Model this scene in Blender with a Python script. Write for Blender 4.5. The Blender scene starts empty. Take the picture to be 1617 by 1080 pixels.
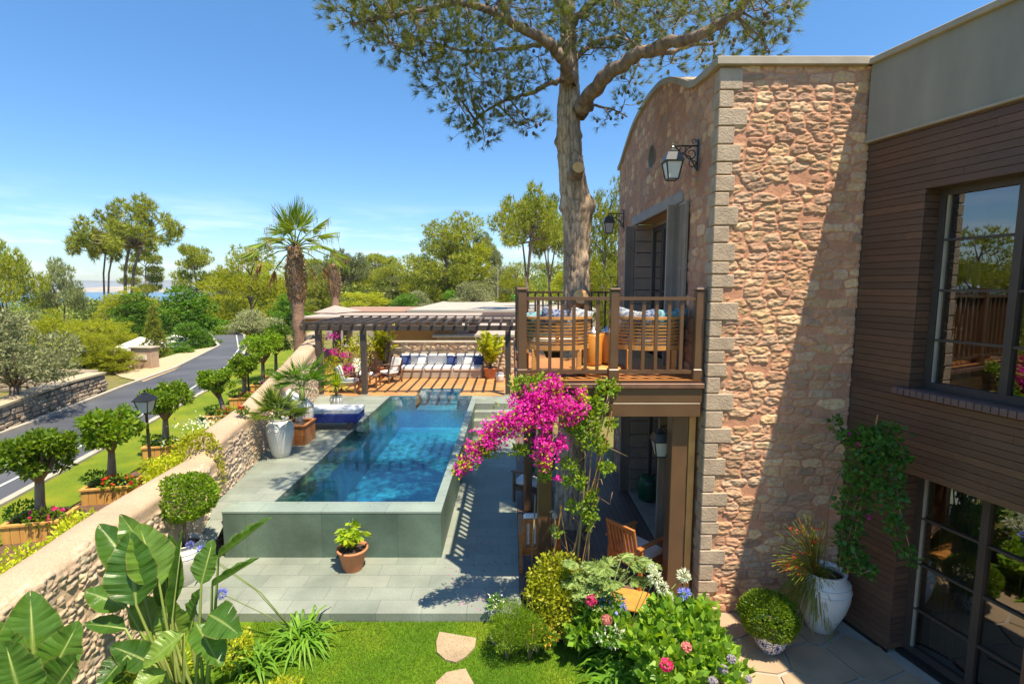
import bpy, math, random
import numpy as np
from mathutils import Vector, Matrix
R=math.radians; PI=math.pi
scene=bpy.context.scene; COL=scene.collection
H=4.3; PITCH=math.atan(90/808); CP,SP=math.cos(PITCH),math.sin(PITCH)
# ---- survey: measured directions of the place, used to find real positions of things
def ray(u,v):
    a=(u-808.5)/808; b=-(v-540)/808
    return (a,CP+b*SP,b*CP-SP)
def PZ(u,v,z):
    r=ray(u,v); t=(z-H)/r[2]; return Vector((r[0]*t,r[1]*t,z))
def PY(u,v,y):
    r=ray(u,v); t=y/r[1]; return Vector((r[0]*t,y,H+r[2]*t))
def PX(u,v,x):
    r=ray(u,v); t=x/r[0]; return Vector((x,r[1]*t,H+r[2]*t))

def tag(o,label=None,cat=None,group=None,kind=None):
    if label: o['label']=label
    if cat: o['category']=cat
    if group: o['group']=group
    if kind: o['kind']=kind
    return o
def empty(name,loc=(0,0,0),rz=0,label=None,cat=None,group=None,sc=1):
    o=bpy.data.objects.new(name,None); COL.objects.link(o); o.location=loc; o.rotation_euler=(0,0,rz)
    o.scale=(sc,sc,sc) if not isinstance(sc,tuple) else sc
    o.empty_display_size=.1
    return tag(o,label,cat,group)
def kids(o): return [c for c in COL.objects if c.parent==o]
def copy_tree(o,parent=None):
    ch=kids(o); c=o.copy(); COL.objects.link(c); c.parent=parent
    for k in ch: copy_tree(k,c)
    return c
def link(name,me,m=None,parent=None,world=False):
    o=bpy.data.objects.new(name,me); COL.objects.link(o)
    if m is not None:
        for x in (m if isinstance(m,(list,tuple)) else [m]): me.materials.append(x)
    if parent is not None:
        o.parent=parent
        if world: # coordinates were given in world space: bring them into the parent's frame
            p=parent; off=Vector((0,0,0))
            while p is not None: off+=p.location; p=p.parent
            o.location=-off
    return o
def np_mesh(name,V,F,mi=None,col=None,smooth=False,fv=None):
    """V (n,3), F (m,k) all same size k"""
    V=np.asarray(V,dtype=np.float32); F=np.asarray(F,dtype=np.int32); m,k=F.shape
    me=bpy.data.meshes.new(name); me.vertices.add(len(V)); me.vertices.foreach_set('co',V.ravel())
    me.loops.add(m*k); me.polygons.add(m)
    me.polygons.foreach_set('loop_start',np.arange(m,dtype=np.int32)*k)
    me.loops.foreach_set('vertex_index',F.ravel())
    if mi is not None: me.polygons.foreach_set('material_index',np.asarray(mi,dtype=np.int32))
    if smooth: me.polygons.foreach_set('use_smooth',np.ones(m,dtype=bool))
    me.update(calc_edges=True)
    if col is not None:
        at=me.color_attributes.new('Col','FLOAT_COLOR','POINT')
        c=np.ones((len(V),4),dtype=np.float32); c[:,:3]=col; at.data.foreach_set('color',c.ravel())
    return me
class MB:
    def __init__(s): s.v=[]; s.f=[]; s.m=[]; s.cur=0; s.sm=[]; s.smooth=False
    def add(s,vs,fs):
        n=len(s.v); s.v+= [tuple(x) for x in vs]; s.f+=[tuple(i+n for i in f) for f in fs]; s.m+=[s.cur]*len(fs); s.sm+=[s.smooth]*len(fs); return s
    def box(s,lo,hi,M=None,bev=0):
        (a,b,c),(d,e,f)=lo,hi
        if bev>0:
            # chamfered box
            vs=[];t=bev
            for x0,x1 in ((a,a+t),(d,d-t)):
                for y0,y1 in ((b,b+t),(e,e-t)):
                    for z0,z1 in ((c,c+t),(f,f-t)):
                        vs+= [(x0,y1,z1),(x1,y0,z1),(x1,y1,z0)]
            def ix(i,j,k,q): return ((i*2+j)*2+k)*3+q
            fs=[]
            for i in (0,1):
                q=[ix(i,0,0,0),ix(i,0,1,0),ix(i,1,1,0),ix(i,1,0,0)]; fs.append(q if i==0 else q[::-1])
                q=[ix(0,i,0,1),ix(1,i,0,1),ix(1,i,1,1),ix(0,i,1,1)]; fs.append(q if i==0 else q[::-1])
                q=[ix(0,0,i,2),ix(0,1,i,2),ix(1,1,i,2),ix(1,0,i,2)]; fs.append(q if i==0 else q[::-1])
            for i in (0,1):
                for j in (0,1):
                    q=[ix(i,j,0,0),ix(i,j,1,0),ix(i,j,1,1),ix(i,j,0,1)]; fs.append(q if (i^j) else q[::-1])
                    q=[ix(i,0,j,0),ix(i,1,j,0),ix(i,1,j,2),ix(i,0,j,2)]; fs.append(q[::-1] if (i^j) else q)
                    q=[ix(0,i,j,1),ix(1,i,j,1),ix(1,i,j,2),ix(0,i,j,2)]; fs.append(q if (i^j) else q[::-1])
                    for k in (0,1):
                        q=[ix(i,j,k,0),ix(i,j,k,1),ix(i,j,k,2)]; fs.append(q if (i^j^k) else q[::-1])
        else:
            vs=[(x,y,z) for x in (a,d) for y in (b,e) for z in (c,f)]
            fs=[(0,1,3,2),(4,6,7,5),(0,4,5,1),(2,3,7,6),(0,2,6,4),(1,5,7,3)]
        if M is not None: vs=[M@Vector(v) for v in vs]
        return s.add(vs,fs)
    def beam(s,p,q,w,h,up=(0,0,1)):
        p,q=Vector(p),Vector(q); d=(q-p).normalized(); u=Vector(up); x=d.cross(u)
        if x.length<1e-4: x=d.cross(Vector((1,0,0)))
        x.normalize(); z=x.cross(d)
        vs=[c+x*i*w/2+z*j*h/2 for c in (p,q) for i,j in ((-1,-1),(1,-1),(1,1),(-1,1))]
        return s.add(vs,[(0,1,2,3)[::-1],(4,5,6,7),(0,1,5,4),(1,2,6,5),(2,3,7,6),(3,0,4,7)])
    def tube(s,pts,rad,n=8,cap=True,wob=0,seed=0):
        pts=[Vector(p) for p in pts]; L=len(pts)
        if not isinstance(rad,(list,tuple)): rad=[rad]*L
        rs=random.Random(seed); vs=[]
        x=None
        for i,p in enumerate(pts):
            d=(pts[min(i+1,L-1)]-pts[max(i-1,0)]).normalized()
            if x is None:
                x=d.cross(Vector((0.3,1,.2))); 
                if x.length<.1: x=d.cross(Vector((1,0,0)))
            x=(x-d*x.dot(d)).normalized(); y=d.cross(x)
            for k in range(n):
                a=2*PI*k/n; r=rad[i]*(1+wob*(rs.random()-.5))
                vs.append(p+(x*math.cos(a)+y*math.sin(a))*r)
        fs=[(i*n+k,i*n+(k+1)%n,(i+1)*n+(k+1)%n,(i+1)*n+k) for i in range(L-1) for k in range(n)]
        if cap: fs+= [tuple(range(n))[::-1],tuple(range((L-1)*n,L*n))]
        return s.add(vs,fs)
    def lathe(s,prof,n=24,c=(0,0,0),cap=(True,False)):
        vs=[];L=len(prof)
        for r,z in prof:
            for k in range(n):
                a=2*PI*k/n; vs.append((c[0]+r*math.cos(a),c[1]+r*math.sin(a),c[2]+z))
        fs=[(i*n+k,i*n+(k+1)%n,(i+1)*n+(k+1)%n,(i+1)*n+k) for i in range(L-1) for k in range(n)]
        if cap[0]: fs.append(tuple(range(n))[::-1])
        if cap[1]: fs.append(tuple(range((L-1)*n,L*n)))
        return s.add(vs,fs)
    def poly(s,pts,z0,z1,cx=None):
        n=len(pts); vs=[(p[0],p[1],z0) for p in pts]+[(p[0],p[1],z1) for p in pts]
        ar=sum(pts[i][0]*pts[(i+1)%n][1]-pts[(i+1)%n][0]*pts[i][1] for i in range(n))
        fs=[tuple(range(n,2*n)),tuple(range(n))[::-1]]+[(i,(i+1)%n,n+(i+1)%n,n+i) for i in range(n)]
        if ar<0: fs=[f[::-1] for f in fs]
        return s.add(vs,fs)
    def build(s,name,m,parent=None,world=False):
        me=bpy.data.meshes.new(name); me.from_pydata(s.v,[],s.f)
        me.polygons.foreach_set('material_index',s.m); me.polygons.foreach_set('use_smooth',s.sm)
        me.update()
        return link(name,me,m,parent,world)
def S(mb):  # switch smooth shading on
    mb.smooth=True; return mb

# ---- noise -------------------------------------------------
def _h(ix,iy,seed):
    n=(ix.astype(np.int64)*374761393+iy.astype(np.int64)*668265263+seed*974711)&0x7fffffff
    n=((n^(n>>13))*1274126177)&0x7fffffff
    n=(n^(n>>16))&0xffff
    return n/65535.0
def vnoise(x,y,seed=0):
    ix=np.floor(x);iy=np.floor(y);fx=x-ix;fy=y-iy;fx=fx*fx*(3-2*fx);fy=fy*fy*(3-2*fy)
    a=_h(ix,iy,seed);b=_h(ix+1,iy,seed);c=_h(ix,iy+1,seed);d=_h(ix+1,iy+1,seed)
    return (a*(1-fx)+b*fx)*(1-fy)+(c*(1-fx)+d*fx)*fy
def fbm(x,y,seed=0,o=4):
    t=0;a=.5
    for i in range(o): t=t+a*vnoise(x*2**i,y*2**i,seed+i*17); a*=.5
    return t
def voro(x,y,seed=0,jit=.8):
    ix=np.floor(x);iy=np.floor(y); F1=np.full(x.shape,9.);F2=np.full(x.shape,9.);I1=np.zeros(x.shape)
    for dx in (-2,-1,0,1,2):
        for dy in (-1,0,1):
            cx=ix+dx;cy=iy+dy
            sh=(_h(cy,cy*0,seed+5)) # row shift
            px=cx+.5+sh*.9-.45+jit*(_h(cx,cy,seed)-.5);py=cy+.5+jit*.55*(_h(cx,cy,seed+1)-.5)
            d=np.maximum(abs(px-x)*.85,abs(py-y))*.6+.4*np.hypot(px-x,py-y)
            nid=_h(cx,cy,seed+2)
            nf=d<F1
            F2=np.where(nf,F1,np.minimum(F2,d)); I1=np.where(nf,nid,I1); F1=np.where(nf,d,F1)
    return F1,F2,I1
def sstep(a,b,x):
    t=np.clip((x-a)/(b-a),0,1); return t*t*(3-2*t)
PAL=np.array([[.46,.36,.25],[.40,.33,.25],[.50,.42,.28],[.36,.29,.22],[.44,.32,.24],[.52,.46,.34],[.33,.28,.23],[.42,.37,.30]])
def rubble(U,Vv,cw=.28,ch=.15,seed=1,depth=.03,mort=(.50,.235,.125),pal=PAL,rough=1.,gap=.1,cover=0.,warp=1.,stain=.3):
    """heights and albedo of a lime-mortared rubble wall; U,V in metres"""
    wx=U+.05*warp*(fbm(U*5,Vv*5,seed+3)-.5)*2; wy=Vv+.03*warp*(fbm(U*4+9,Vv*6,seed+4)-.5)*2
    big=fbm(U*.9,Vv*.9,seed+8,2)
    F1,F2,I=voro(wx/cw,wy/ch,seed)
    e=F2-F1+.10*(fbm(U*14,Vv*18,seed+6,3)-.5)
    st=sstep(gap*.6,gap*1.7,e)
    buried=(I*7.13%1)<cover; st=np.where(buried,st*.0,st)
    rg=fbm(U*16+I*50,Vv*34,seed+9,5)-.5
    rid=1-np.abs(2*fbm(U*9+I*31,Vv*26,seed+12,4)-1)
    hh=st*depth*(.35+.9*((I*3.7)%1))+st*depth*rough*(1.5*rg+.9*(rid-.6))
    hh=hh+(1-st)*depth*.55*(fbm(U*22,Vv*26,seed+14,4)-.5)
    k=(I*len(pal)*.999).astype(int); c=pal[k]*(.72+.5*((I*11.7)%1))[...,None]
    c=c*(.75+.5*fbm(U*30,Vv*40,seed+20,3))[...,None]; st_=sstep(.38,.62,fbm(U*3.1,Vv*4.3,seed+23,4))[...,None]*stain+stain*.35; c=c*(1-st_)+np.array(mort)*(.7+.6*fbm(U*18,Vv*24,seed+25,3))[...,None]*st_
    mt=np.array(mort)*(.78+.44*fbm(U*7,Vv*7,seed+21,4))[...,None]
    c=mt*(1-st[...,None])+c*st[...,None]
    return hh,c

# ---- materials ---------------------------------------------
def newmat(name):
    m=bpy.data.materials.new(name); m.use_nodes=True; nt=m.node_tree; nt.nodes.clear()
    out=nt.nodes.new('ShaderNodeOutputMaterial'); return m,nt,out
def N(nt,t,**kw):
    n=nt.nodes.new(t)
    for k,v in kw.items():
        if k.startswith('i_'):
            n.inputs[k[2:].replace('_',' ')].default_value=v
        else: setattr(n,k,v)
    return n
def rgb(c): return (c[0],c[1],c[2],1)
def mixc(nt,f,a,b,bt='MIX'):
    n=nt.nodes.new('ShaderNodeMix'); n.data_type='RGBA'; n.blend_type=bt
    for sock,val in ((n.inputs[0],f),(n.inputs[6],a),(n.inputs[7],b)):
        if hasattr(val,'links') or hasattr(val,'is_linked'): nt.links.new(val,sock)
        else: sock.default_value=val if not isinstance(val,tuple) or len(val)==4 else rgb(val)
    return n.outputs[2]
def noise(nt,scale,detail=5,coord=None,rough=.55):
    n=nt.nodes.new('ShaderNodeTexNoise'); n.inputs['Scale'].default_value=scale; n.inputs['Detail'].default_value=detail; n.inputs['Roughness'].default_value=rough
    if coord is not None: nt.links.new(coord,n.inputs['Vector'])
    return n.outputs['Fac']
def ramp(nt,fac,stops):
    n=nt.nodes.new('ShaderNodeValToRGB'); cr=n.color_ramp
    while len(cr.elements)<len(stops): cr.elements.new(.5)
    for e,(p,c) in zip(cr.elements,stops): e.position=p; e.color=rgb(c) if not isinstance(c,(int,float)) else (c,c,c,1)
    nt.links.new(fac,n.inputs[0]); return n.outputs[0]
def objco(nt,scale=(1,1,1),rot=(0,0,0)):
    t=nt.nodes.new('ShaderNodeTexCoord'); mp=nt.nodes.new('ShaderNodeMapping'); mp.inputs['Scale'].default_value=scale; mp.inputs['Rotation'].default_value=rot
    nt.links.new(t.outputs['Object'],mp.inputs['Vector']); return mp.outputs['Vector']
def bump(nt,h,strength=.3,dist=.01):
    b=nt.nodes.new('ShaderNodeBump'); b.inputs['Strength'].default_value=strength; b.inputs['Distance'].default_value=dist
    nt.links.new(h,b.inputs['Height']); return b.outputs['Normal']
def pbsdf(nt,out,col,rough=.6,nrm=None,metal=0,spec=.5,coat=0):
    p=nt.nodes.new('ShaderNodeBsdfPrincipled')
    for k,v in (('Base Color',col),('Roughness',rough)):
        if hasattr(v,'is_linked'): nt.links.new(v,p.inputs[k])
        else: p.inputs[k].default_value=rgb(v) if k=='Base Color' else v
    p.inputs['Metallic'].default_value=metal; p.inputs['Specular IOR Level'].default_value=spec; p.inputs['Coat Weight'].default_value=coat
    if nrm is not None: nt.links.new(nrm,p.inputs['Normal'])
    nt.links.new(p.outputs[0],out.inputs[0]); return p
_mc={}
def mat(name,c,c2=None,scale=6,rough=.6,bs=0,bd=.01,bscale=None,metal=0,stretch=(1,1,1),spec=.5,coat=0,lo=.35,hi=.65):
    if name in _mc: return _mc[name]
    m,nt,out=newmat(name); co=objco(nt,stretch)
    c2=c2 or tuple(x*.7 for x in c)
    f=noise(nt,scale,6,co); col=ramp(nt,f,[(lo,c),(hi,c2)])
    nr=bump(nt,noise(nt,bscale or scale*4,6,co),bs,bd) if bs else None
    pbsdf(nt,out,col,rough,nr,metal,spec,coat); _mc[name]=m; return m
def leafmat(name,cols,trans=.45,rough=.5,obj=.25,spec=.35):
    if name in _mc: return _mc[name]
    m,nt,out=newmat(name)
    g=nt.nodes.new('ShaderNodeNewGeometry'); n=len(cols)
    col=ramp(nt,g.outputs['Random Per Island'],[(i/(n-1) if n>1 else 0,c) for i,c in enumerate(cols)])
    oi=nt.nodes.new('ShaderNodeObjectInfo'); hs=nt.nodes.new('ShaderNodeHueSaturation')
    mr=N(nt,'ShaderNodeMapRange'); mr.inputs[3].default_value=1-obj; mr.inputs[4].default_value=1+obj; nt.links.new(oi.outputs['Random'],mr.inputs[0]); nt.links.new(mr.outputs[0],hs.inputs['Value'])
    nt.links.new(col,hs.inputs['Color']); col=hs.outputs[0]
    p=nt.nodes.new('ShaderNodeBsdfPrincipled'); nt.links.new(col,p.inputs['Base Color']); p.inputs['Roughness'].default_value=rough; p.inputs['Specular IOR Level'].default_value=spec
    t=nt.nodes.new('ShaderNodeBsdfTranslucent'); h2=nt.nodes.new('ShaderNodeHueSaturation'); h2.inputs['Value'].default_value=1.5; h2.inputs['Saturation'].default_value=1.1; h2.inputs['Hue'].default_value=.485
    nt.links.new(col,h2.inputs['Color']); nt.links.new(h2.outputs[0],t.inputs['Color'])
    mx=nt.nodes.new('ShaderNodeMixShader'); mx.inputs[0].default_value=trans
    nt.links.new(p.outputs[0],mx.inputs[1]); nt.links.new(t.outputs[0],mx.inputs[2]); nt.links.new(mx.outputs[0],out.inputs[0])
    _mc[name]=m; return m
def vcolmat(name,rough=.85,bs=.4,sc=60,bd=.01,gain=1.):
    m,nt,out=newmat(name); a=nt.nodes.new('ShaderNodeAttribute'); a.attribute_name='Col'
    co=objco(nt); f=noise(nt,sc,5,co); col=mixc(nt,1.0,a.outputs['Color'],ramp(nt,f,[(.3,.8*gain),(.7,1.15*gain)]),'MULTIPLY')
    pbsdf(nt,out,col,rough,bump(nt,f,bs,bd),spec=.25); return m
def glassmat(name,tint,ior=1.6,rough=.0,bs=0):
    m,nt,out=newmat(name); t=N(nt,'ShaderNodeBsdfTransparent'); t.inputs[0].default_value=rgb(tint)
    g=N(nt,'ShaderNodeBsdfGlossy'); g.inputs['Roughness'].default_value=rough
    f=N(nt,'ShaderNodeFresnel'); f.inputs[0].default_value=ior
    if bs:
        b=bump(nt,noise(nt,bs,2,objco(nt)),.05,.02); nt.links.new(b,g.inputs['Normal']); 
    mx=N(nt,'ShaderNodeMixShader'); nt.links.new(f.outputs[0],mx.inputs[0]); nt.links.new(t.outputs[0],mx.inputs[1]); nt.links.new(g.outputs[0],mx.inputs[2]); nt.links.new(mx.outputs[0],out.inputs[0]); return m

# ---- leaves -------------------------------------------------
RNG=np.random.default_rng(7)
def rdir(n,up=0.,rng=None):
    g=(rng or RNG).normal(size=(n,3)); g[:,2]+=up; return g/np.linalg.norm(g,axis=1,keepdims=True)
def leaves(P,D,L,W,rng=None,fold=.0,tipw=.45):
    """diamond leaves: base P, direction D, length L, width W -> (V,F)"""
    rng=rng or RNG; n=len(P); P=np.asarray(P,float); D=np.asarray(D,float)
    L=np.broadcast_to(np.asarray(L,float),(n,))[:,None]; W=np.broadcast_to(np.asarray(W,float),(n,))[:,None]
    S_=np.cross(D,rdir(n,rng=rng)); S_/=np.linalg.norm(S_,axis=1,keepdims=True)+1e-9
    Nn=np.cross(S_,D)
    m=P+D*L*tipw
    V=np.stack([P,m+S_*W/2+Nn*W*fold,P+D*L,m-S_*W/2+Nn*W*fold],1).reshape(-1,3)
    F=np.arange(n*4).reshape(n,4); return V,F
def tris(P,D,L,W,rng=None):
    rng=rng or RNG; n=len(P); L=np.broadcast_to(np.asarray(L,float),(n,))[:,None]; W=np.broadcast_to(np.asarray(W,float),(n,))[:,None]
    S_=np.cross(D,rdir(n,rng=rng)); S_/=np.linalg.norm(S_,axis=1,keepdims=True)+1e-9
    V=np.stack([P-S_*W/2,P+S_*W/2,P+D*L],1).reshape(-1,3); return V,np.arange(n*3).reshape(n,3)
def ball_pts(c,r,n,rng=None,shell=.55,lump=.25,seed=0):
    """points through a lumpy ellipsoid, denser towards its skin; returns pts, outward dirs"""
    rng=rng or RNG; d=rdir(n,rng=rng); k=5
    ld=rdir(k*3,rng=rng); b=np.zeros(n)
    for q in ld: b=np.maximum(b,np.clip((d@q-.75)/.25,0,1))
    rad=(shell+(1-shell)*rng.random(n)**.5)*(1-lump+lump*1.6*b)
    return np.asarray(c)+d*rad[:,None]*np.asarray(r),d
def bush(name,blobs,n,L,W,m,parent=None,world=False,seed=0,up=.4,droop=0,shell=.55,lump=.25,fold=.15,orgs=None):
    rng=np.random.default_rng(seed+11); tot=sum(b[1][0]*b[1][1]+b[1][0]*b[1][2]+b[1][1]*b[1][2] for b in blobs); Ps=[];Ds=[]
    for c,r in blobs:
        k=max(8,int(n*(r[0]*r[1]+r[0]*r[2]+r[1]*r[2])/tot)); p,d=ball_pts(c,r,k,rng,shell,lump); Ps.append(p); Ds.append(d)
    P=np.concatenate(Ps);D=np.concatenate(Ds); D=D*.8+rdir(len(P),up,rng); D[:,2]-=droop; D/=np.linalg.norm(D,axis=1,keepdims=True)
    k=len(P); V,F=leaves(P,D,L*(.7+.6*rng.random(k)),W*(.7+.6*rng.random(k)),rng,fold)
    return link(name,np_mesh(name,V,F),m,parent,world)
# materials of the place
M={}
M['bark']=mat('bark',(.30,.22,.16),(.13,.095,.075),5,.9,.9,.03,9,stretch=(2.2,2.2,.6))
M['bark_dark']=mat('bark_dark',(.17,.13,.10),(.08,.06,.05),8,.9,.6,.02,14)
M['bark_fresh']=mat('cut_wood',(.80,.50,.20),(.66,.36,.12),5,.7)
M['teak']=mat('teak',(.50,.20,.06),(.34,.12,.035),5,.45,.15,.004,20,stretch=(1,6,6))
M['teak_light']=mat('teak_light',(.62,.32,.10),(.50,.24,.07),5,.45,.15,.004,20)
M['teak_dark']=mat('teak_dark',(.20,.10,.06),(.12,.06,.04),6,.5)
M['brown_metal']=mat('brown_paint',(.135,.072,.036),(.11,.058,.03),3,.35,.05,.002,30)
M['brown_dark']=mat('brown_dark',(.075,.055,.045),(.055,.042,.035),4,.5,.2,.003,25)
M['shutter']=mat('shutter_paint',(.34,.28,.22),(.28,.23,.18),4,.5)
M['black']=mat('black_iron',(.018,.018,.02),(.012,.012,.012),8,.4)
M['lampglass']=mat('frosted_glass',(.62,.62,.60),(.55,.55,.54),4,.25)
M['white_glaze']=mat('white_glaze',(.72,.71,.67),(.62,.60,.55),3,.28,.1,.004,12,coat=.2)
M['terracotta']=mat('terracotta',(.52,.21,.095),(.44,.16,.07),4,.75,.15,.004,30)
M['soil']=mat('soil',(.06,.04,.028),(.035,.024,.018),20,.95,.6,.02)
M['cushion']=mat('white_cushion',(.80,.78,.74),(.74,.72,.69),3,.9,.2,.004,50)
M['blue_cloth']=mat('blue_cloth',(.035,.055,.28),(.03,.045,.22),4,.9,.2,.004,60)
M['navy']=mat('navy_cloth',(.03,.06,.20),(.03,.05,.16),4,.9)
M['stucco']=mat('stucco',(.33,.305,.25),(.235,.225,.195),2.2,.85,.3,.006,30,stretch=(1.2,1.2,.35),lo=.3,hi=.7)
M['coping']=mat('coping_stone',(.43,.37,.29),(.34,.29,.22),3,.8,.3,.006,40)
M['lintel']=mat('lintel_stone',(.36,.34,.31),(.30,.28,.26),3,.8,.2,.004,40)
M['quoin']=mat('cut_stone',(.50,.39,.28),(.38,.29,.21),7,.85,.8,.012,45)
M['plaster_cap']=mat('plaster_cap',(.55,.40,.27),(.40,.29,.20),2.2,.85,.4,.01,18)
M['wood_clad']=mat('brown_cladding',(.155,.072,.046),(.10,.047,.032),3,.42,.25,.003,30,stretch=(1,.15,4))
M['pinkroof']=mat('pale_roof',(.42,.34,.29),(.36,.29,.25),.6,.9)
M['greyroof']=mat('gravel_roof',(.40,.37,.32),(.35,.32,.28),.8,.95)
M['ochre']=mat('ochre_wall',(.55,.30,.10),(.48,.25,.08),1.2,.8)
M['soffit']=mat('orange_fascia',(.55,.24,.06),(.45,.19,.05),2,.7)
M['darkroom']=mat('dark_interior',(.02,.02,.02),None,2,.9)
M['canvas']=mat('canvas_white',(.75,.72,.68),(.70,.67,.62),2,.9)
M['wall_rubble']=vcolmat('rubble_stone',bs=.5,sc=55,bd=.012)
M['far_stone']=mat('far_stone',(.50,.36,.24),(.36,.25,.17),1.6,.9,.4,.02,8)
M['curtain']=mat('linen_curtain',(.45,.43,.40),(.33,.32,.30),3,.9,stretch=(12,12,.2))
M['glass']=glassmat('window_glass',(.45,.50,.50),2.8)
# foliage
M['pine']=leafmat('pine_needles',[(.22,.285,.03),(.32,.37,.035),(.14,.20,.03),(.41,.41,.045),(.22,.22,.055)],.35)
M['pine_hero']=leafmat('hero_needles',[(.11,.155,.04),(.19,.225,.04),(.07,.11,.035),(.31,.31,.045),(.09,.13,.05)],.3,obj=0)
M['pine_yellow']=leafmat('young_needles',[(.35,.40,.02),(.26,.33,.02),(.47,.46,.03),(.21,.265,.025)],.4)
M['pine_grey']=leafmat('grey_needles',[(.211,.266,.085),(.281,.323,.126),(.140,.183,.070),(.337,.309,.140)],.35)
M['broad']=leafmat('broad_leaves',[(.090,.225,.017),(.146,.315,.022),(.056,.146,.017),(.191,.338,.022)],.4)
M['citrus']=leafmat('citrus_leaves',[(.12,.24,.012),(.22,.36,.018),(.07,.15,.012),(.32,.42,.025)],.4)
M['olive']=leafmat('olive_leaves',[(.27,.30,.13),(.18,.21,.09),(.37,.38,.18),(.13,.16,.07)],.25)
M['boxwood']=leafmat('box_leaves',[(.14,.27,.012),(.22,.36,.015),(.075,.16,.01),(.30,.43,.02)],.4)
M['yellowleaf']=leafmat('yellow_leaves',[(.48,.52,.025),(.33,.42,.02),(.60,.58,.035),(.22,.31,.02)],.4)
M['climber']=leafmat('climber_leaves',[(.07,.22,.03),(.10,.28,.04),(.05,.15,.025),(.13,.33,.04)],.4)
M['lime']=leafmat('lime_leaves',[(.30,.45,.02),(.42,.52,.03),(.20,.34,.02)],.45)
M['bract']=leafmat('magenta_bracts',[(.55,.01,.30),(.72,.03,.42),(.34,.005,.20),(.80,.10,.48),(.48,.01,.26)],.35,rough=.7)
M['petal_pink']=leafmat('pink_petals',[(.75,.03,.18),(.85,.08,.28),(.65,.02,.12)],.3,rough=.7)
M['petal_pale']=leafmat('pale_pink_petals',[(.72,.28,.26),(.62,.20,.20),(.70,.40,.30)],.3,rough=.7)
M['petal_white']=leafmat('white_petals',[(.80,.80,.66),(.72,.76,.60),(.62,.72,.45)],.3,rough=.7)
M['petal_blue']=leafmat('blue_petals',[(.25,.28,.75),(.35,.38,.82),(.20,.22,.62)],.3,rough=.7)
M['petal_red']=leafmat('red_petals',[(.75,.03,.015),(.62,.015,.02),(.80,.12,.02)],.3,rough=.7)
M['strap']=leafmat('strap_leaves',[(.12,.28,.02),(.20,.38,.03),(.08,.20,.02)],.35)
M['fan']=leafmat('fan_leaves',[(.14,.24,.03),(.24,.34,.03),(.09,.17,.03),(.36,.40,.04)],.35)
M['deadfrond']=leafmat('dead_fronds',[(.42,.24,.08),(.30,.17,.07),(.50,.32,.12)],.3)
M['stem']=mat('green_stem',(.16,.22,.05),(.12,.16,.04),5,.6)
M['woodstem']=mat('woody_stem',(.34,.24,.13),(.22,.15,.08),8,.85,.4,.005,30)
M['hay']=leafmat('ochre_grass',[(.55,.38,.08),(.42,.28,.06),(.35,.34,.06)],.3)

def islmat(name,cols,rough=.9,sc=18,st=(1,1,1),bs=.7,bd=.03,lo=.7,hi=1.2):
    m,nt,out=newmat(name); g=nt.nodes.new('ShaderNodeNewGeometry'); c=ramp(nt,g.outputs['Random Per Island'],[(i/(len(cols)-1),x) for i,x in enumerate(cols)]); n_=noise(nt,sc,5,objco(nt,st)); n2=noise(nt,.9,4,objco(nt)); c=mixc(nt,1.,c,ramp(nt,n_,[(.3,lo),(.7,hi)]),'MULTIPLY'); c=mixc(nt,1.,c,ramp(nt,n2,[(.3,.85),(.7,1.12)]),'MULTIPLY'); pbsdf(nt,out,c,rough,bump(nt,n_,bs,bd)); return m
M['clad_boards']=islmat('brown_boards',[(.135,.070,.043),(.108,.058,.037),(.16,.083,.048),(.09,.05,.034),(.13,.072,.046)],.45,14,(1,1,9),.3,.003,.75,1.15)
def tilemat(name,c1,c2,mortar,w,h,ms=.006,rot=0,rough=.55,off=.5,nz=.35,bs=.15):
    m,nt,out=newmat(name); co=objco(nt,rot=(0,0,rot))
    b=nt.nodes.new('ShaderNodeTexBrick'); nt.links.new(co,b.inputs['Vector']); b.offset=off
    for k,v in (('Scale',1),('Mortar Size',ms),('Brick Width',w),('Row Height',h),('Mortar Smooth',.1),('Bias',0)): b.inputs[k].default_value=v
    b.inputs['Color1'].default_value=rgb(c1); b.inputs['Color2'].default_value=rgb(c2); b.inputs['Mortar'].default_value=rgb(mortar)
    n1=noise(nt,1.3,6,objco(nt)); n2=noise(nt,35,4,objco(nt))
    c=mixc(nt,1.0,b.outputs['Color'],ramp(nt,n1,[(.25,1-nz),(.75,1+nz*.6)]),'MULTIPLY')
    c=mixc(nt,1.0,c,ramp(nt,n2,[(.3,.9),(.7,1.08)]),'MULTIPLY')
    rr=ramp(nt,n1,[(.3,rough-.12),(.7,rough+.15)])
    pbsdf(nt,out,c,rr,bump(nt,n2,bs,.004)); return m
def sheet(name,pts,z,m,kind='structure',z0=None,parent=None):
    b=MB()
    if z0 is None: b.add([(p[0],p[1],z) for p in pts],[tuple(range(len(pts)))])
    else: b.poly(pts,z0,z)
    o=b.build(name,m,parent); 
    if z0 is None:
        import bmesh
        bm=bmesh.new(); bm.from_mesh(o.data); bmesh.ops.recalc_face_normals(bm,faces=bm.faces)
        for f in bm.faces:
            if f.normal.z<0: f.normal_flip()
        bm.to_mesh(o.data); bm.free()
    return tag(o,kind=kind)
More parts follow.
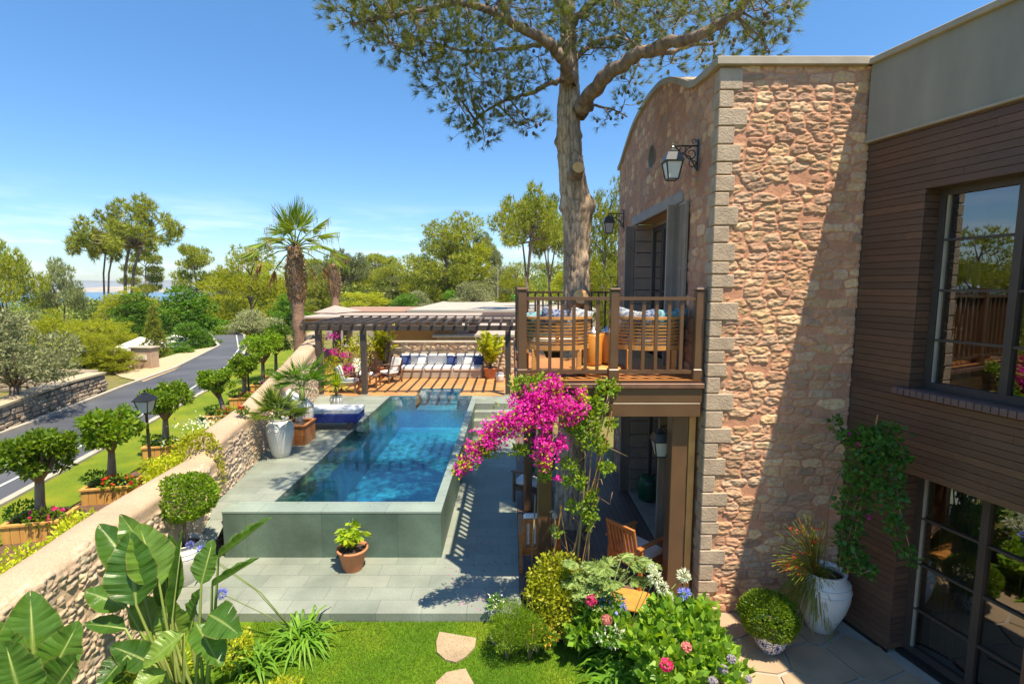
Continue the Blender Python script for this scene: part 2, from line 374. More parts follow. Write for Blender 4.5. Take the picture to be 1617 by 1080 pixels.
# ---------------- paving & decks
M['slate']=tilemat('slate_paving',(.27,.295,.25),(.215,.25,.212),(.14,.16,.14),.6,.3,.004,off=.33,nz=.28)
M['slate_wall']=tilemat('slate_cladding',(.125,.18,.13),(.095,.15,.115),(.06,.09,.075),1.2,.38,.003,nz=.5)
M['slate_cope']=tilemat('slate_coping',(.27,.33,.28),(.24,.30,.26),(.12,.15,.13),1.0,.5,.004,nz=.2,rough=.35)
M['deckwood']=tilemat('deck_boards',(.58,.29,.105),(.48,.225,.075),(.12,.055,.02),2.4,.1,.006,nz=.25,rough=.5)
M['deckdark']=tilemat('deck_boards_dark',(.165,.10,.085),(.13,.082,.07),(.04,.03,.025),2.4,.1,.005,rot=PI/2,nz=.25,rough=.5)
M['balcdeck']=tilemat('balcony_boards',(.55,.24,.07),(.47,.19,.055),(.08,.035,.02),2.4,.11,.006,nz=.2,rough=.45)
# grass
def grassmat(name,c):
    m,nt,out=newmat(name); co=objco(nt); n1=noise(nt,1.1,5,co); n2=noise(nt,60,6,co)
    a=ramp(nt,n1,[(.3,c[0]),(.5,c[1]),(.7,c[2])]); b=mixc(nt,1.,a,ramp(nt,n2,[(.3,.6),(.7,1.3)]),'MULTIPLY')
    pbsdf(nt,out,b,.85,bump(nt,n2,.8,.02),spec=.2); return m
M['lawn']=grassmat('lawn_turf',[(.055,.135,.006),(.095,.19,.007),(.17,.235,.012)])
M['verge']=grassmat('verge_turf',[(.09,.15,.008),(.15,.205,.01),(.25,.25,.014)])
M['scrub']=grassmat('scrub_ground',[(.10,.13,.03),(.20,.17,.06),(.13,.16,.03)])
# terrain: one sheet to the horizon, dug out under the garden
OUT=.72
def terrain_z(x,y):
    r=np.hypot(x,y)
    z=OUT+0*x
    z=np.where(r>60,OUT-(r-60)*.035,z)
    z=z+np.where(r>90,(fbm(x*.008,y*.008,3)-.47)*np.clip((r-150)*.03,0,8),0)
    z=z-2.6*np.clip((-x-16.5)/6,0,1)*np.clip((y-19)/6,0,1)
    d=np.clip((x+5.6)/.5,0,1)*np.clip((20.5-y)/.5,0,1)
    z=z*(1-d)+(-.30)*d
    return np.maximum(z,-45)
th=np.linspace(0,2*PI,361)[:-1]; rr=np.concatenate([np.linspace(.5,24,64),np.geomspace(25,2600,70)])
TT,RR=np.meshgrid(th,rr); X=RR*np.cos(TT); Y=RR*np.sin(TT); Z=terrain_z(X,Y)
Vt=np.stack([X,Y,Z],-1).reshape(-1,3); nr,nt_=X.shape
i,j=np.meshgrid(np.arange(nr-1),np.arange(nt_),indexing='ij'); j2=(j+1)%nt_
Ft=np.stack([i*nt_+j,(i+1)*nt_+j,(i+1)*nt_+j2,i*nt_+j2],-1).reshape(-1,4)
tag(link('ground',np_mesh('ground',Vt,Ft,smooth=True),M['scrub']),kind='structure')
sheet('ground_centre',[(-.6,-.6),(.6,-.6),(.6,.6),(-.6,.6)],-.28,M['scrub'])
# sea and far hills
def seamat():
    m,nt,out=newmat('sea_water'); co=objco(nt); n=noise(nt,.02,5,co); c=ramp(nt,noise(nt,.0012,4,co),[(.35,(.035,.15,.27)),(.65,(.05,.20,.32))])
    pbsdf(nt,out,c,.35,bump(nt,n,.3,.5),spec=.4); return m
b=MB(); b.add([(-16000,600,-30),(16000,600,-30),(16000,24000,-30),(-16000,24000,-30)],[(0,1,2,3)]); tag(b.build('sea',seamat()),kind='structure')
def hills(name,pts,y,depth,m,seed,zb=-32):
    n=160; us=np.linspace(0,1,n); xs=np.interp(us,np.linspace(0,1,len(pts)),[p[0] for p in pts]); hs=np.interp(us,np.linspace(0,1,len(pts)),[p[1] for p in pts])
    hs=hs*(.8+.4*fbm(us*14,us*0,seed)); prof=[(0,0),(.15,.35),(.35,.8),(.5,1),(.7,.7),(1,0)]
    V=[];
    for (a,h) in prof:
        V.append(np.stack([xs,y+depth*a+0*xs,zb+hs*h*(1+.15*(fbm(us*30+a*9,us*0+a*5,seed+1)-.5))],-1))
    V=np.concatenate(V); k=len(prof); i,j=np.meshgrid(np.arange(k-1),np.arange(n-1),indexing='ij')
    F=np.stack([i*n+j,i*n+j+1,(i+1)*n+j+1,(i+1)*n+j],-1).reshape(-1,4)
    return tag(link(name,np_mesh(name,V,F,smooth=True),m),kind='structure')
M['hill']=mat('hill_scrub',(.10,.12,.09),(.15,.14,.10),.004,.95,lo=.4,hi=.6)
M['sand']=mat('sand_shore',(.48,.38,.26),(.30,.26,.16),.01,.95)
hills('far_hills',[(-7600,45),(-6200,88),(-5000,96),(-4000,118),(-3300,104),(-2600,96),(-1900,80),(-1200,60),(0,60),(900,40)],6200,1800,M['hill'],3)
hills('headland',[(-2500,5),(-2300,16),(-2150,26),(-1980,33),(-1840,20),(-1700,12),(-1520,3)],2500,350,M['sand'],5)
# ---- lawn and terraces
sheet('lawn',[(-5.3,0.5),(3.2,.5),(3.2,6.31),(-5.3,6.31)],-.12,M['lawn'],z0=-.3)
YF,YB=6.31,16.15
sheet('terrace',[(-5.25,YF),(.12,YF),(.12,14.2),(-1.12,14.2),(-1.12,7.7),(-4.56,7.7),(-4.56,7.75),(-5.25,7.75)],0,M['slate'],z0=-.28)
b=MB()
for k in range(4): # steps up to the upper terrace
    b.box((-.918,14.2+.3*k,0),(.9,16.14,.19*(k+1)-.0),None)
b=MB()
for k in range(4):
    b.box((-1.113,14.2+.3*k,-.02 if k==0 else .19*k+.001),(.9,16.14,.19*(k+1)))
tag(b.build('terrace_steps',M['slate']),kind='structure')
# small ramp between garden wall and pool box
b=MB(); b.add([(-5.35,6.9,.004),(-4.56,6.9,.004),(-4.56,8.07,.758),(-5.25,8.07,.758)],[(0,1,2,3)]); tag(b.build('ramp_paving',M['slate']),kind='structure')
# upper terrace left of the pool
sheet('upper_terrace',[(-6.35,YB),(-6.0,12.2),(-5.5,9.7),(-5.2,8.07),(-3.915,8.07),(-3.915,YB)],.76,M['slate'],z0=.2)
sheet('wood_deck',[(-7.6,16.152),(-3.1,16.152),(-3.1,17.3),(-1.7,17.3),(-1.7,16.152),(1.4,16.152),(1.4,21.0),(-8.6,21.0)],.765,M['deckwood'],z0=.4)
# ---- pool
pool=empty('swimming_pool',(-2.8,7.9,0),0,'raised rectangular pool clad in green slate with still blue water','swimming pool')
b=MB(); b.box((-4.56,7.7,-.02),(-1.12,7.73,.735)); b.box((-1.15,7.73,-.02),(-1.12,YB,.735)); b.box((-4.56,7.73,-.02),(-4.53,8.07,.735))
b.build('outer_wall',M['slate_wall'],pool,True)
b=MB(); b.box((-4.565,7.695,.735),(-1.115,8.07,.762)); b.box((-1.27,8.07,.735),(-1.115,YB,.762)); b.build('coping',M['slate_cope'],pool,True)
m,nt,out=newmat('pool_mosaic'); co=objco(nt)
vor=nt.nodes.new('ShaderNodeTexVoronoi'); vor.inputs['Scale'].default_value=28; nt.links.new(co,vor.inputs['Vector'])
sx=nt.nodes.new('ShaderNodeSeparateXYZ'); nt.links.new(co,sx.inputs[0])
c0=ramp(nt,noise(nt,.8,4,co),[(.35,(.02,.17,.32)),(.65,(.06,.36,.46))])
c0=mixc(nt,1.,c0,ramp(nt,vor.outputs['Color'],[(.2,.75),(.8,1.2)]),'MULTIPLY'); pbsdf(nt,out,c0,.3); M['mosaic']=m
m,nt,out=newmat('pool_ledge_tile'); pbsdf(nt,out,ramp(nt,noise(nt,3,5,objco(nt)),[(.3,(.06,.13,.10)),(.7,(.10,.18,.14))]),.4); M['ledge']=m
b=MB(); b.add([(-3.57,8.07,-.27),(-1.27,8.07,-.285),(-1.27,YB,-.285),(-3.57,YB,-.27)],[(0,1,2,3)])
b.add([(-1.27,8.07,-.285),(-1.27,YB,-.285),(-1.27,YB,.735),(-1.27,8.07,.735)],[(0,3,2,1)])
b.add([(-3.57,8.07,-.27),(-3.57,YB,-.27),(-3.57,YB,.60),(-3.57,8.07,.60)],[(0,1,2,3)])
b.add([(-3.57,8.071,-.27),(-1.27,8.071,-.285),(-1.27,8.071,.735),(-3.57,8.071,.735)],[(0,1,2,3)])
b.add([(-3.9,YB,-.27),(-3.1,YB,-.27),(-3.1,YB,.76),(-3.9,YB,.76)],[(0,1,2,3)])
b.add([(-1.7,YB,-.7),(-1.27,YB,-.7),(-1.27,YB,.76),(-1.7,YB,.76)],[(0,1,2,3)])
b.add([(-3.1,17.298,.2),(-1.7,17.298,.2),(-1.7,17.298,.76),(-3.1,17.298,.76)],[(0,1,2,3)])
b.add([(-3.1,YB,.3),(-1.7,YB,.3),(-1.7,17.3,.3),(-3.1,17.3,.3)],[(0,1,2,3)])
b.add([(-3.1,YB,-.7),(-1.7,YB,-.7),(-1.7,YB,.3),(-3.1,YB,.3)],[(0,1,2,3)])
b.build('basin',M['mosaic'],pool,True)
b=MB(); b.box((-3.914,8.072,.45),(-3.572,YB-.002,.60)); b.build('ledge',M['ledge'],pool,True)
m,nt,out=newmat('pool_water'); t=N(nt,'ShaderNodeBsdfTransparent'); t.inputs[0].default_value=(.56,.80,.90,1)
g=N(nt,'ShaderNodeBsdfGlossy'); g.inputs['Roughness'].default_value=.0; g.inputs[0].default_value=(1,1,1,1)
f=N(nt,'ShaderNodeFresnel'); f.inputs[0].default_value=1.4
co=objco(nt,(1.6,3.2,1)); sx=nt.nodes.new('ShaderNodeSeparateXYZ'); nt.links.new(objco(nt),sx.inputs[0])
amp=N(nt,'ShaderNodeMapRange'); amp.inputs[1].default_value=4.5; amp.inputs[2].default_value=6.0; amp.inputs[3].default_value=.5; amp.inputs[4].default_value=.03; nt.links.new(sx.outputs['Y'],amp.inputs[0])
wn=noise(nt,3.2,3,co,.5); bm_=nt.nodes.new('ShaderNodeBump'); bm_.inputs['Distance'].default_value=.05; nt.links.new(amp.outputs[0],bm_.inputs['Strength']); nt.links.new(wn,bm_.inputs['Height'])
nt.links.new(bm_.outputs[0],g.inputs['Normal']); nt.links.new(bm_.outputs[0],f.inputs['Normal'])
mx=N(nt,'ShaderNodeMixShader'); nt.links.new(f.outputs[0],mx.inputs[0]); nt.links.new(t.outputs[0],mx.inputs[1]); nt.links.new(g.outputs[0],mx.inputs[2]); nt.links.new(mx.outputs[0],out.inputs[0])
b=MB(); b.add([(-3.914,8.07,.742),(-1.27,8.07,.742),(-1.27,YB,.742),(-3.914,YB,.742)],[(0,1,2,3)]); b.add([(-3.1,YB,.742),(-1.7,YB,.742),(-1.7,17.298,.742),(-3.1,17.298,.742)],[(0,1,2,3)])
b.build('water',m,pool,True)
# dark deck beneath the balcony
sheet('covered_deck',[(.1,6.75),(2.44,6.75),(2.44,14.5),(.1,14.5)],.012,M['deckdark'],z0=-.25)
# ---- road, verge, bed
M['asphalt']=mat('asphalt',(.095,.10,.115),(.055,.06,.072),.55,.75,.5,.006,160)
M['roadpaint']=mat('road_paint',(.55,.56,.55),(.42,.43,.42),12,.7)
M['kerb']=mat('kerb_stone',(.42,.38,.31),(.34,.31,.26),5,.85,.3,.005)
M['mulch']=mat('bark_mulch',(.20,.11,.065),(.10,.055,.035),34,.95,1.0,.03,70,lo=.4,hi=.6)
M['gravel']=mat('gravel_verge',(.52,.40,.25),(.42,.31,.18),9,.95,.6,.02,90)
zr=OUT+.02
near=[(-7.7,3.5),(-8.35,8.0),(-9.1,11.5),(-10.3,16.75),(-12.1,22.3),(-14.8,28),(-19,36),(-26,45)]
far_=[(-10.9,3.5),(-11.4,8.0),(-12.3,12.9),(-13.5,17.6),(-14.3,21.5),(-17.0,29.6),(-22.5,38),(-31,47)]
def band(name,a,c,z,m,z0=None,kind='structure'):
    return sheet(name,a+c[::-1],z,m,kind,z0)
band('road',near,far_,zr,M['asphalt'])
line=[(n[0]*.80+f[0]*.20,n[1]*.80+f[1]*.20) for n,f in zip(near,far_)]
b=MB()
for a,c in zip(line[:-2],line[1:-1]): b.beam((a[0],a[1],zr+.006),(c[0],c[1],zr+.006),.07,.004)
tag(b.build('road_line',M['roadpaint']),kind='structure')
def shift(pl,d): return [(p[0]+d,p[1]) for p in pl]
b=MB()
for pl,s in ((near,1),(far_,-1)):
    for a,c in zip(pl[:-1],pl[1:]): b.beam((a[0]+s*.08,a[1],zr+.03),(c[0]+s*.08,c[1],zr+.03),.14,.1)
tag(b.build('kerb',M['kerb']),kind='structure')
bedL=[(-6.75,3.5),(-7.1,8.0),(-7.45,11.5),(-8.35,16.75),(-9.5,22.3),(-11.5,28)]
band('verge',bedL,[(p[0]+.15,p[1]) for p in near[:6]],OUT+.05,M['verge'])
wallo=[(-5.0,3.0),(-5.3,8.0),(-5.9,12.2),(-6.6,16.75),(-8.3,22.3),(-9.5,28)]
band('planting_bed',wallo,bedL,OUT+.03,M['mulch'])
sheet('gravel_lay_by',[(-13.6,18.6),(-14.2,21.3),(-17.2,29.4),(-17.6,27.4),(-16.9,23.6),(-16.9,21.2),(-15.2,19.6)],OUT+.035,M['gravel'])
# flagstone path by the glazed door
M['flag']=mat('flagstone',(.42,.31,.20),(.30,.22,.145),1.6,.8,.4,.006,30)
sheet('mortar_bed',[(2.0,1.2),(6.2,1.2),(6.2,6.4),(2.46,6.345),(1.75,6.2)],-.018,M['kerb'],z0=-.25)
rs=random.Random(5); b=MB()
import itertools
pts=[(2.0+.62*i+rs.uniform(-.14,.14)+.3*(j%2),1.6+.55*j+rs.uniform(-.12,.12)) for i in range(6) for j in range(9)]
def clip(poly,p,q):
    mx_,my=(p[0]+q[0])/2,(p[1]+q[1])/2; nx,ny=q[0]-p[0],q[1]-p[1]; out=[]
    f=lambda a:(a[0]-mx_)*nx+(a[1]-my)*ny
    for a,c in zip(poly,poly[1:]+poly[:1]):
        fa,fc=f(a),f(c)
        if fa<=0: out.append(a)
        if (fa<0)!=(fc<0) and abs(fa-fc)>1e-9:
            t=fa/(fa-fc); out.append((a[0]+(c[0]-a[0])*t,a[1]+(c[1]-a[1])*t))
    return out
for p in pts:
    poly=[(p[0]-.6,p[1]-.6),(p[0]+.6,p[1]-.6),(p[0]+.6,p[1]+.6),(p[0]-.6,p[1]+.6)]
    for q in pts:
        if q!=p and poly: poly=clip(poly,p,q)
    if len(poly)<3: continue
    if poly:
        for (pp,qq) in (((0,6.31),(0,6.37)),((5,5.0),(5+.9686*.02,5.0+.2487*.02))):
            pass
    cx=sum(a[0] for a in poly)/len(poly); cy=sum(a[1] for a in poly)/len(poly)
    def inside(a): return a[1]<6.33 and a[0]<4.30+(6.3-a[1])*.2568-.03 and a[0]>1.9-(a[1]-6.2)*0
    poly=[(cx+(a[0]-cx)*.93,cy+(a[1]-cy)*.93) for a in poly]
    poly=[(min(max(a[0],2.02),4.24+(6.3-a[1])*.2568),min(a[1],6.3)) for a in poly]
    if inside((cx,cy)): b.poly(poly,-.02,rs.uniform(-.004,.006))
tag(b.build('flagstone_path',M['flag']),kind='structure')
# ---- garden rubble wall
def garden_wall():
    path=[(-4.2,1.0,1.5),(-4.62,3.0,1.5),(-4.85,4.5,1.48),(-5.06,6.4,1.5),(-5.2,8.28,1.45),(-5.22,8.42,1.72),(-5.36,9.3,1.76),(-5.62,10.9,1.78),(-5.9,12.4,1.95),(-6.15,14.1,2.15),(-6.55,16.2,2.4),(-7.1,18.3,2.45),(-8.2,21,2.4)]
    ps=np.array(path); seg=np.hypot(np.diff(ps[:,0]),np.diff(ps[:,1])); s=np.concatenate([[0],np.cumsum(seg)])
    ds=.022; S_=np.arange(0,s[-1],ds); cx=np.interp(S_,s,ps[:,0]); cy=np.interp(S_,s,ps[:,1]); zt=np.interp(S_,s,ps[:,2])
    k=np.ones(25)/25
    sm=lambda a:np.convolve(np.pad(a,12,mode='edge'),k,'valid')
    cx=sm(cx);cy=sm(cy); zt=np.convolve(np.pad(zt,3,mode='edge'),np.ones(7)/7,'valid')+.035*(fbm(S_*1.4,S_*0,5)-.5)
    tx=np.gradient(cx);ty=np.gradient(cy);l=np.hypot(tx,ty);nx=ty/l;ny=-tx/l   # towards the pool
    # profile: (offset, height rel: 0..1 face, then cap)
    nf=110; nc=34; no=10
    off=[];hz=[];capw=[];prx=[];prz=[]
    for i in range(nf): f=i/(nf-1); off.append(.36-.09*f); hz.append(('f',f)); capw.append(sstep(.90,.97,f)); prx.append(1);prz.append(.1)
    for i in range(1,nc+1):
        a=PI*i/(nc+1); off.append(.27*math.cos(a)); hz.append(('c',math.sin(a)**.8)); capw.append(1.); prx.append(math.cos(a));prz.append(math.sin(a))
    for i in range(no): f=i/(no-1); off.append(-.27-.03*f); hz.append(('f',1-f)); capw.append(0.6); prx.append(-1);prz.append(.1)
    off=np.array(off);capw=np.array(capw,float);prx=np.array(prx);prz=np.array(prz)
    base=-.15; n=len(S_); K=len(off)
    face_top=zt-.14
    Zg=np.zeros((n,K))
    for j,(t,f) in enumerate(hz):
        Zg[:,j]= base+(face_top-base)*f if t=='f' else face_top+.14*f
    arc=np.zeros((n,K)); 
    Xg=cx[:,None]+nx[:,None]*off[None]; Yg=cy[:,None]+ny[:,None]*off[None]
    d3=np.sqrt(np.diff(Xg,axis=1)**2+np.diff(Yg,axis=1)**2+np.diff(Zg,axis=1)**2); arc[:,1:]=np.cumsum(d3,axis=1)
    U=np.repeat(S_[:,None],K,1)
    hh,c=rubble(U,arc,.14,.075,31,.015,mort=(.58,.42,.29),pal=PAL*1.3,rough=2.2,cover=.12,gap=.12,warp=1.8,stain=.5)
    capn=.02*(fbm(U*3,arc*3,77)-.5)+.006*(fbm(U*20,arc*20,78)-.5)
    ragged=np.clip(capw[None]+ .9*(fbm(U*2.2,arc*0,79)-.5)*((capw[None]>0)&(capw[None]<1)),0,1)
    # patches where the plaster has worn off near the shoulder
    wear=sstep(.52,.60,fbm(U*1.6,arc*2.6,80,3))*(arc>arc[:,nf-14][:,None])*(arc<arc[:,nf+9][:,None])
    w=np.clip(ragged*(1-.85*wear),0,1)
    disp=hh*(1-w)+capn*w
    cc=np.array([.47,.345,.235])*(.80+.35*fbm(U*2.3,arc*2.3,81,5))[...,None]
    c=c*(1-w[...,None])+cc*w[...,None]
    Xg=Xg+nx[:,None]*prx[None]*disp; Yg=Yg+ny[:,None]*prx[None]*disp; Zg=Zg+prz[None]*disp
    V=np.stack([Xg,Yg,Zg],-1).reshape(-1,3)
    i,j=np.meshgrid(np.arange(n-1),np.arange(K-1),indexing='ij')
    F=np.stack([i*K+j,(i+1)*K+j,(i+1)*K+j+1,i*K+j+1],-1).reshape(-1,4)
    o=link('garden_wall',np_mesh('garden_wall',V,F,col=c.reshape(-1,3)),M['wall_rubble'])
    tag(o,'long rubble stone garden wall with a smooth rounded plaster top along the pool terrace','wall')
garden_wall()
X0,Y0=2.46,6.35; YBK=12.0
house=empty('stone_house',(X0,Y0,0),0,'two storey rubble stone house with a curved gable and pale corner stones','house')
# front wall as true relief
def relief(name,u0,u1,v0,v1,st,fn,seed,parent,keep=None,**kw):
    U,Vv=np.meshgrid(np.arange(u0,u1+st/2,st),np.arange(v0,v1+st/2,st),indexing='ij')
    hh,c=rubble(U,Vv,seed=seed,**kw); P=fn(U,Vv,hh); n,K=U.shape
    i,j=np.meshgrid(np.arange(n-1),np.arange(K-1),indexing='ij')
    F=np.stack([i*K+j,(i+1)*K+j,(i+1)*K+j+1,i*K+j+1],-1).reshape(-1,4)
    if keep is not None:
        kk=keep(U[:-1,:-1]+st/2,Vv[:-1,:-1]+st/2).reshape(-1); F=F[kk]
    return link(name,np_mesh(name,P.reshape(-1,3),F,col=c.reshape(-1,3)),M['wall_rubble'],parent,True)
MORT=(.57,.285,.175)
PALH=PAL*1.35*np.array([1.08,.85,.69])
relief('front_wall',X0+.01,4.34,-.15,6.86,.0105,lambda U,V,h:np.stack([U,Y0-h*sstep(X0+.16,X0+.22,U)+.004*(U<X0+.16),V],-1),41,house,cw=.25,ch=.115,depth=.011,rough=1.6,mort=MORT,cover=.05,gap=.10,pal=PALH,stain=.30,warp=1.35)
gp=[(1137,107.6),(1096.4,142),(1077.7,133.4),(1060.5,130.6),(1046,136.3),(1029,155),(1014.6,177.9),(1003,200.9),(991.7,232.4),(983,261),(974.4,275.5)]
GP=[PX(u,v,X0) for u,v in gp]; gy=[p.y for p in GP]; gz=[p.z for p in GP]
gy[0]=Y0; gy[-1]=YBK; gz[0]=6.85
print('gable',[(round(a,2),round(b_,2)) for a,b_ in zip(gy,gz)])
UO=(7.62,10.3,2.95,5.48); LO=(7.7,10.3,-.2,2.32); OC=(9.28,6.54,.2)
def gkeep(U,V):
    k=V<np.interp(U,gy,gz)+.01
    for a in (UO,LO): k&=~((U>a[0])&(U<a[1])&(V>a[2])&(V<a[3]))
    k&=np.hypot(U-OC[0],V-OC[1])>OC[2]
    return k
relief('gable_wall',Y0+.01,YBK,-.15,max(gz)+.02,.018,lambda U,V,h:np.stack([X0-h*.8*sstep(Y0+.13,Y0+.18,U)+.004*(U<Y0+.13),U,V],-1),57,house,gkeep,cw=.24,ch=.16,depth=.016,rough=1.2,mort=(.50,.26,.17),cover=.12,gap=.12,pal=PALH,stain=.45)
# dressed corner stones
rs=random.Random(3); z=-.1; k=0
while z<6.8:
    hq=rs.uniform(.15,.235) if z<6.5 else 6.84-z
    long=k%2==0; wx=rs.uniform(.22,.34) if long else rs.uniform(.14,.21); wy=rs.uniform(.20,.26) if not long else rs.uniform(.12,.16)
    b=MB(); a=.010+rs.random()*.006; b.box((X0-a,Y0-a-.010,z+.006),(X0+wx,Y0+wy,min(z+hq,6.845)-.006),bev=.010)
    b.build('corner_stone',M['quoin'],house,True); z+=hq; k+=1
# coping, body, roof
def strip_xs(name,path,x0,x1,th,m,parent):
    b=MB(); n=len(path)
    for i in range(n):
        y,z=path[i]; ya,za=path[max(i-1,0)]; yb,zb=path[min(i+1,n-1)]
        dy,dz=yb-ya,zb-za; l=math.hypot(dy,dz); ny,nz=-dz/l,dy/l
        b.v+=[(x0,y,z),(x1,y,z),(x1,y+ny*th,z+nz*th),(x0,y+ny*th,z+nz*th)]
    for i in range(n-1):
        a=i*4; c=a+4
        for q in ((0,1,5,4),(1,2,6,5),(2,3,7,6),(3,0,4,7)): b.f.append(tuple(a+(t if t<4 else t) for t in q)); b.m.append(0); b.sm.append(False)
    b.f.append((0,3,2,1)); b.f.append(tuple(4*(n-1)+t for t in (0,1,2,3))); b.m+=[0,0]; b.sm+=[False,False]
    return b.build(name,m,parent,True)
# smooth arch
yy=np.linspace(Y0+.02,YBK+.03,60); zz=np.interp(yy,gy,gz); zz2=np.convolve(np.pad(zz,2,mode='edge'),np.ones(5)/5,'valid'); zz2[:3]=zz[:3]
strip_xs('coping',[(y,z) for y,z in zip(yy,zz2)],X0-.06,X0+.30,.085,M['coping'],house)
b=MB(); b.box((X0-.07,Y0-.075,6.852),(4.36,Y0+.35,6.945),bev=.008); b.build('coping',M['coping'],house,True)
b=MB(); b.box((X0+.32,Y0+.36,6.55),(9,YBK,6.72)); b.build('roof',M['coping'],house,True)
# vault behind the arch
b=MB()
for y0,z0,y1,z1 in zip(yy[:-1],zz2[:-1],yy[1:],zz2[1:]): b.add([(X0+.3,y0,z0-.02),(6,y0,z0-.02),(6,y1,z1-.02),(X0+.3,y1,z1-.02)],[(0,1,2,3)])
b.build('vault_roof',M['coping'],house,True)
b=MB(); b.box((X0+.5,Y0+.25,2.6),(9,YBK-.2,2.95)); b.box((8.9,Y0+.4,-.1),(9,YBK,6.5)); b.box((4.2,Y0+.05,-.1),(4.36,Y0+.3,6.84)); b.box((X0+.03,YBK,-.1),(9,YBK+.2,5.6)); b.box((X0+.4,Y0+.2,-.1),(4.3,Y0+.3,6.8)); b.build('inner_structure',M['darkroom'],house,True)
# door surrounds
def opening(o,depth,zb):
    y0,y1,z0,z1=o
    for y,s in ((y1,1),(y0,-1)):
        b=MB(); zc=z0
        while zc<z1-.02:
            zn=min(zc+rs.uniform(.2,.3),z1); b.box((X0-.012,y if s>0 else y-.12,zc+.006),(X0+depth,y+.12 if s>0 else y,zn-.006),bev=.008); zc=zn
        b.build('jamb_stones',M['gable_jamb'],house,True)['kind']='stuff'
    b=MB(); b.box((X0+.02,y0,z1-.0),(X0+depth,y1,z1+.10)); b.build('soffit',M['soffit_stone'],house,True)
M['gable_jamb']=mat('jamb_stone',(.44,.33,.24),(.34,.27,.21),4,.85,.6,.01,30); M['soffit_stone']=mat('soffit_stone',(.5,.34,.2),(.4,.28,.17),4,.85)
opening(UO,.36,2.95); opening(LO,.40,0)
b=MB(); b.box((X0-.035,UO[0]-.12,UO[3]),(X0+.06,UO[1]+.28,UO[3]+.17),bev=.012); b.build('lintel',M['lintel'],house,True)
b=MB(); b.box((X0-.02,LO[0]-.1,LO[3]),(X0+.06,LO[1]+.1,LO[3]+.14),bev=.012); b.build('lintel',M['lintel'],house,True)
# round window
b=MB(); n=28; ring=[]
for k in range(n):
    a=2*PI*k/n; ring.append((math.cos(a),math.sin(a)))
vs=[(X0+dx,OC[0]+c*r,OC[1]+s*r) for dx,r in ((-.02,.215),(-.02,.19),(.2,.19)) for c,s in ring]
b.add(vs,[(i*n+k,i*n+(k+1)%n,(i+1)*n+(k+1)%n,(i+1)*n+k) for i in (0,1) for k in range(n)])
wd=b.build('round_window',M['lintel'],house,True)
b=MB(); b.add([(X0+.12,OC[0]+c*.2,OC[1]+s*.2) for c,s in ring],[tuple(range(n))]); o=b.build('pane',M['glass'],None); o.parent=wd
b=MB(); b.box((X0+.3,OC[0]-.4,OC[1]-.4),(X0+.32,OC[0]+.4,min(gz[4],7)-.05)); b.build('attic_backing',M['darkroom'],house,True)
# french doors in both openings
def french(o,x,z0):
    y0,y1,_,z1=o; n=4; w=(y1-y0)/n
    fr=MB(); fr.box((x-.03,y0,z1-.07),(x+.03,y1,z1)); fr.box((x-.03,y0,z0),(x+.03,y0+.06,z1-.07)); fr.box((x-.03,y1-.06,z0),(x+.03,y1,z1-.07))
    fr.build('door_frame',M['shutter'],house,True)
    for i in range(n):
        a=y0+.06+(y1-y0-.12)*i/n; c=y0+.06+(y1-y0-.12)*(i+1)/n
        b=MB(); b.box((x-.025,a+.005,z0+.01),(x+.025,a+.075,z1-.08)); b.box((x-.025,c-.075,z0+.01),(x+.025,c-.005,z1-.08)); b.box((x-.024,a+.075,z0+.01),(x+.024,c-.075,z0+.25)); b.box((x-.024,a+.075,z1-.17),(x+.024,c-.075,z1-.08)); b.box((x-.02,a+.075,z0+1.2),(x+.02,c-.075,z0+1.23))
        d=b.build('door_leaf',M['brown_dark'],house,True)
        g=MB(); g.add([(x,a+.07,z0+.24),(x,c-.07,z0+.24),(x,c-.07,z1-.16),(x,a+.07,z1-.16)],[(0,1,2,3)]); q=g.build('pane',M['glass'],None); q.parent=d
        if i in (1,2):
            hb=MB(); hb.tube([(x-.06,(c-.04) if i==1 else a+.04,z0+1.0),(x-.06,(c-.04) if i==1 else a+.04,z0+1.18)],.012,6); hb.tube([(x-.0,(c-.04) if i==1 else a+.04,z0+1.08),(x-.06,(c-.04) if i==1 else a+.04,z0+1.08)],.008,6); q=hb.build('handle',M['coping'],None); q.parent=d
french(UO,X0+.34,2.96); french(LO,X0+.38,.02)
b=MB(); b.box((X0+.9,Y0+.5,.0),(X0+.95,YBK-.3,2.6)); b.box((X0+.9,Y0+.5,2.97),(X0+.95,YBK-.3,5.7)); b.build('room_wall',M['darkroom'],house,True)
b=MB(); b.box((X0-.03,LO[0]-.02,.001),(X0+.9,LO[1]+.02,.03)); b.build('threshold',M['kerb'],house,True)
def shutter(x0,y0,x1,y1,z0,z1,name='shutter'):
    """panelled leaf standing between two plan points"""
    p,q=Vector((x0,y0,0)),Vector((x1,y1,0)); d=(q-p); L=d.length; a=math.atan2(d.y,d.x)
    Mx=Matrix.Translation((x0,y0,0))@Matrix.Rotation(a,4,'Z'); b=MB(); w=.035
    b.box((0,-.018,z0),(w,.018,z1),Mx); b.box((L-w,-.018,z0),(L,.018,z1),Mx); b.box((L/2-w*.35,-.017,z0),(L/2+w*.35,.017,z1),Mx)
    hh=z1-z0
    for f in (0,.33,.62,.985): b.box((w,-.016,z0+hh*f),(L-w,.016,z0+hh*f+.05 if f<.9 else z1),Mx)
    b.box((w,-.006,z0+.03),(L-w,.006,z1-.03),Mx)
    return b.build(name,M['shutter'],house,True)
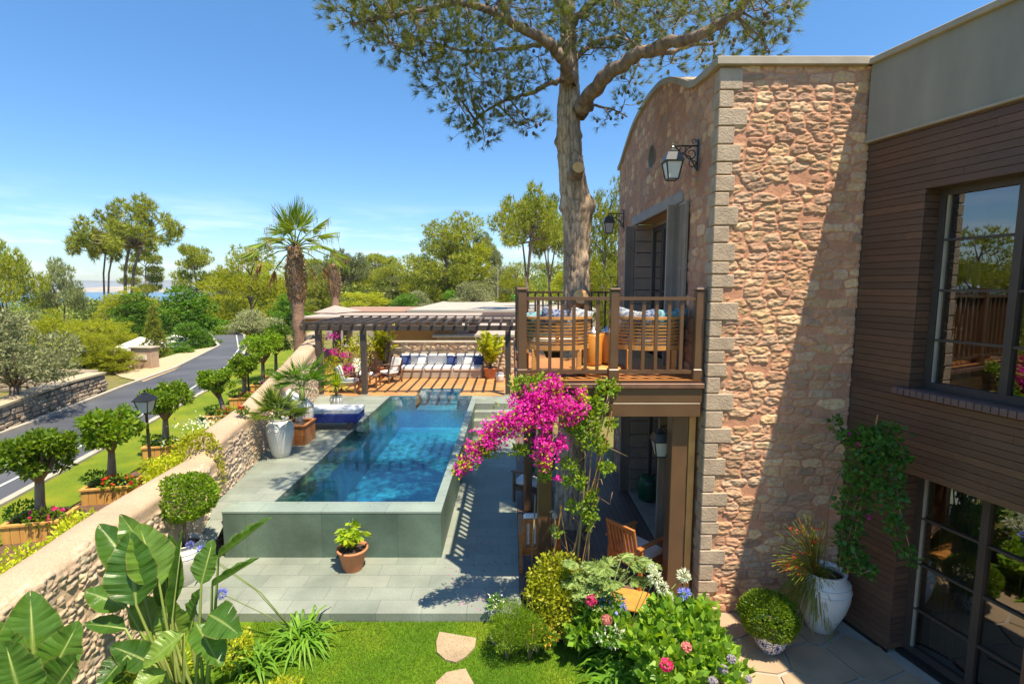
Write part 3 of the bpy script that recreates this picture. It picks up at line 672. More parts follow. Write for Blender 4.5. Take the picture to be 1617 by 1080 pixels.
for o,z0 in ((UO,2.97),(LO,.03)):
    z1=o[3]-.03
    shutter(X0-.03,o[0]-.03,X0-.21,o[0]-.05,z0,z1); shutter(X0-.045,o[0]-.42,X0-.045,o[0]-.09,z0,z1); 
    shutter(X0-.03,o[1]+.05,X0-.21,o[1]+.03,z0,z1); shutter(X0-.045,o[1]+.09,X0-.045,o[1]+.42,z0,z1)

# ---------------- brown clad house, standing at an angle on the right
OX,OY=4.27,6.3; DX,DY=.2487,-.9686; NX,NY=-.9686,-.2487
def CW(t,n,z): return Vector((OX+DX*t+NX*n,OY+DY*t+NY*n,z))
clad=empty('clad_house',(OX,OY,0),0,'dark brown board clad house with grey plaster parapet and black framed windows','house')
MC=Matrix(((DX,NX,0,OX),(DY,NY,0,OY),(0,0,1,0),(0,0,0,1)))
def cbox(b,t0,n0,z0,t1,n1,z1,bev=0): b.box((t0,n0,z0),(t1,n1,z1),MC,bev)
W1=(.70,2.35,3.16,5.32); D1=(.72,2.0,.03,2.2); TE=5.5
rsb=random.Random(12)
def boards(zr0,zr1,segs,b,n0=0,n1=.022):
    z=zr0
    while z<zr1-.01:
        zn=min(z+.078,zr1)
        for a,c in segs:
            q=a
            while q<c-.001:
                e_=min(c,q+rsb.uniform(1.2,2.8)) if q>a or rsb.random()<.6 else min(c,q+rsb.uniform(.3,1.4))
                if c-e_<.15: e_=c
                d_=rsb.uniform(-.0015,.0015); b.box((q+.001,n0,z+.0025),(e_-.001,n1+d_,zn-.0015),MC,.0025); q=e_
        z=zn
b=MB(); boards(.02,D1[3],[(0,D1[0]),(D1[1],TE)],b); boards(D1[3],W1[2],[(0,TE)],b); boards(W1[2],W1[3],[(0,W1[0]),(W1[1],TE)],b); boards(W1[3],5.99,[(0,TE)],b)
# reveal boards
for (a,z0,z1) in ((W1[0],W1[2],W1[3]),(D1[0],D1[2],D1[3])):
    z=z0
    while z<z1-.01:
        zn=min(z+.078,z1); b.box((a-.02,-.28,z+.005),(a+.001,-.001,zn-.003),MC); z=zn
bo=b.build('cladding',M['clad_boards'],clad,True)
b=MB(); cbox(b,-.3,-.3,0,W1[0]-.02,-.002,6.0); cbox(b,W1[0]-.02,-.3,W1[3],TE,-.002,6.0); cbox(b,D1[0]-.02,-.3,D1[3],TE,-.002,W1[2]); cbox(b,D1[1],-.3,0,TE,-.002,D1[3]); cbox(b,W1[1],-.3,W1[2],TE,-.002,W1[3]); b.build('wall',M['brown_dark'],clad,True)
b=MB(); cbox(b,-.02,-.3,5.995,TE,.06,6.85); b.build('parapet',M['stucco'],clad,True)
b=MB(); cbox(b,-.06,-.34,6.852,TE,.11,6.92,.008); b.build('coping',M['coping'],clad,True)
b=MB(); cbox(b,-.02,.0,5.97,TE,.075,5.993); b.build('drip_edge',M['coping'],clad,True)
b=MB(); cbox(b,0,.0,-.12,D1[0]-.01,.03,.02); b.build('plinth',M['black'],clad,True)
def window(t0,t1,z0,z1,mull,rows,n,name,tm=.03,frame=.07,right=True):
    b=MB(); cbox(b,t0,n-.04,z0,t0+frame,n+.04,z1); cbox(b,t0+frame,n-.04,z1-frame,t1,n+.04,z1); cbox(b,t0+frame,n-.04,z0,t1,n+.04,z0+frame)
    cbox(b,t1-frame,n-.041,z0,t1,n+.041,z1)
    w=b.build(name,M['brown_dark'],clad,True)
    b=MB()
    for m in mull: cbox(b,m-.035,n-.03,z0+frame,m+.035,n+.045,z1-frame)
    for r in range(1,rows):
        z=z0+(z1-z0)*r/rows; cbox(b,t0+frame,n-.02,z-.013,t1-frame,n+.03,z+.013)
    o=b.build('muntin',M['brown_dark'],None); o.parent=w
    b=MB(); 
    mm=[t0+.04]+list(mull)+[t1-.04]
    rs2=random.Random(int(z0*10))
    for a,c in zip(mm[:-1],mm[1:]):
        e=rs2.uniform(-.004,.004); b.add([CW(a,n+e,z0+.04),CW(c,n-e,z0+.04),CW(c,n-e*.4,z1-.04),CW(a,n+e*.6,z1-.04)],[(0,1,2,3)])
    o=b.build('pane',M['glass'],None); o.parent=w
    b=MB(); cbox(b,t0+.075,n-.028,z0+.06,t0+.10,n+.025,z1-.06); o=b.build('seal',M['coping'],None); o.parent=w
    return w
window(W1[0],W1[1],W1[2],W1[3],[1.46],4,-.22,'window')
window(D1[0],D1[1],D1[2],D1[3],[1.42],4,-.24,'glazed_door')
b=MB(); cbox(b,D1[1]-.05,-.3,.02,D1[1],.0,D1[3]); b.build('jamb_board',M['teak_dark'],clad,True)
b=MB(); cbox(b,D1[0],-.28,-.01,D1[1],-.1,.03); b.build('door_sill',M['black'],clad,True)
M['sillbrick']=mat('sill_brick',(.16,.10,.09),(.12,.08,.075),9,.8,.3,.006,30)
b=MB(); t=W1[0]-.12
while t<W1[1]+.12: cbox(b,t,-.2 if W1[0]-.01<t<W1[1]-.07 else .0,W1[2]-.075,t+.062,.115,W1[2]-.004,.004); t+=.07
b.build('sill',M['sillbrick'],clad,True)
# rooms behind the glass
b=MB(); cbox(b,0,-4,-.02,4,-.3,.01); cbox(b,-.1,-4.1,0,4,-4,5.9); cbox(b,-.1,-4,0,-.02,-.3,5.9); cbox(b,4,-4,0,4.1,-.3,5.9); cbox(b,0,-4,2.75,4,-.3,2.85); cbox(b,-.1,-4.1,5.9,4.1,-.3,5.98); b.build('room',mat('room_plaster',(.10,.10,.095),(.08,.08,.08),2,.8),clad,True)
def curtain(t0,t1,n,z0,z1):
    k=60; V=[];
    for i in range(k+1):
        t=t0+(t1-t0)*i/k; d=n+.03*math.sin(i*1.1)+.012*math.sin(i*2.7); V+=[CW(t,d,z0),CW(t,d,z1)]
    b=S(MB()); b.add(V,[(2*i,2*i+2,2*i+3,2*i+1) for i in range(k)]); b.build('curtain',M['curtain'],clad,True)
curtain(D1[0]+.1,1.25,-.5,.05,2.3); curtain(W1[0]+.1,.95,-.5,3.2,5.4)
b=MB(); cbox(b,-.3,-6,0,-.1,-.3,6.8); cbox(b,-.1,-6,5.99,TE,-.3,6.6); b.build('roof',M['greyroof'],clad,True)
# ---------------- balcony
bal=empty('balcony',(X0,6.38,3.1),0,'brown timber balcony on columns with square baluster railing beside the stone house','balcony')
BF=3.10; BX=.05; BY0,BY1=6.38,11.9
TRX,TRY=1.07,8.9
b=MB(); x=BX; y=BY0
hy0,hy1,hx0,hx1=TRY-.5,TRY+.5,TRX-.5,TRX+.5
b.box((BX,BY0,BF-.035),(X0-.02,hy0,BF)); b.box((BX,hy1,BF-.035),(X0-.02,BY1,BF)); b.box((BX,hy0,BF-.035),(hx0,hy1,BF)); b.box((hx1,hy0,BF-.035),(X0-.02,hy1,BF))
b.build('deck_floor',M['balcdeck'],bal,True)
b=MB(); b.box((BX-.02,BY0-.03,BF-.10),(X0-.03,BY0+.05,BF-.036),bev=.006); b.box((BX-.02,BY0+.052,BF-.10),(BX+.06,BY1,BF-.036)); b.build('floor_edge',M['teak_dark'],bal,True)
b=MB(); b.box((BX,BY0-.0,BF-.29),(X0-.04,BY0+.10,BF-.102),bev=.006); b.build('fascia_beam',M['brown_metal'],bal,True)
b=MB(); b.box((BX+.05,BY0+.0,BF-.47),(X0-.06,BY0+.14,BF-.292),bev=.006); b.build('lower_beam',M['brown_metal'],bal,True)
b=MB(); b.box((BX,BY0+.15,BF-.30),(BX+.12,BY1,BF-.102)); b.build('side_beam',M['brown_metal'],bal,True)
for yj in (7.6,9.6,10.7): 
    b=MB(); b.box((BX+.12,yj,BF-.28),(X0-.04,yj+.1,BF-.037)); b.build('joist',M['brown_metal'],bal,True)
def post(x,y,w=.11,h=1.13,z=BF):
    b=MB(); b.box((x-w/2,y-w/2,z+.0),(x+w/2,y+w/2,z+h),bev=.008); b.box((x-w*.62,y-w*.62,z),(x+w*.62,y+w*.62,z+.14),bev=.01); b.box((x-w*.6,y-w*.6,z+h-.0),(x+w*.6,y+w*.6,z+h+.03),bev=.008)
    b.build('railing_post',M['brown_metal'],bal,True)
def rail(x0,y0,x1,y1,z=BF,step=.156,h0=.10,h1=1.05):
    b=MB(); b.beam((x0,y0,z+h1-.02),(x1,y1,z+h1-.02),.075,.04); b.build('handrail',M['brown_metal'],bal,True)
    b=MB(); b.beam((x0,y0,z+h0),(x1,y1,z+h0),.05,.045); b.build('bottom_rail',M['brown_metal'],bal,True)
    L=math.hypot(x1-x0,y1-y0); n=max(1,int(round(L/step)))
    for i in range(1,n):
        t=i/n; x=x0+(x1-x0)*t; y=y0+(y1-y0)*t
        b=MB(); b.box((x-.02,y-.02,z+h0+.022),(x+.02,y+.02,z+h1-.04)); b.build('baluster',M['brown_metal'],bal,True)
fy=BY0+.08; lx=BX+.08
for x in (lx,1.29,X0-.1): post(x,fy)
rail(lx+.05,fy,1.235,fy); rail(1.345,fy,X0-.155,fy)
ys=[fy,8.2,10.05,BY1-.08]
for y in ys[1:]: post(lx,y)
for a,c in zip(ys[:-1],ys[1:]): rail(lx,a+.055,lx,c-.055,step=.17)
post(1.3,BY1-.08); post(X0-.1,BY1-.08); rail(lx+.05,BY1-.08,1.245,BY1-.08,step=.17); rail(1.355,BY1-.08,X0-.155,BY1-.08,step=.17)
def column(x,y,z1,w=.2,z0=.012):
    b=MB(); b.box((x-w/2,y-w/2,z0),(x+w/2,y+w/2,z1),bev=.01); b.build('column',M['brown_metal'],bal,True)
column(.46,6.95,BF-.30); column(2.20,6.62,BF-.475,.22); column(.46,11.7,BF-.30); column(.30,9.4,BF-.3,.16)
b=MB(); b.box((2.315,6.52,.012),(2.40,6.72,BF-.475)); b.build('column_trim',M['teak_light'],bal,True)

# ---------------- wall lanterns
def wall_lantern(p,label,sc=1.,out=(-1,0,0)):
    """p: bracket point on the wall; lantern hangs from a scrolled arm"""
    r=empty('wall_lantern',p,0,label,'wall lantern',None)
    X=lambda d,z,y=0:(-d,y,z)
    b=MB(); b.box((-.018,-.022,-.20),(-.0,.022,.20)); 
    b.tube([X(0,.12),X(.16,.12),X(.32,.12)],.011,6)
    def scroll(cx,cz,r0,t0,t1,n=14):
        return [X(cx+math.cos(t0+(t1-t0)*i/n)*r0*(1-.55*i/n),cz+math.sin(t0+(t1-t0)*i/n)*r0*(1-.55*i/n)) for i in range(n+1)]
    b.tube(scroll(.09,.02,.085,PI/2,-1.9*PI),.008,5); b.tube(scroll(.06,-.10,.06,PI/2,-1.8*PI),.007,5); b.tube(scroll(.21,.07,.055,PI*.6,2.4*PI),.007,5)
    b.tube([X(.02,-.17),X(.10,-.02),X(.22,.03),X(.30,.11)],.009,6); b.tube(scroll(.05,.18,.035,-PI/2,1.4*PI),.006,5)
    b.build('bracket',M['black'],r)
    c=.33
    b=MB(); M4=Matrix.Translation((-c,0,0))@Matrix.Rotation(PI/4,4,'Z')
    def fr(prof,mb,n=4):
        vs=[]
        for rr_,z in prof:
            for k in range(n): a=2*PI*k/n; vs.append(M4@Vector((rr_*math.cos(a),rr_*math.sin(a),z)))
        mb.add(vs,[(i*n+k,i*n+(k+1)%n,(i+1)*n+(k+1)%n,(i+1)*n+k) for i in range(len(prof)-1) for k in range(n)])
    fr([(.165,-.09),(.175,-.075),(.165,-.07),(.115,.03),(.07,.045),(.075,.055),(.035,.075),(.012,.09),(.02,.105),(.008,.12),(.012,.135),(.0,.16)],b)
    b.build('cap',mat('lantern_metal',(.07,.075,.08),(.05,.05,.055),6,.35),r)
    b=MB(); fr([(.145,-.085),(.088,-.30),(.0,-.30)],b); b.build('glass',M['lampglass'],r)
    b=MB()
    for k in range(4):
        a=2*PI*k/4; p0=M4@Vector((.150*math.cos(a),.150*math.sin(a),-.08)); p1=M4@Vector((.092*math.cos(a),.092*math.sin(a),-.305)); b.beam(p0,p1,.014,.014)
        a2=a+PI/2; 
        for rr_,z in ((.150,-.088),(.092,-.305)):
            b.beam(M4@Vector((rr_*math.cos(a),rr_*math.sin(a),z)),M4@Vector((rr_*math.cos(a2),rr_*math.sin(a2),z)),.014,.014)
    b.build('frame',M['black'],r)
    r.scale=(sc,sc,sc); return r
p=PX(1106,237,X0); wall_lantern((X0-.03,p.y,5.98),'black wall lantern with scroll bracket high beside the front corner of the stone house')
wall_lantern((X0-.03,11.35,5.72),'black wall lantern with scroll bracket at the far end of the gable wall')
wall_lantern((X0-.05,6.98,2.22),'wall lantern with cream glass hanging under the timber balcony')

# ---------------- the tall pine growing through the balcony
def hero_pine():
    r=empty('tall_pine',(TRX,TRY,0),0,'tall old pine with a thick flaking trunk rising through the timber balcony','tree')
    rng=np.random.default_rng(5); yt=TRY
    cps=[(1.10,0,.40),(1.08,.5,.33),(1.07,1.5,.29),(1.06,2.6,.28)]
    for u,v,w in ((910,480,.29),(911,420,.27),(912,350,.275),(909,322,.31),(905,285,.27),(899,235,.235),(897,185,.23),(899,140,.20),(899,90,.17),(896,20,.15)):
        q=PY(u,v,yt); cps.append((q.x,q.z,w))
    cps+= [(1.0,12.5,.11),(1.1,14,.06)]
    zs=np.array([c[1] for c in cps]); 
    # displaced bark surface
    n=96; zz=np.arange(0,13.9,.03); xs=np.interp(zz,zs,[c[0] for c in cps]); rs_=np.interp(zz,zs,[c[2] for c in cps])
    sm=lambda a:np.convolve(np.pad(a,8,mode='edge'),np.ones(17)/17,'valid'); xs=sm(xs); rs_=sm(rs_)*.90-.03
    A=np.linspace(0,2*PI,n+1)[:-1]; ZG,AG=np.meshgrid(zz,A,indexing='ij')
    u=AG/(2*PI)*17; F1,F2,I=voro((u+ .5*fbm(u*1,ZG*3,3))*1.1,ZG*4.2+fbm(u*1.2,ZG*3,8)*1.6,9); e=sstep(.02,.22,F2-F1)
    R_=rs_[:,None]*(1+.10*(fbm(np.cos(AG)*1.5+5,ZG*.9+np.sin(AG)*1.5,4)-.5)*2)+e*.016+.028*(fbm(u*6,ZG*9,6)-.5)+.03*(fbm(u*1.5,ZG*3,12)-.5)
    # swollen knots
    for (az,zk,rk,hk) in ((-.3,PY(912,325,yt).z,.22,.10),(PI+.3,PY(880,330,yt).z,.12,.07),(-.9,PY(940,410,yt).z,.12,.05),(-PI/2,PY(905,290,yt).z,.16,.07),(PI,PY(880,225,yt).z,.1,.06),(.0,PY(920,215,yt).z,.08,.04),(-1.2,PY(920,470,yt).z,.2,.06)):
        da=np.arctan2(np.sin(AG-az),np.cos(AG-az))*.28; R_+=hk*np.exp(-((da/rk)**2+((ZG-zk)/rk)**2)*2)
    V=np.stack([xs[:,None]+R_*np.cos(AG),yt+R_*np.sin(AG),ZG],-1).reshape(-1,3); m_=len(zz)
    i,j=np.meshgrid(np.arange(m_-1),np.arange(n),indexing='ij'); F=np.stack([i*n+j,i*n+(j+1)%n,(i+1)*n+(j+1)%n,(i+1)*n+j],-1).reshape(-1,4)
    base=np.array([.45,.34,.235]); c=base*(.6+.5*e[...,None])*(.8+.4*((I*9.3)%1))[...,None]*(.8+.4*fbm(u*5,ZG*8,2))[...,None]
    c=c*(1-.25*sstep(.45,.6,fbm(u*.8,ZG*1.2,15))[...,None])
    link('trunk',np_mesh('trunk',V,F,col=c.reshape(-1,3),smooth=True),M['bark_rough'],r,True)
    # sawn limb stubs
    for (u_,v_,rad,ln) in ((905,279,.10,.24),(909,472,.13,.20)):
        q=PY(u_,v_,yt); b=S(MB()); p0=Vector((q.x,yt-.15,q.z-.05)); p1=Vector((q.x+.03,yt-.36-ln*.4,q.z+.05)); b.tube([p0,p1],[rad*1.3,rad],14,cap=False); b.smooth=False; o=b.build('sawn_stub',M['bark'],r,True)
        d=(p1-p0).normalized(); b=MB(); x=d.cross(Vector((0,0,1))).normalized(); y2=x.cross(d)
        b.add([p1+(x*math.cos(a)+y2*math.sin(a))*rad*.98 for a in np.linspace(0,2*PI,15)[:-1]],[tuple(range(14))]); b.build('sawn_face',M['bark_fresh'],r,True)
    L=MB(); S(L); twigs=[]
    def limb(pp,r0,r1,sub=True,seed=0):
        pts=[PY(u,v,y) for u,v,y in pp]; n_=6; out=[]
        for k in range(len(pts)-1):
            a=pts[max(k-1,0)];b_=pts[k];c_=pts[k+1];d_=pts[min(k+2,len(pts)-1)]
            for s in range(n_):
                t=s/n_; out.append(.5*((2*b_)+(c_-a)*t+(2*a-5*b_+4*c_-d_)*t*t+(3*b_-a-3*c_+d_)*t**3))
        out.append(pts[-1]); n2=len(out); rad=[.84*(r0+(r1-r0)*(i/(n2-1))**.8) for i in range(n2)]
        for q in range(len(out)): out[q]=out[q]+Vector(rng.normal(size=3)*min(.02,rad[q]*.3))
        L.tube(out,rad,8,wob=.16,seed=seed); return out,rad
    limbs=[limb([(915,180,8.8),(935,145,8.4),(965,115,8.0),(1010,85,7.6),(1060,68,7.3),(1120,48,7.0),(1165,15,6.8),(1190,-25,6.7)],.17,.05),
     limb([(1010,86,7.6),(1050,85,7.7),(1090,72,7.9),(1130,70,8.0)],.07,.025,seed=1),
     limb([(903,130,8.7),(895,105,8.4),(872,75,8.1),(840,52,7.8),(808,38,7.5),(795,10,7.4),(780,-30,7.3)],.13,.05,seed=2),
     limb([(812,38,7.5),(780,22,7.3),(735,5,7.1),(690,12,7.0),(640,22,6.9),(590,30,6.8),(555,40,6.8)],.07,.02,seed=3),
     limb([(893,128,8.8),(868,132,8.7),(845,145,8.6),(815,155,8.5),(785,165,8.4),(750,190,8.3)],.06,.018,seed=4),
     limb([(890,75,8.9),(850,72,9.2),(800,78,9.4),(740,82,9.6),(690,70,9.7),(640,62,9.8)],.06,.015,seed=5),
     limb([(905,95,8.9),(935,70,9.3),(975,60,9.6),(1010,80,9.8),(1000,120,9.9)],.06,.015,seed=6),
     limb([(900,140,8.9),(935,165,9.0),(965,172,9.2),(990,185,9.4)],.04,.012,seed=7),
     limb([(898,40,8.9),(930,10,8.6),(985,-30,8.2)],.09,.05,seed=8),limb([(896,20,8.9),(860,-25,8.8),(800,-70,8.6)],.09,.05,seed=9)]
    nodes=[p for l,_ in limbs for p in l]+[Vector((np.interp(z,zz,xs),yt,z)) for z in np.arange(8.2,13.5,.3)]
    blobs=[]
    def B(u,v,y,r_): q=PY(u,v,y); blobs.append((q,r_))
    # seen foliage masses
    for u,v,y,r_ in ((545,15,6.8,.32),(580,35,6.8,.38),(620,20,6.9,.42),(612,70,6.9,.3),(650,55,6.9,.42),(690,25,7.0,.45),(668,100,7.1,.34),(700,75,7.1,.45),(640,5,8,.5),(740,40,7.1,.45),(735,105,7.4,.42),(700,130,7.4,.34),(770,70,7.5,.42),(765,130,7.8,.42),(725,165,7.9,.34),(755,185,8.1,.34),(795,160,8.2,.36),(800,110,8.2,.42),(830,130,8.4,.32),(740,205,8.1,.26),(765,218,8.1,.22),(832,190,8.3,.28),(812,178,8.3,.25),(838,203,8.3,.18),(785,5,7.4,.5),(830,15,7.9,.45),(850,90,8.6,.35),(870,35,8.6,.4),(905,50,8.2,.38),(925,20,8.4,.4),(940,75,8.8,.34),(950,40,8.9,.42),(985,25,8.2,.42),(975,80,9.2,.34),(1005,95,9.6,.34),(995,130,9.6,.28),(985,165,9.2,.26),(1010,60,8.6,.34),(1040,30,7.4,.42),(1080,20,7.2,.42),(1120,15,7.0,.42),(1165,20,6.9,.4),(1205,15,6.8,.36),(1225,40,6.8,.26),(1150,60,7.2,.26),(1195,65,7.0,.28),(1215,80,6.9,.2),(1110,80,7.9,.3),(1135,90,8,.2),(1060,100,8.0,.24),(1030,10,8.2,.4),(970,0,7.5,.42),(560,-15,6.8,.45),(600,-25,7,.5),(680,-30,7.2,.6),(760,-35,7.3,.6),(1240,5,6.8,.3),(910,160,9.2,.15),(955,190,9.2,.16)): B(u,v,y,r_)
    # crown above the picture
    for k in range(34):
        a=rng.random()*2*PI; q=rng.random()**.5; blobs.append((Vector((TRX+2.7*q*math.cos(a)-.3,TRY+2.2*q*math.sin(a)-.3,10.3+2.6*rng.random()*(1-.3*q))),.5+.25*rng.random()))
    P=[];D=[];cones=[]
    for c,rad in blobs:
        nn=min(nodes,key=lambda p:(p-c).length+ (0 if p.z<c.z+.4 else .4))
        mid=(nn+c)/2+Vector((0,0,-.05))+Vector(rng.normal(size=3)*.05); dd=(c-nn).length
        L.tube([nn,mid,c],[.012+.010*min(dd,1.5),.012,.007],5)
        k=max(7,int(62*(rad/.4)**2)); d=rdir(k,rng=rng); rr_=(.35+.65*rng.random(k)**.6)*rad
        tp=np.array(c)+d*rr_[:,None]*np.array([1.2,1.15,.75])
        for t_ in tp[:max(5,k//5)]: L.tube([c,(c+Vector(t_))/2+Vector(rng.normal(size=3)*.03),Vector(t_)],[.006,.005,.003],3,cap=False)
        for t_,d_ in zip(tp,d):
            m2=30; ax=d_*.7+np.array([0,0,.35]); ax/=np.linalg.norm(ax); nd=rdir(m2,rng=rng)*.75+ax; nd/=np.linalg.norm(nd,axis=1,keepdims=True)
            P.append(np.repeat(t_[None],m2,0)+ax*rng.random((m2,1))*.05); D.append(nd)
        if rng.random()<.9:
            for _ in range(2+int(rng.random()*3)): cones.append(np.array(c)+rdir(1,rng=rng)[0]*rad*.8)
    P=np.concatenate(P);D=np.concatenate(D); V,F=tris(P,D,.12*(.6+.7*rng.random(len(P))),.0058,rng)
    L.build('limbs',M['bark'],r,True)
    link('crown',np_mesh('crown',V,F),M['pine_hero'],r,True)
    b=S(MB())
    for c in cones: b.lathe([(.004,-.035),(.022,-.02),(.026,0),(.016,.025),(.003,.035)],6,c)
    b.build('cones',M['bark_dark'],r,True)['kind']='stuff'
M['bark_rough']=vcolmat('flaking_bark',bs=.5,sc=45,bd=.012)
hero_pine()
# ---------------- background trees: a few kinds, each built once, then copied object by object
M['trunk']=mat('pine_trunk',(.26,.19,.14),(.14,.10,.08),4,.9)
def proto_tree(kind,seed):
    """tree about 8 m tall standing at the origin"""
    rng=np.random.default_rng(seed); r=empty('tree',(0,0,0)); T=S(MB()); blobs=[]
    def tr(pts,r0,r1): 
        n=len(pts); T.tube([Vector(p) for p in pts],[r0+(r1-r0)*i/(n-1) for i in range(n)],7,wob=.15,seed=seed)
    if kind in('bushy','round'):
        tr([(0,0,-.3),(.1,.05,2),(.0,.1,4),(.1,0,6.3)],.17,.05)
        n=34 if kind=='bushy' else 24
        for k in range(n):
            t=k/(n-1); z=.7+6.5*t; R_=(2.7*math.sin((.22+.68*t)*PI)**.6) if kind=='bushy' else 2.4*math.sin((t*.86+.12)*PI)**.6
            a=k*2.4+rng.random(); q=R_*(.35+.65*rng.random())
            c=(q*math.cos(a),q*math.sin(a),z+.4*rng.normal()); blobs.append((c,(.95,.95,.6+.2*rng.random()))); tr([(0,0,max(.8,z-.9)),(c[0]*.5,c[1]*.5,c[2]-.4),c],.05,.015)
    elif kind=='open':     # airy pine with a bare forked stem
        forks=[(-.5,.2,4.6),(.7,-.2,4.8),(.1,.5,5.4)]
        tr([(0,0,-.3),(.1,.05,1.6),(.05,0,3.0)],.16,.12)
        for f in forks: tr([(.05,0,2.6),(f[0]*.5,f[1]*.5,3.8),f,(f[0]*1.5,f[1]*1.6,f[2]+1.2)],.10,.04)
        for k in range(17):
            a=k*2.4; q=2.5*(.2+.8*rng.random()); z=4.6+3.0*rng.random()*(1-q/4); c=(q*math.cos(a),q*math.sin(a),z); f=forks[k%3]
            blobs.append((c,(.78,.78,.45+.2*rng.random()))); tr([f,((c[0]+f[0])/2,(c[1]+f[1])/2,(c[2]+f[2])/2-.2),c],.045,.012)
    elif kind=='lean':     # long leaning bare trunks with a crown on top
        for s,(bx,tx) in enumerate(((0,.9),(.25,1.5))):
            tr([(bx,0,-.3),(bx+.15*tx,.1,2),(bx+.45*tx,0,4),(bx+tx,.1,5.9)],.11,.06)
        for k in range(34):
            a=k*2.4; q=2.9*(.1+.9*rng.random()); z=4.9+2.9*rng.random()*(1-q/4.6); c=(1.2+q*math.cos(a),q*math.sin(a),z)
            blobs.append((c,(.34+.2*rng.random(),.42,.25+.2*rng.random()))); tr([(1.1,.0,5.2),((c[0]+1.1)/2,c[1]/2,(c[2]+5.2)/2),c],.045,.012)
    elif kind=='layer':    # flat layered umbrella pine
        tr([(0,0,-.3),(.2,0,2.5),(-.1,.1,4.5),(.1,0,6.2)],.14,.06)
        for k in range(16):
            a=k*2.4; q=3.0*(.2+.8*rng.random()); z=4.3+(k%4)*.85+.2*rng.normal(); q*=1-.12*(k%4); c=(q*math.cos(a),q*math.sin(a),z); blobs.append((c,(.95,.95,.32))); tr([(0,0,z-.7),(c[0]*.5,c[1]*.5,z-.35),c],.045,.012)
    elif kind=='olive':
        tr([(0,0,-.3),(.1,0,1.2),(.05,.1,2.2)],.3,.2)
        for k in range(22):
            a=k*2.4; q=2.6*(.2+.8*rng.random()); z=3.0+3.8*rng.random()*(1-.15*q); c=(q*math.cos(a),q*math.sin(a),z); blobs.append((c,(.95,.95,.8))); tr([(0,0,2.1),(c[0]*.45,c[1]*.45,2.1+(z-2.1)*.6),c],.08,.015)
    elif kind=='cone':
        tr([(0,0,-.3),(0,0,7.4)],.12,.03)
        for k in range(26):
            t=k/25; z=.8+6.8*t; R_=1.5*(1-t)**.8+.12; a=k*2.4; blobs.append(((R_*.6*math.cos(a),R_*.6*math.sin(a),z),(R_*.62,R_*.62,.5)))
    T.build('trunk',M['trunk'],r)
    broad=kind in('round','olive')
    if broad:
        n,Lf,W=(9500,.26,.14) if kind=='round' else (9500,.26,.08); o=bush('crown',blobs,n,Lf,W,M['broad' if kind=='round' else 'olive'],r,seed=seed,up=.3,shell=.5,lump=.3)
    else:
        Ps=[];Ds=[]; nt_={'bushy':2600,'open':1500,'lean':1300,'layer':1500,'cone':1600}[kind]; tot=sum(q[1][0]*q[1][2] for q in blobs)
        for c,rr_ in blobs:
            k=int(nt_*rr_[0]*rr_[2]/tot); p,d=ball_pts(c,rr_,k,rng,.3,.25); Ps.append(p);Ds.append(d)
        P=np.concatenate(Ps);D=np.concatenate(Ds); m2=9
        P=np.repeat(P,m2,0);D=np.repeat(D,m2,0)*.55+rdir(len(P),.45,rng)*.8; D/=np.linalg.norm(D,axis=1,keepdims=True)
        V,F=tris(P,D,.30*(.7+.6*rng.random(len(P))),.05,rng)
        link('crown',np_mesh('crown',V,F),M['pine'],r)
    return r
PT={}
for kd,ss in (('bushy',(1,2,3)),('open',(4,5)),('lean',(6,)),('layer',(7,8)),('round',(9,10)),('olive',(11,)),('cone',(12,))):
    for s in ss: PT.setdefault(kd,[]).append(proto_tree(kd,s))
def gz(x,y): return float(terrain_z(np.array([x]),np.array([y]))[0])
_crown={}
def place_tree(kd,i,u,vtop,D,wpx,label,name,group,m=None,cat='tree',rz=None,zb=None):
    a=(u-808.5)/808; y=D; x=a*D*1.0
    top=PY(u,vtop,y); z=gz(top.x,y) if zb is None else zb; h=top.z-z; src=PT[kd][i]
    t=copy_tree(src); t.name=name; t.location=(top.x,y,z)
    base={'bushy':7.9,'open':7.7,'lean':7.7,'layer':7.3,'round':7.6,'olive':7.4,'cone':8.0}[kd]; wid={'bushy':6.4,'open':6.2,'lean':5.0,'layer':7.2,'round':6.2,'olive':6.6,'cone':3.0}[kd]
    sz=h/base; sw=(wpx/808*D)/wid; t.scale=(sw,sw,sz); t.rotation_euler=(0,0,rz if rz is not None else random.Random(int(u*7+D)).random()*6.28)
    if kd=='lean': t.rotation_euler=(0,0,rz or 0)
    tag(t,label,cat,group)
    if m:
        for c in kids(t):
            if c.name.startswith('crown'):
                key=(c.data.name,m)
                if key not in _crown:
                    d=c.data.copy(); d.materials.clear(); d.materials.append(M[m]); _crown[key]=d
                c.data=_crown[key]
    return t
G='pines and trees standing beyond the road and roofs'
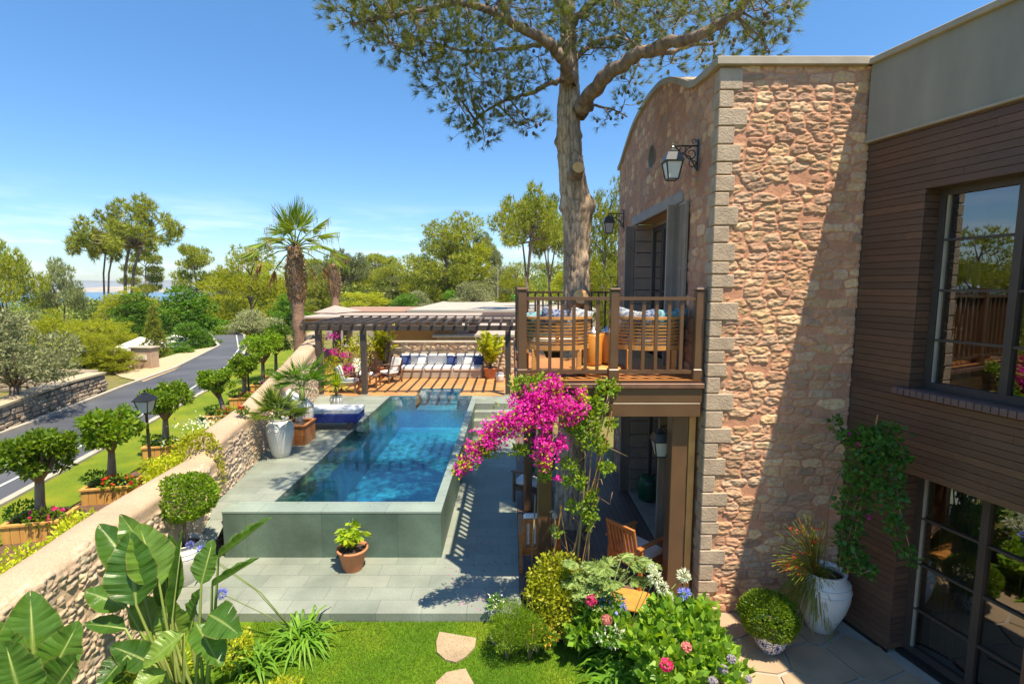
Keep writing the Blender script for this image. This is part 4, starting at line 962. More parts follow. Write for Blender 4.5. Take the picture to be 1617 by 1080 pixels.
TREES=[
 ('open',0,-5,362,26,110,'dark green pine cut off by the left edge of the photo','pine_tree',None),
 ('olive',0,8,476,13.2,185,'silvery olive tree behind the low dry stone wall','olive_tree',None),
 ('open',1,88,402,34,85,'thin wispy pale pine between the left edge and the leaning pines','pine_tree','pine_grey'),
 ('bushy',0,80,492,24,100,'low yellow green pine behind the silvery olive tree','pine_tree','pine_yellow'),
 ('bushy',1,150,500,34,130,'broad young yellow green pine left of the stone sign pillar','pine_tree','pine_yellow'),
 ('lean',0,148,330,62,80,'left one of the two tall leaning bare trunked pines','pine_tree','pine'),
 ('lean',0,178,314,60,130,'right one of the two tall leaning bare trunked pines with the wide crown','pine_tree','pine'),
 ('layer',0,228,402,75,90,'small layered pine with one dark straight stem before the sea','pine_tree',None),
 ('layer',1,305,390,55,105,'flat topped layered pine leaning over the sea gap','pine_tree',None),
 ('bushy',2,392,398,46,140,'bright yellow green bushy pine behind the large fan palm','pine_tree','pine_yellow'),
 ('round',0,292,462,38,125,'dense dark green broadleaf tree behind the road end','broadleaf_tree',None),
 ('round',1,215,470,48,110,'rounded green broadleaf tree below the leaning pines','broadleaf_tree',None),
 ('cone',0,240,478,27,42,'narrow dark conical evergreen beside the white parasols','conifer',None),
 ('olive',0,400,484,38,100,'grey green olive tree at the far bend of the road','olive_tree',None),
 ('round',0,335,505,40,90,'leafy green tree where the road disappears','broadleaf_tree',None),
 ('bushy',0,505,432,58,90,'green pine between the two fan palms','pine_tree',None),
 ('open',0,545,384,66,90,'airy pine just right of the slimmer fan palm','pine_tree','pine_grey'),
 ('open',1,600,398,70,95,'airy pine with thin dark stems left of the cloud gap','pine_tree',None),
 ('bushy',1,575,460,52,95,'low bright pine above the orange fascia building','pine_tree','pine_yellow'),
 ('bushy',2,625,440,62,70,'small olive coloured pine left of the large round crowned pine','pine_tree','pine_grey'),
 ('bushy',0,705,338,56,135,'large round crowned pine behind the grey gravel roof','pine_tree',None),
 ('bushy',1,668,398,60,80,'bright lower pine leaning against the large round crowned pine','pine_tree','pine_yellow'),
 ('open',1,762,362,60,75,'dull green pine right behind the large round crowned pine','pine_tree','pine_grey'),
 ('olive',0,792,412,55,80,'pale grey olive tree behind the yellow and green play bench','olive_tree',None),
 ('open',0,832,278,34,125,'tall open pine with forked dark stems left of the thick trunk','pine_tree','pine'),
 ('open',1,868,300,38,90,'slender open pine almost hidden by the thick trunk','pine_tree','pine'),
 ('bushy',2,815,420,48,75,'low green pine under the tall open pine','pine_tree','pine_yellow'),
 ('bushy',0,958,286,27,100,'bright yellow green pine between the thick trunk and the stone gable','pine_tree','pine_yellow'),
 ('bushy',1,1040,300,34,120,'pine mostly hidden behind the stone house','pine_tree',None),
 ('bushy',2,905,400,42,90,'low pine behind the thick trunk above the balcony rail','pine_tree','pine_yellow'),
 ('round',1,455,470,44,80,'green broadleaf tree behind the large fan palm trunk','broadleaf_tree',None),
 ('bushy',1,435,425,60,90,'tall yellowish pine left of the large fan palm skirt','pine_tree','pine_yellow'),
 ('olive',0,655,455,48,70,'loose pale shrub like tree left of the grey gravel roof','olive_tree',None),
 ('round',0,712,462,50,50,'small leafy tree before the little stone outbuilding','broadleaf_tree',None),
 ('bushy',0,128,520,20.5,120,'broad low yellow green pine bush right above the dry stone wall end','shrub','pine_yellow'),
 ('bushy',2,178,548,20.8,80,'small yellow green pine bush beside the left face of the sign pillar','shrub','pine_yellow'),
 ('bushy',0,200,455,50,110,'bushy pine under the leaning bare trunked pines','pine_tree','pine_yellow'),
 ('round',0,100,545,22,120,'leafy olive green bush between the silvery olive and the gravel lay-by','shrub','pine_yellow'),
 ('bushy',0,172,515,33,120,'yellow green bushy pine directly left of the sign pillar','pine_tree','pine_yellow'),
 ('round',1,300,515,31,100,'dense green shrub along the road right of the sign pillar','shrub',None),
 ('round',0,290,548,27,50,'low green shrub touching the right side of the sign pillar','shrub',None),
 ('round',1,345,520,37,70,'bright green shrub at the far road bend','shrub','boxwood'),
 ('round',0,50,500,30,110,'olive green bush behind the short dry stone wall','shrub','pine_grey'),
 ('bushy',1,350,432,52,110,'yellowish pine left of the bright bushy pine','pine_tree','pine_yellow'),
 ('bushy',0,620,415,64,90,'middle sized pine left of the large round crowned pine gap','pine_tree',None),
 ('bushy',1,515,410,66,90,'pine rising behind the slimmer fan palm','pine_tree','pine_grey'),
 ('bushy',2,735,352,58,110,'right half crown beside the large round crowned pine','pine_tree','pine_yellow'),
 ('round',0,640,468,44,80,'green bush against the brownish flat roof','shrub',None),
 ('olive',0,745,440,50,90,'dry grey scrubby tree between outbuilding and play bench','scrub_tree',None),
]
for kd,i,u,v,D,wpx,lab,nm,m in TREES: place_tree(kd,i,u,v,D,wpx,lab,nm,G,m)
rw=random.Random(44)
for k in range(22):
    u=rw.uniform(340,965); D=rw.uniform(68,105); kd=rw.choice(['bushy','bushy','open','layer']); place_tree(kd,rw.randrange(len(PT[kd])) ,u,rw.uniform(392,432) if not 640<u<690 else 425,D,rw.uniform(75,115),'pine in the dense wood of similar pines behind the roofs and pergola','pine_tree','similar pines in the wood behind the roofs',rw.choice([None,'pine_yellow','pine_grey','pine_yellow']))
# trees outside the frame on the left and behind, seen mirrored in the panes
for k,(x,y,s) in enumerate(((-19,3,.7),(-22,9,.9),(-26,-4,1.1),(-19,-10,1.0),(-19.5,13,.55),(-25,16,.8))):
    t=copy_tree(PT['bushy'][k%3]); t.name='pine_tree'; t.location=(x,y,OUT); t.scale=(s,s,s); tag(t,'pine beyond the left edge of the photo mirrored in the window panes','tree','pines mirrored in the panes')
# far woodland: one mass of canopy to the shore
def woodland():
    rng=np.random.default_rng(77); C=[];Rr=[]
    for _ in range(5600):
        a=rng.uniform(-1.15,1.15); r=62*math.exp(rng.random()*3.0); 
        x=r*math.sin(a); y=r*math.cos(a)
        if y<60: continue
        C.append((x,y)); Rr.append(r)
    C=np.array(C);Rr=np.array(Rr); k=len(C); z=terrain_z(C[:,0],C[:,1]); ok=z>-29; C,Rr,z=C[ok],Rr[ok],z[ok]; Ps=[];Ds=[];Ls=[]
    for (x,y),r,zz_ in zip(C,Rr,z):
        n=int(np.clip(16000/r,36,220)); h=(3.4+2.2*rng.random())*(1 if r<250 else 1.0); w=2.2+1.6*rng.random(); w*=1+r/500
        d=rdir(n,.35,rng); p=np.array([x,y,zz_+h*.55])+d*np.array([w,w,h*.5])*(.6+.4*rng.random((n,1))); Ps.append(p); Ds.append(d+rdir(n,.5,rng)*.8); Ls.append(np.full(n,.0024*r+.22))
    P=np.concatenate(Ps);D=np.concatenate(Ds);L_=np.concatenate(Ls); D/=np.linalg.norm(D,axis=1,keepdims=True)
    V,F=leaves(P,D,L_,L_*.55,rng)
    o=link('woodland',np_mesh('woodland',V,F),M['pine_far']); tag(o,'green pine and scrub woodland running down to the sea','woodland',kind='stuff')
M['pine_far']=leafmat('woodland_leaves',[(.14,.20,.035),(.22,.275,.04),(.09,.15,.035),(.30,.32,.05),(.17,.22,.04)],.3)
woodland()
for l in PT.values():
    for t in l:
        for c in kids(t): bpy.data.objects.remove(c)
        bpy.data.objects.remove(t)
# ---------------- pergola
UP=.765
perg=empty('pergola',(-3.2,16.3,UP),0,'dark timber pergola with open slatted roof over the orange deck','pergola')
PZT=3.02
pf=[(-6.18,16.25),(-4.75,16.25),(-.13,16.25)]; pb=[(-6.18,19.4),(-4.75,19.4),(-.13,19.4)]
for x,y in pf+pb:
    b=MB(); b.box((x-.085,y-.085,UP),(x+.085,y+.085,PZT-.16),bev=.008); b.build('post',M['brown_dark'],perg,True)
    b=MB(); b.box((x-.12,y-.12,UP-.004),(x+.12,y+.12,UP+.035)); b.build('post_base',M['kerb'],perg,True)
for y in (16.25,19.4):
    b=MB(); b.box((-6.75,y-.06,PZT-.16),(.30,y+.06,PZT),bev=.006); b.build('beam',M['brown_dark'],perg,True)
for y in (16.02,19.65):
    b=MB(); b.box((-6.6,y-.025,PZT+.09),(.12,y+.025,PZT+.125)); b.build('edge_lath',M['brown_dark'],perg,True)
n=19
for i in range(n):
    x=-6.5+6.5*i/(n-1); b=MB(); b.box((x-.032,15.96,PZT+.002),(x+.032,19.72,PZT+.088)); b.build('rafter',M['brown_dark'],perg,True)
# ---------------- bench wall with niches and long white sofa
wallm=M['far_stone']
bw=empty('bench_wall',(-2.9,20.25,UP),0,'low sand coloured stone wall with two square niches behind the white sofa','wall')
b=MB(); z1=2.03
cells=[(-5.6,-3.55),(-3.0,-1.65),(-1.1,.6)]
b.box((-5.6,20.1,UP-.1),(.6,20.42,1.30)); b.box((-5.6,20.1,1.60),(.6,20.42,z1))
for a,c in cells: b.box((a,20.1,1.30),(c,20.42,1.60))
b.box((-5.6,20.40,1.30),(.6,20.424,1.60))
U,Vv=np.meshgrid(np.arange(-5.6,.62,.03),np.arange(UP,z1+.01,.03),indexing='ij'); hh,c=rubble(U,Vv,.34,.13,91,.03,pal=PAL*1.5,mort=(.62,.42,.26),cover=.1); P=np.stack([U,20.098-hh,Vv],-1); n_,K=U.shape
i,j=np.meshgrid(np.arange(n_-1),np.arange(K-1),indexing='ij'); F=np.stack([i*K+j,(i+1)*K+j,(i+1)*K+j+1,i*K+j+1],-1).reshape(-1,4)
uu=U[:-1,:-1].ravel(); vv=Vv[:-1,:-1].ravel(); kp=~((vv>1.30)&(vv<1.60)&(((uu>-3.55)&(uu<-3.0))|((uu>-1.65)&(uu<-1.1))))
link('stone_facing',np_mesh('stone_facing',P.reshape(-1,3),F[kp],col=c.reshape(-1,3)),M['wall_rubble'],bw,True)
b.build('core',M['far_stone'],bw,True)
b=MB(); b.box((-5.65,20.04,z1),(.65,20.46,z1+.05),bev=.008); b.build('capstone',M['coping'],bw,True)
for a,c_ in ((-3.55,-3.0),(-1.65,-1.1)):
    b=MB(); b.box((a-.1,20.05,1.60),(c_+.1,20.11,1.72),bev=.01); b.build('niche_lintel',M['coping'],bw,True)
bx=empty('stone_pier',(-6.2,19.6,UP),0,'rough stone pier beside the bougainvillea at the pergola corner','pier'); b=MB(); b.box((-6.45,19.3,UP-.1),(-5.65,20.3,1.95),bev=.03); b.build('pier',M['far_stone'],bx,True); b=MB(); b.box((-6.5,19.25,1.95),(-5.6,20.34,2.02),bev=.01); b.build('capstone',M['coping'],bx,True)
sofa=empty('long_sofa',(-2.8,19.6,UP),0,'long white cushioned built in sofa on the orange deck','sofa')
b=MB(); b.box((-4.45,19.25,UP),(-1.15,20.0,UP+.28),bev=.02); b.build('base',M['coping'],sofa,True)
for k in range(3):
    a=-4.42+1.09*k; b=MB(); b.box((a,19.22,UP+.285),(a+1.07,19.85,UP+.44),bev=.035); b.build('seat_cushion',M['cushion'],sofa,True)
    b=MB(); b.box((a,0,0),(a+1.07,.16,.42),Matrix.Translation((0,19.84,UP+.445))@Matrix.Rotation(R(-10),4,'X'),bev=.045); b.build('back_cushion',M['cushion'],sofa,True)
def pillow(p,w,h,m,label,rx=-18,rz=0,group=None,name='pillow',t=.12,rr=0):
    b=S(MB()); n=9; V=[]
    for s in (1,-1):
        for i in range(n):
            for j in range(n):
                u=-1+2*i/(n-1); v=-1+2*j/(n-1); e=(1-u*u)**.5*(1-v*v)**.5 if abs(u)<1 and abs(v)<1 else 0
                k=1-.06*(1-abs(u))*(abs(v)>.9)-.0; V.append((u*w/2*(1-.07*(1-v*v)*abs(u)),s*t/2*e**.7,h/2+v*h/2*(1-.07*(1-u*u)*abs(v))))
    f=[(i*n+j,(i+1)*n+j,(i+1)*n+j+1,i*n+j+1) for i in range(n-1) for j in range(n-1)]; f2=[tuple(q+n*n for q in t_[::-1]) for t_ in f]
    b.add(V,f+f2); o=b.build(name,m); o.location=p; o.rotation_euler=(R(rx),R(rr),R(rz)); tag(o,label,'cushion',group); return o
pillow((-4.15,19.72,UP+.45),.42,.36,M['navy'],'blue cushion at the left end of the long white sofa',rx=-15,rz=8)
pillow((-2.35,19.72,UP+.45),.42,.34,M['navy'],'blue cushion in the middle of the long white sofa',rx=-15)
pillow((-1.32,19.72,UP+.45),.40,.34,M['navy'],'blue cushion at the right end of the long white sofa',rx=-15,rz=-8)
pillow((-3.55,19.72,UP+.45),.46,.34,M['cushion'],'cream cushion between the left and middle blue cushions on the long sofa',rx=-16,rz=-4)
pillow((-1.72,19.72,UP+.45),.46,.34,M['cushion'],'cream cushion between the middle and right blue cushions on the long sofa',rx=-16,rz=4)
# ---------------- chairs
def armchair(loc,rz,label,wood='teak',cush='cushion',slats=7,w=.62,back_h=.86,group=None,sc=1,back_cushion=True,name='armchair',cat='armchair',tilt=14):
    r=empty(name,loc,rz,label,cat,group,sc); wd=M[wood]; d=.62; sh=.34
    for x in (-w/2+.025,w/2-.025):
        b=MB(); b.box((x-.025,-d/2,0),(x+.025,-d/2+.05,.60),bev=.005); b.build('leg',wd,r)
        b=MB(); b.beam((x,d/2-.02,0),(x,d/2-.06,.62),.05,.05,up=(0,1,0)); b.build('leg',wd,r)
        b=MB(); b.box((x-.038,-d/2-.03,.60),(x+.038,d/2+.03,.63),bev=.006); b.build('armrest',wd,r)
        b=MB(); b.box((x-.018,-d/2+.05,sh-.10),(x+.018,d/2-.06,sh-.03)); b.build('side_rail',wd,r)
    b=MB(); b.box((-w/2+.05,-d/2+.005,sh-.10),(w/2-.05,-d/2+.035,sh-.03)); b.box((-w/2+.05,d/2-.10,sh-.10),(w/2-.05,d/2-.07,sh-.03))
    for k in range(6): y=-d/2+.06+k*.09; b.box((-w/2+.045,y,sh-.03),(w/2-.045,y+.06,sh-.012))
    b.build('seat',wd,r)
    T=Matrix.Translation((0,d/2-.06,sh-.02))@Matrix.Rotation(R(-tilt),4,'X'); b=MB(); bh=back_h-sh
    b.box((-w/2+.05,-.018,-.03),(-w/2+.10,.018,bh),T,.005); b.box((w/2-.10,-.018,-.03),(w/2-.05,.018,bh),T,.005)
    b.box((-w/2+.10,-.017,bh-.07),(w/2-.10,.017,bh),T,.005); b.box((-w/2+.10,-.017,.02),(w/2-.10,.017,.08),T,.005)
    for k in range(slats):
        x=-w/2+.12+(w-.24)*(k+.5)/slats; b.box((x-.019,-.009,.08),(x+.019,.009,bh-.07),T)
    b.build('backrest',wd,r)
    if cush:
        b=MB(); b.box((-w/2+.055,-d/2+.0,sh-.01),(w/2-.055,d/2-.10,sh+.09),bev=.028); b.build('seat_cushion',M[cush],r)
        if back_cushion: b=MB(); b.box((-w/2+.06,-.125,.08),(w/2-.06,-.022,bh+.03),T,.028); b.build('back_cushion',M[cush],r)
    return r
M['green_cloth']=mat('green_cloth',(.03,.16,.06),(.02,.11,.04),4,.9)
armchair((.42,9.95,.012),R(-115),'dark wood armchair with white cushions beside the pool walk behind the magenta blossom','teak_dark',back_h=.95)
pillow((.36,9.98,.45),.36,.36,M['green_cloth'] if 'green_cloth' in M else mat('green_cloth',(.03,.16,.06),(.02,.11,.04),4,.9),'green cushion on the white cushioned armchair beside the pool walk',rx=-14,rz=-115)
armchair((.42,7.55,.012),R(180),'teak slat back armchair seen from behind at the left timber column','teak',back_h=.92,slats=4)
armchair((1.85,7.2,.012),R(128),'teak slat back armchair turned sideways in front of the dark shutters','teak',back_h=.95,slats=6,back_cushion=False)
for a,(loc,rz,lab) in enumerate((((-5.45,16.75,UP),R(95),'dark wood chair with pale cushion nearest the pergola corner post'),((-5.5,18.3,UP),R(30),'wooden armchair with white cushions beside the bougainvillea'),((-4.45,18.5,UP),R(-40),'wooden armchair with white back cushion by the tall potted palm'))):
    armchair(loc,rz,lab,'teak_dark',back_h=.86,slats=6,w=.6)
t=empty('side_table',(-4.95,17.6,UP),0,'small dark wood table between the three pergola chairs','table')
b=MB(); b.box((-.32,-.3,.40),(.32,.3,.435),bev=.006); b.build('table_top',M['teak_dark'],t)
for sx_ in (-1,1):
    for sy_ in (-1,1): b=MB(); b.box((sx_*.28-.022,sy_*.26-.022,0),(sx_*.28+.022,sy_*.26+.022,.40)); b.build('leg',M['teak_dark'],t)
b=S(MB()); 
o=MB(); S(o); o.lathe([(.0,0),(.09,0),(.10,.01),(.06,.02),(.05,.09),(.0,.09)],14); q=o.build('white_bowl',M['white_glaze']); q.location=(-4.9,17.6,UP+.437); tag(q,'small white bowl on the dark table under the pergola','bowl')
# barrel back teak chairs on the balcony
def barrel_chair(loc,rz,label,w=.98):
    r=empty('barrel_chair',loc,rz,label,'armchair'); wd=M['teak_light']; Rr=w/2
    def arc(r0,z,h,th,a0=-15,a1=195,n=22,lean=0):
        b=MB(); V=[]
        for i in range(n+1):
            a=R(a0+(a1-a0)*i/n); c,s=math.cos(a),math.sin(a)*.82
            for rr_,zz_ in ((r0,z),(r0+th,z),(r0+th+lean,z+h),(r0+lean,z+h)): V.append((rr_*c,rr_*s,zz_))
        f=[]
        for i in range(n):
            for q in range(4): f.append((i*4+q,(i+1)*4+q,(i+1)*4+(q+1)%4,i*4+(q+1)%4))
        f+=[(0,1,2,3),(n*4+3,n*4+2,n*4+1,n*4)]; b.add(V,f); return b
    for k in range(7):
        z=.42+k*.045; arc(Rr-.03+.004*k,z,.022,.016,lean=.003).build('back_slat',wd,r)
    arc(Rr-.035,.745,.035,.065).build('top_rail',wd,r); arc(Rr-.05,.335,.06,.045).build('lower_rail',wd,r)
    for a in (-12,22,55,90,125,158,192):
        c,s=math.cos(R(a)),math.sin(R(a))*.82; b=MB(); b.beam(((Rr-.045)*c,(Rr-.045)*s,.39),((Rr-.02)*c,(Rr-.02)*s,.745),.05,.03,up=(c,s,0)); b.build('upright',wd,r)
    for x,y in ((-Rr+.1,-.18),(Rr-.1,-.18),(-Rr*.62,Rr*.56),(Rr*.62,Rr*.56)):
        b=MB(); b.box((x-.03,y-.03,0),(x+.03,y+.03,.335),bev=.005); b.build('leg',wd,r)
    b=MB(); V=[((Rr-.05)*math.cos(R(a)),(Rr-.05)*math.sin(R(a))*.82) for a in range(-15,196,10)]; b.poly(V,.335,.36); b.build('seat',wd,r)
    b=MB(); V=[((Rr-.09)*math.cos(R(a)),(Rr-.09)*math.sin(R(a))*.82) for a in range(-15,196,10)]; b.poly(V,.362,.45); b.build('seat_cushion',M['cushion'],r)
    return r
m,nt,out=newmat('patterned_blue'); vo=nt.nodes.new('ShaderNodeTexVoronoi'); vo.inputs['Scale'].default_value=26; nt.links.new(objco(nt),vo.inputs[0]); pbsdf(nt,out,ramp(nt,vo.outputs['Distance'],[(.3,(.04,.07,.20)),(.7,(.30,.36,.48))]),.9); M['pat_blue']=m
m,nt,out=newmat('patterned_teal'); vo=nt.nodes.new('ShaderNodeTexVoronoi'); vo.inputs['Scale'].default_value=20; nt.links.new(objco(nt),vo.inputs[0]); pbsdf(nt,out,ramp(nt,vo.outputs['Distance'],[(.25,(.03,.15,.22)),(.65,(.25,.48,.55))]),.9); M['pat_teal']=m
m,nt,out=newmat('patterned_flecks'); pbsdf(nt,out,ramp(nt,noise(nt,30,2,objco(nt)),[(.45,(.62,.63,.62)),(.55,(.20,.26,.36))]),.9); M['pat_fleck']=m
barrel_chair((.56,7.25,BF),R(178-180+180),'curved slatted teak chair left of the amber drums on the balcony') if False else None
c1=barrel_chair((.60,7.12,BF),PI+R(180),'curved slatted teak tub chair on the left half of the balcony')
c2=barrel_chair((1.88,7.12,BF),PI+R(180),'curved slatted teak tub chair on the right half of the balcony near the shutters')
c1.rotation_euler=(0,0,PI); c2.rotation_euler=(0,0,PI)
for x,m,lab,rz,dy in ((.34,'pat_teal','teal patterned cushion at the left corner of the left tub chair',-18,.02),(.52,'pat_blue','dark blue patterned cushion in the middle of the left tub chair',4,-.05),(.84,'pat_fleck','white and blue flecked cushion at the right of the left tub chair',24,.0),
   (1.55,'pat_fleck','white and blue flecked cushion at the left of the right tub chair',-24,.0),(1.80,'pat_blue','dark blue patterned cushion in the middle of the right tub chair',0,-.06),(2.02,'pat_teal','slim teal patterned cushion right of the dark blue one in the right tub chair',18,-.04),(2.22,'pat_teal','teal patterned cushion leaning at the right end of the right tub chair',38,.04)):
    pillow((x,6.98+dy,BF+.46+.05*abs(math.sin(x*9))),.36,.40,M[m],lab,rx=16,rz=rz,t=.14,rr=14*math.sin(x*17))
def drum(loc,label):
    r=empty('side_drum',loc,0,label,'side table'); b=S(MB()); b.lathe([(.0,.0),(.125,.0),(.13,.02),(.13,.40),(.12,.42),(0,.42)],24); b.build('body',M['amber'],r)
    b=S(MB()); b.lathe([(.0,.0),(.10,.0),(.085,.035),(.03,.07),(.028,.09),(0,.1)],20,(0,0,.422)); b.build('lid',M['steel'],r)
M['amber']=mat('amber_wood',(.62,.27,.04),(.52,.2,.03),4,.35); M['steel']=mat('brushed_steel',(.5,.5,.52),(.4,.4,.42),6,.25,metal=.9)
drum((1.13,7.1,BF+.1),'left one of the two amber drums with silver lids between the tub chairs'); drum((1.36,7.25,BF+.1),'right one of the two amber drums with silver lids between the tub chairs')
b=S(MB()); b.lathe([(0,0),(.34,0),(.35,.02),(.35,.05),(.33,.08),(0,.08)],28); q=b.build('round_tray',M['teak_light']); q.location=(1.26,7.15,BF+.003); tag(q,'low round wooden tray on the balcony floor under the amber drums','tray')
b=MB(); b.box((-.35,-.16,0),(.35,.16,.09),bev=.01)
r=empty('wooden_step',(.72,6.72,BF+.002),R(4),'low light wooden footstool on the balcony floor behind the rail','footstool'); b=MB(); b.box((-.32,-.12,.05),(.32,.12,.08),bev=.006); b.build('top',M['teak_light'],r)
for sx_ in (-.26,.26): b=MB(); b.box((sx_-.02,-.1,0),(sx_+.02,.1,.05)); b.build('leg',M['teak_light'],r)
# green ceramic stool
r=empty('ceramic_stool',(2.72,9.85,.031),0,'dark green glazed ceramic garden stool in the ground floor doorway','stool'); b=S(MB()); b.lathe([(0,0),(.15,0),(.17,.03),(.205,.14),(.215,.24),(.205,.34),(.17,.45),(.15,.48),(0,.49)],28); b.build('body',mat('green_glaze',(.01,.13,.05),(.008,.09,.035),12,.2,.4,.01,30),r)
b=S(MB())
for z in (.04,.44): b.tube([( .185*math.cos(a),.185*math.sin(a),z) for a in np.linspace(0,2*PI,25)],.008,5)
b.build('rim_band',M['brown_dark'],r)
# garden tools leaning on the column
r=empty('garden_broom',(.28,6.82,.02),0,'old straw broom leaning by the left timber column','broom'); b=S(MB()); b.tube([(0,0,.4),(.05,.08,1.35)],.012,7); b.build('handle',M['woodstem'],r)
P=np.zeros((160,3)); P[:,2]=.42; D=rdir(160)*.22+np.array([-.05,-.05,-1]); D/=np.linalg.norm(D,axis=1,keepdims=True); V,F=tris(P,D,.38,.014); link('straw',np_mesh('straw',V,F),M['deadfrond'],r)
r=empty('walking_cane',(.60,6.80,.02),0,'pale wooden cane with a knobbed grip beside the left timber column','cane'); b=S(MB()); b.tube([(0,0,0),(.0,.04,1.0),(-.0,.05,1.12),(-.04,.05,1.15),(-.07,.05,1.12)],.014,8); b.build('shaft',M['coping'],r)
# ---------------- sun lounger
r=empty('sun_lounger',(-4.75,12.55,.762),R(2),'wooden sun lounger with blue side cloth and white grey mattress by the pool','sun lounger')
for x in (-.78,.72):
    for y in (-.27,.27): b=MB(); b.box((x-.035,y-.03,0),(x+.035,y+.03,.24),bev=.005); b.build('leg',M['teak_dark'],r)
b=MB(); b.box((-.95,-.33,.24),(.95,-.29,.31)); b.box((-.95,.29,.24),(.95,.33,.31)); b.box((-.95,-.29,.24),(-.91,.29,.31)); b.box((.91,-.29,.24),(.95,.29,.31))
for k in range(13): x=-.86+k*.14; b.box((x-.045,-.29,.275),(x+.045,.29,.29))
b.build('frame',M['teak_dark'],r)
b=MB(); b.box((-.35,-.335,.18),(.96,.335,.40),bev=.02); b.add([(-.35,-.335,.20),(-.35,.335,.20),(-.98,.335,.72),(-.98,-.335,.72),(-.35,-.335,.40),(-.35,.335,.40),(-.90,.335,.80),(-.90,-.335,.80)],[(0,3,2,1),(4,5,6,7),(0,1,5,4),(2,3,7,6),(0,4,7,3),(1,2,6,5)]); b.build('blue_cover',M['blue_cloth'],r)
b=MB()
def slab(p,q,w,t,b):
    b.beam(p,q,w,t)
for k in range(3): slab((-.32+.44*k,0,.45),(.10+.44*k,0,.45),.62,.085,b)
slab((-.36,0,.47),(-.66,0,.68),.62,.085,b); slab((-.67,0,.69),(-.98,0,.90),.62,.085,b); b.build('mattress',M['cushion'],r)
b=S(MB()); b.tube([(-.99,-.28,.93),(-.99,.28,.93)],.07,10); b.build('head_roll',M['cushion'],r)
# ---------------- urns, pots, boxes
def urn(loc,label,h=.8,rm=.27,m='white_glaze',name='urn',foot=.15,neck=.16,cat='urn',bands=True):
    r=empty(name,loc,0,label,cat); b=S(MB())
    prof=[(foot,0),(foot+.015,.01),(foot+.05,h*.15),(rm*.86,h*.38),(rm*.98,h*.58),(rm,h*.70),(rm*.95,h*.82),(rm*.80,h*.91),(neck+.02,h*.955),(neck+.01,h*.965),(neck+.035,h*.985),(neck+.04,h),(neck+.01,h),(neck-.01,h*.95),(rm*.8,h*.85)]
    b.lathe(prof,32); b.build('body',M[m],r)
    b=MB(); b.lathe([(0,h*.88),(rm*.84,h*.88)],20,cap=(False,False)); b.build('soil',M['soil'],r)
    if bands:
        b=S(MB())
        for z,rr_ in ((h*.72,rm*1.0),(h*.82,rm*.955)): b.tube([(rr_*math.cos(a),rr_*math.sin(a),z) for a in np.linspace(0,2*PI,29)],.007,5)
        b.build('raised_band',M[m],r)
    return r
def taperpot(loc,label,h,r0,r1,m,name='terracotta_pot',cat='flower pot'):
    r=empty(name,loc,0,label,cat); b=S(MB()); b.lathe([(r0,0),(r0*1.02,.01),(r1*.97,h*.86),(r1*1.0,h*.88),(r1*1.08,h*.90),(r1*1.1,h*.94),(r1*1.08,h),(r1*.97,h),(r1*.93,h*.86)],32); b.build('body',M[m] if isinstance(m,str) else m,r)
    b=MB(); b.lathe([(0,h*.87),(r1*.94,h*.87)],20,cap=(False,False)); b.build('soil',M['soil'],r); return r
def woodbox(loc,rz,w,d,h,label,m='teak',name='planter_box',group=None,cat='planter'):
    r=empty(name,loc,rz,label,cat,group); b=MB(); n=max(2,int(w/.1))
    for y in (-d/2,d/2-.025):
        for k in range(n): a=-w/2+w*k/n; b.box((a+.004,y,0),(a+w/n-.004,y+.025,h))
    n2=max(2,int(d/.1))
    for x in (-w/2,w/2-.025):
        for k in range(n2): a=-d/2+.026+(d-.052)*k/n2; b.box((x,a+.003,0),(x+.025,a+(d-.052)/n2-.003,h))
    b.build('side_boards',M[m],r); b=MB(); b.box((-w/2-.02,-d/2-.02,h),(w/2+.02,-d/2+.04,h+.03)); b.box((-w/2-.02,d/2-.04,h),(w/2+.02,d/2+.02,h+.03)); b.box((-w/2-.02,-d/2+.04,h),(-w/2+.04,d/2-.04,h+.03)); b.box((w/2-.04,-d/2+.04,h),(w/2+.02,d/2-.04,h+.03)); b.build('rim',M[m],r)
    b=MB(); b.box((-w/2+.03,-d/2+.03,h-.08),(w/2-.03,d/2-.03,h-.04)); b.build('soil',M['soil'],r); return r
m,nt,out=newmat('blue_white_glaze'); vo=nt.nodes.new('ShaderNodeTexVoronoi'); vo.inputs['Scale'].default_value=15; co=objco(nt); nt.links.new(co,vo.inputs[0]); v2=nt.nodes.new('ShaderNodeTexVoronoi'); v2.feature='DISTANCE_TO_EDGE'; v2.inputs['Scale'].default_value=15; nt.links.new(co,v2.inputs[0])
a_=ramp(nt,vo.outputs['Distance'],[(.12,(.7,.7,.7)),(.18,(.03,.05,.25)),(.36,(.03,.06,.28)),(.42,(.72,.72,.72))]); e_=ramp(nt,v2.outputs['Distance'],[(.03,(.05,.07,.28)),(.06,(1,1,1))]); pbsdf(nt,out,mixc(nt,1.,a_,e_,'MULTIPLY'),.25,coat=.3); M['bluewhite']=m
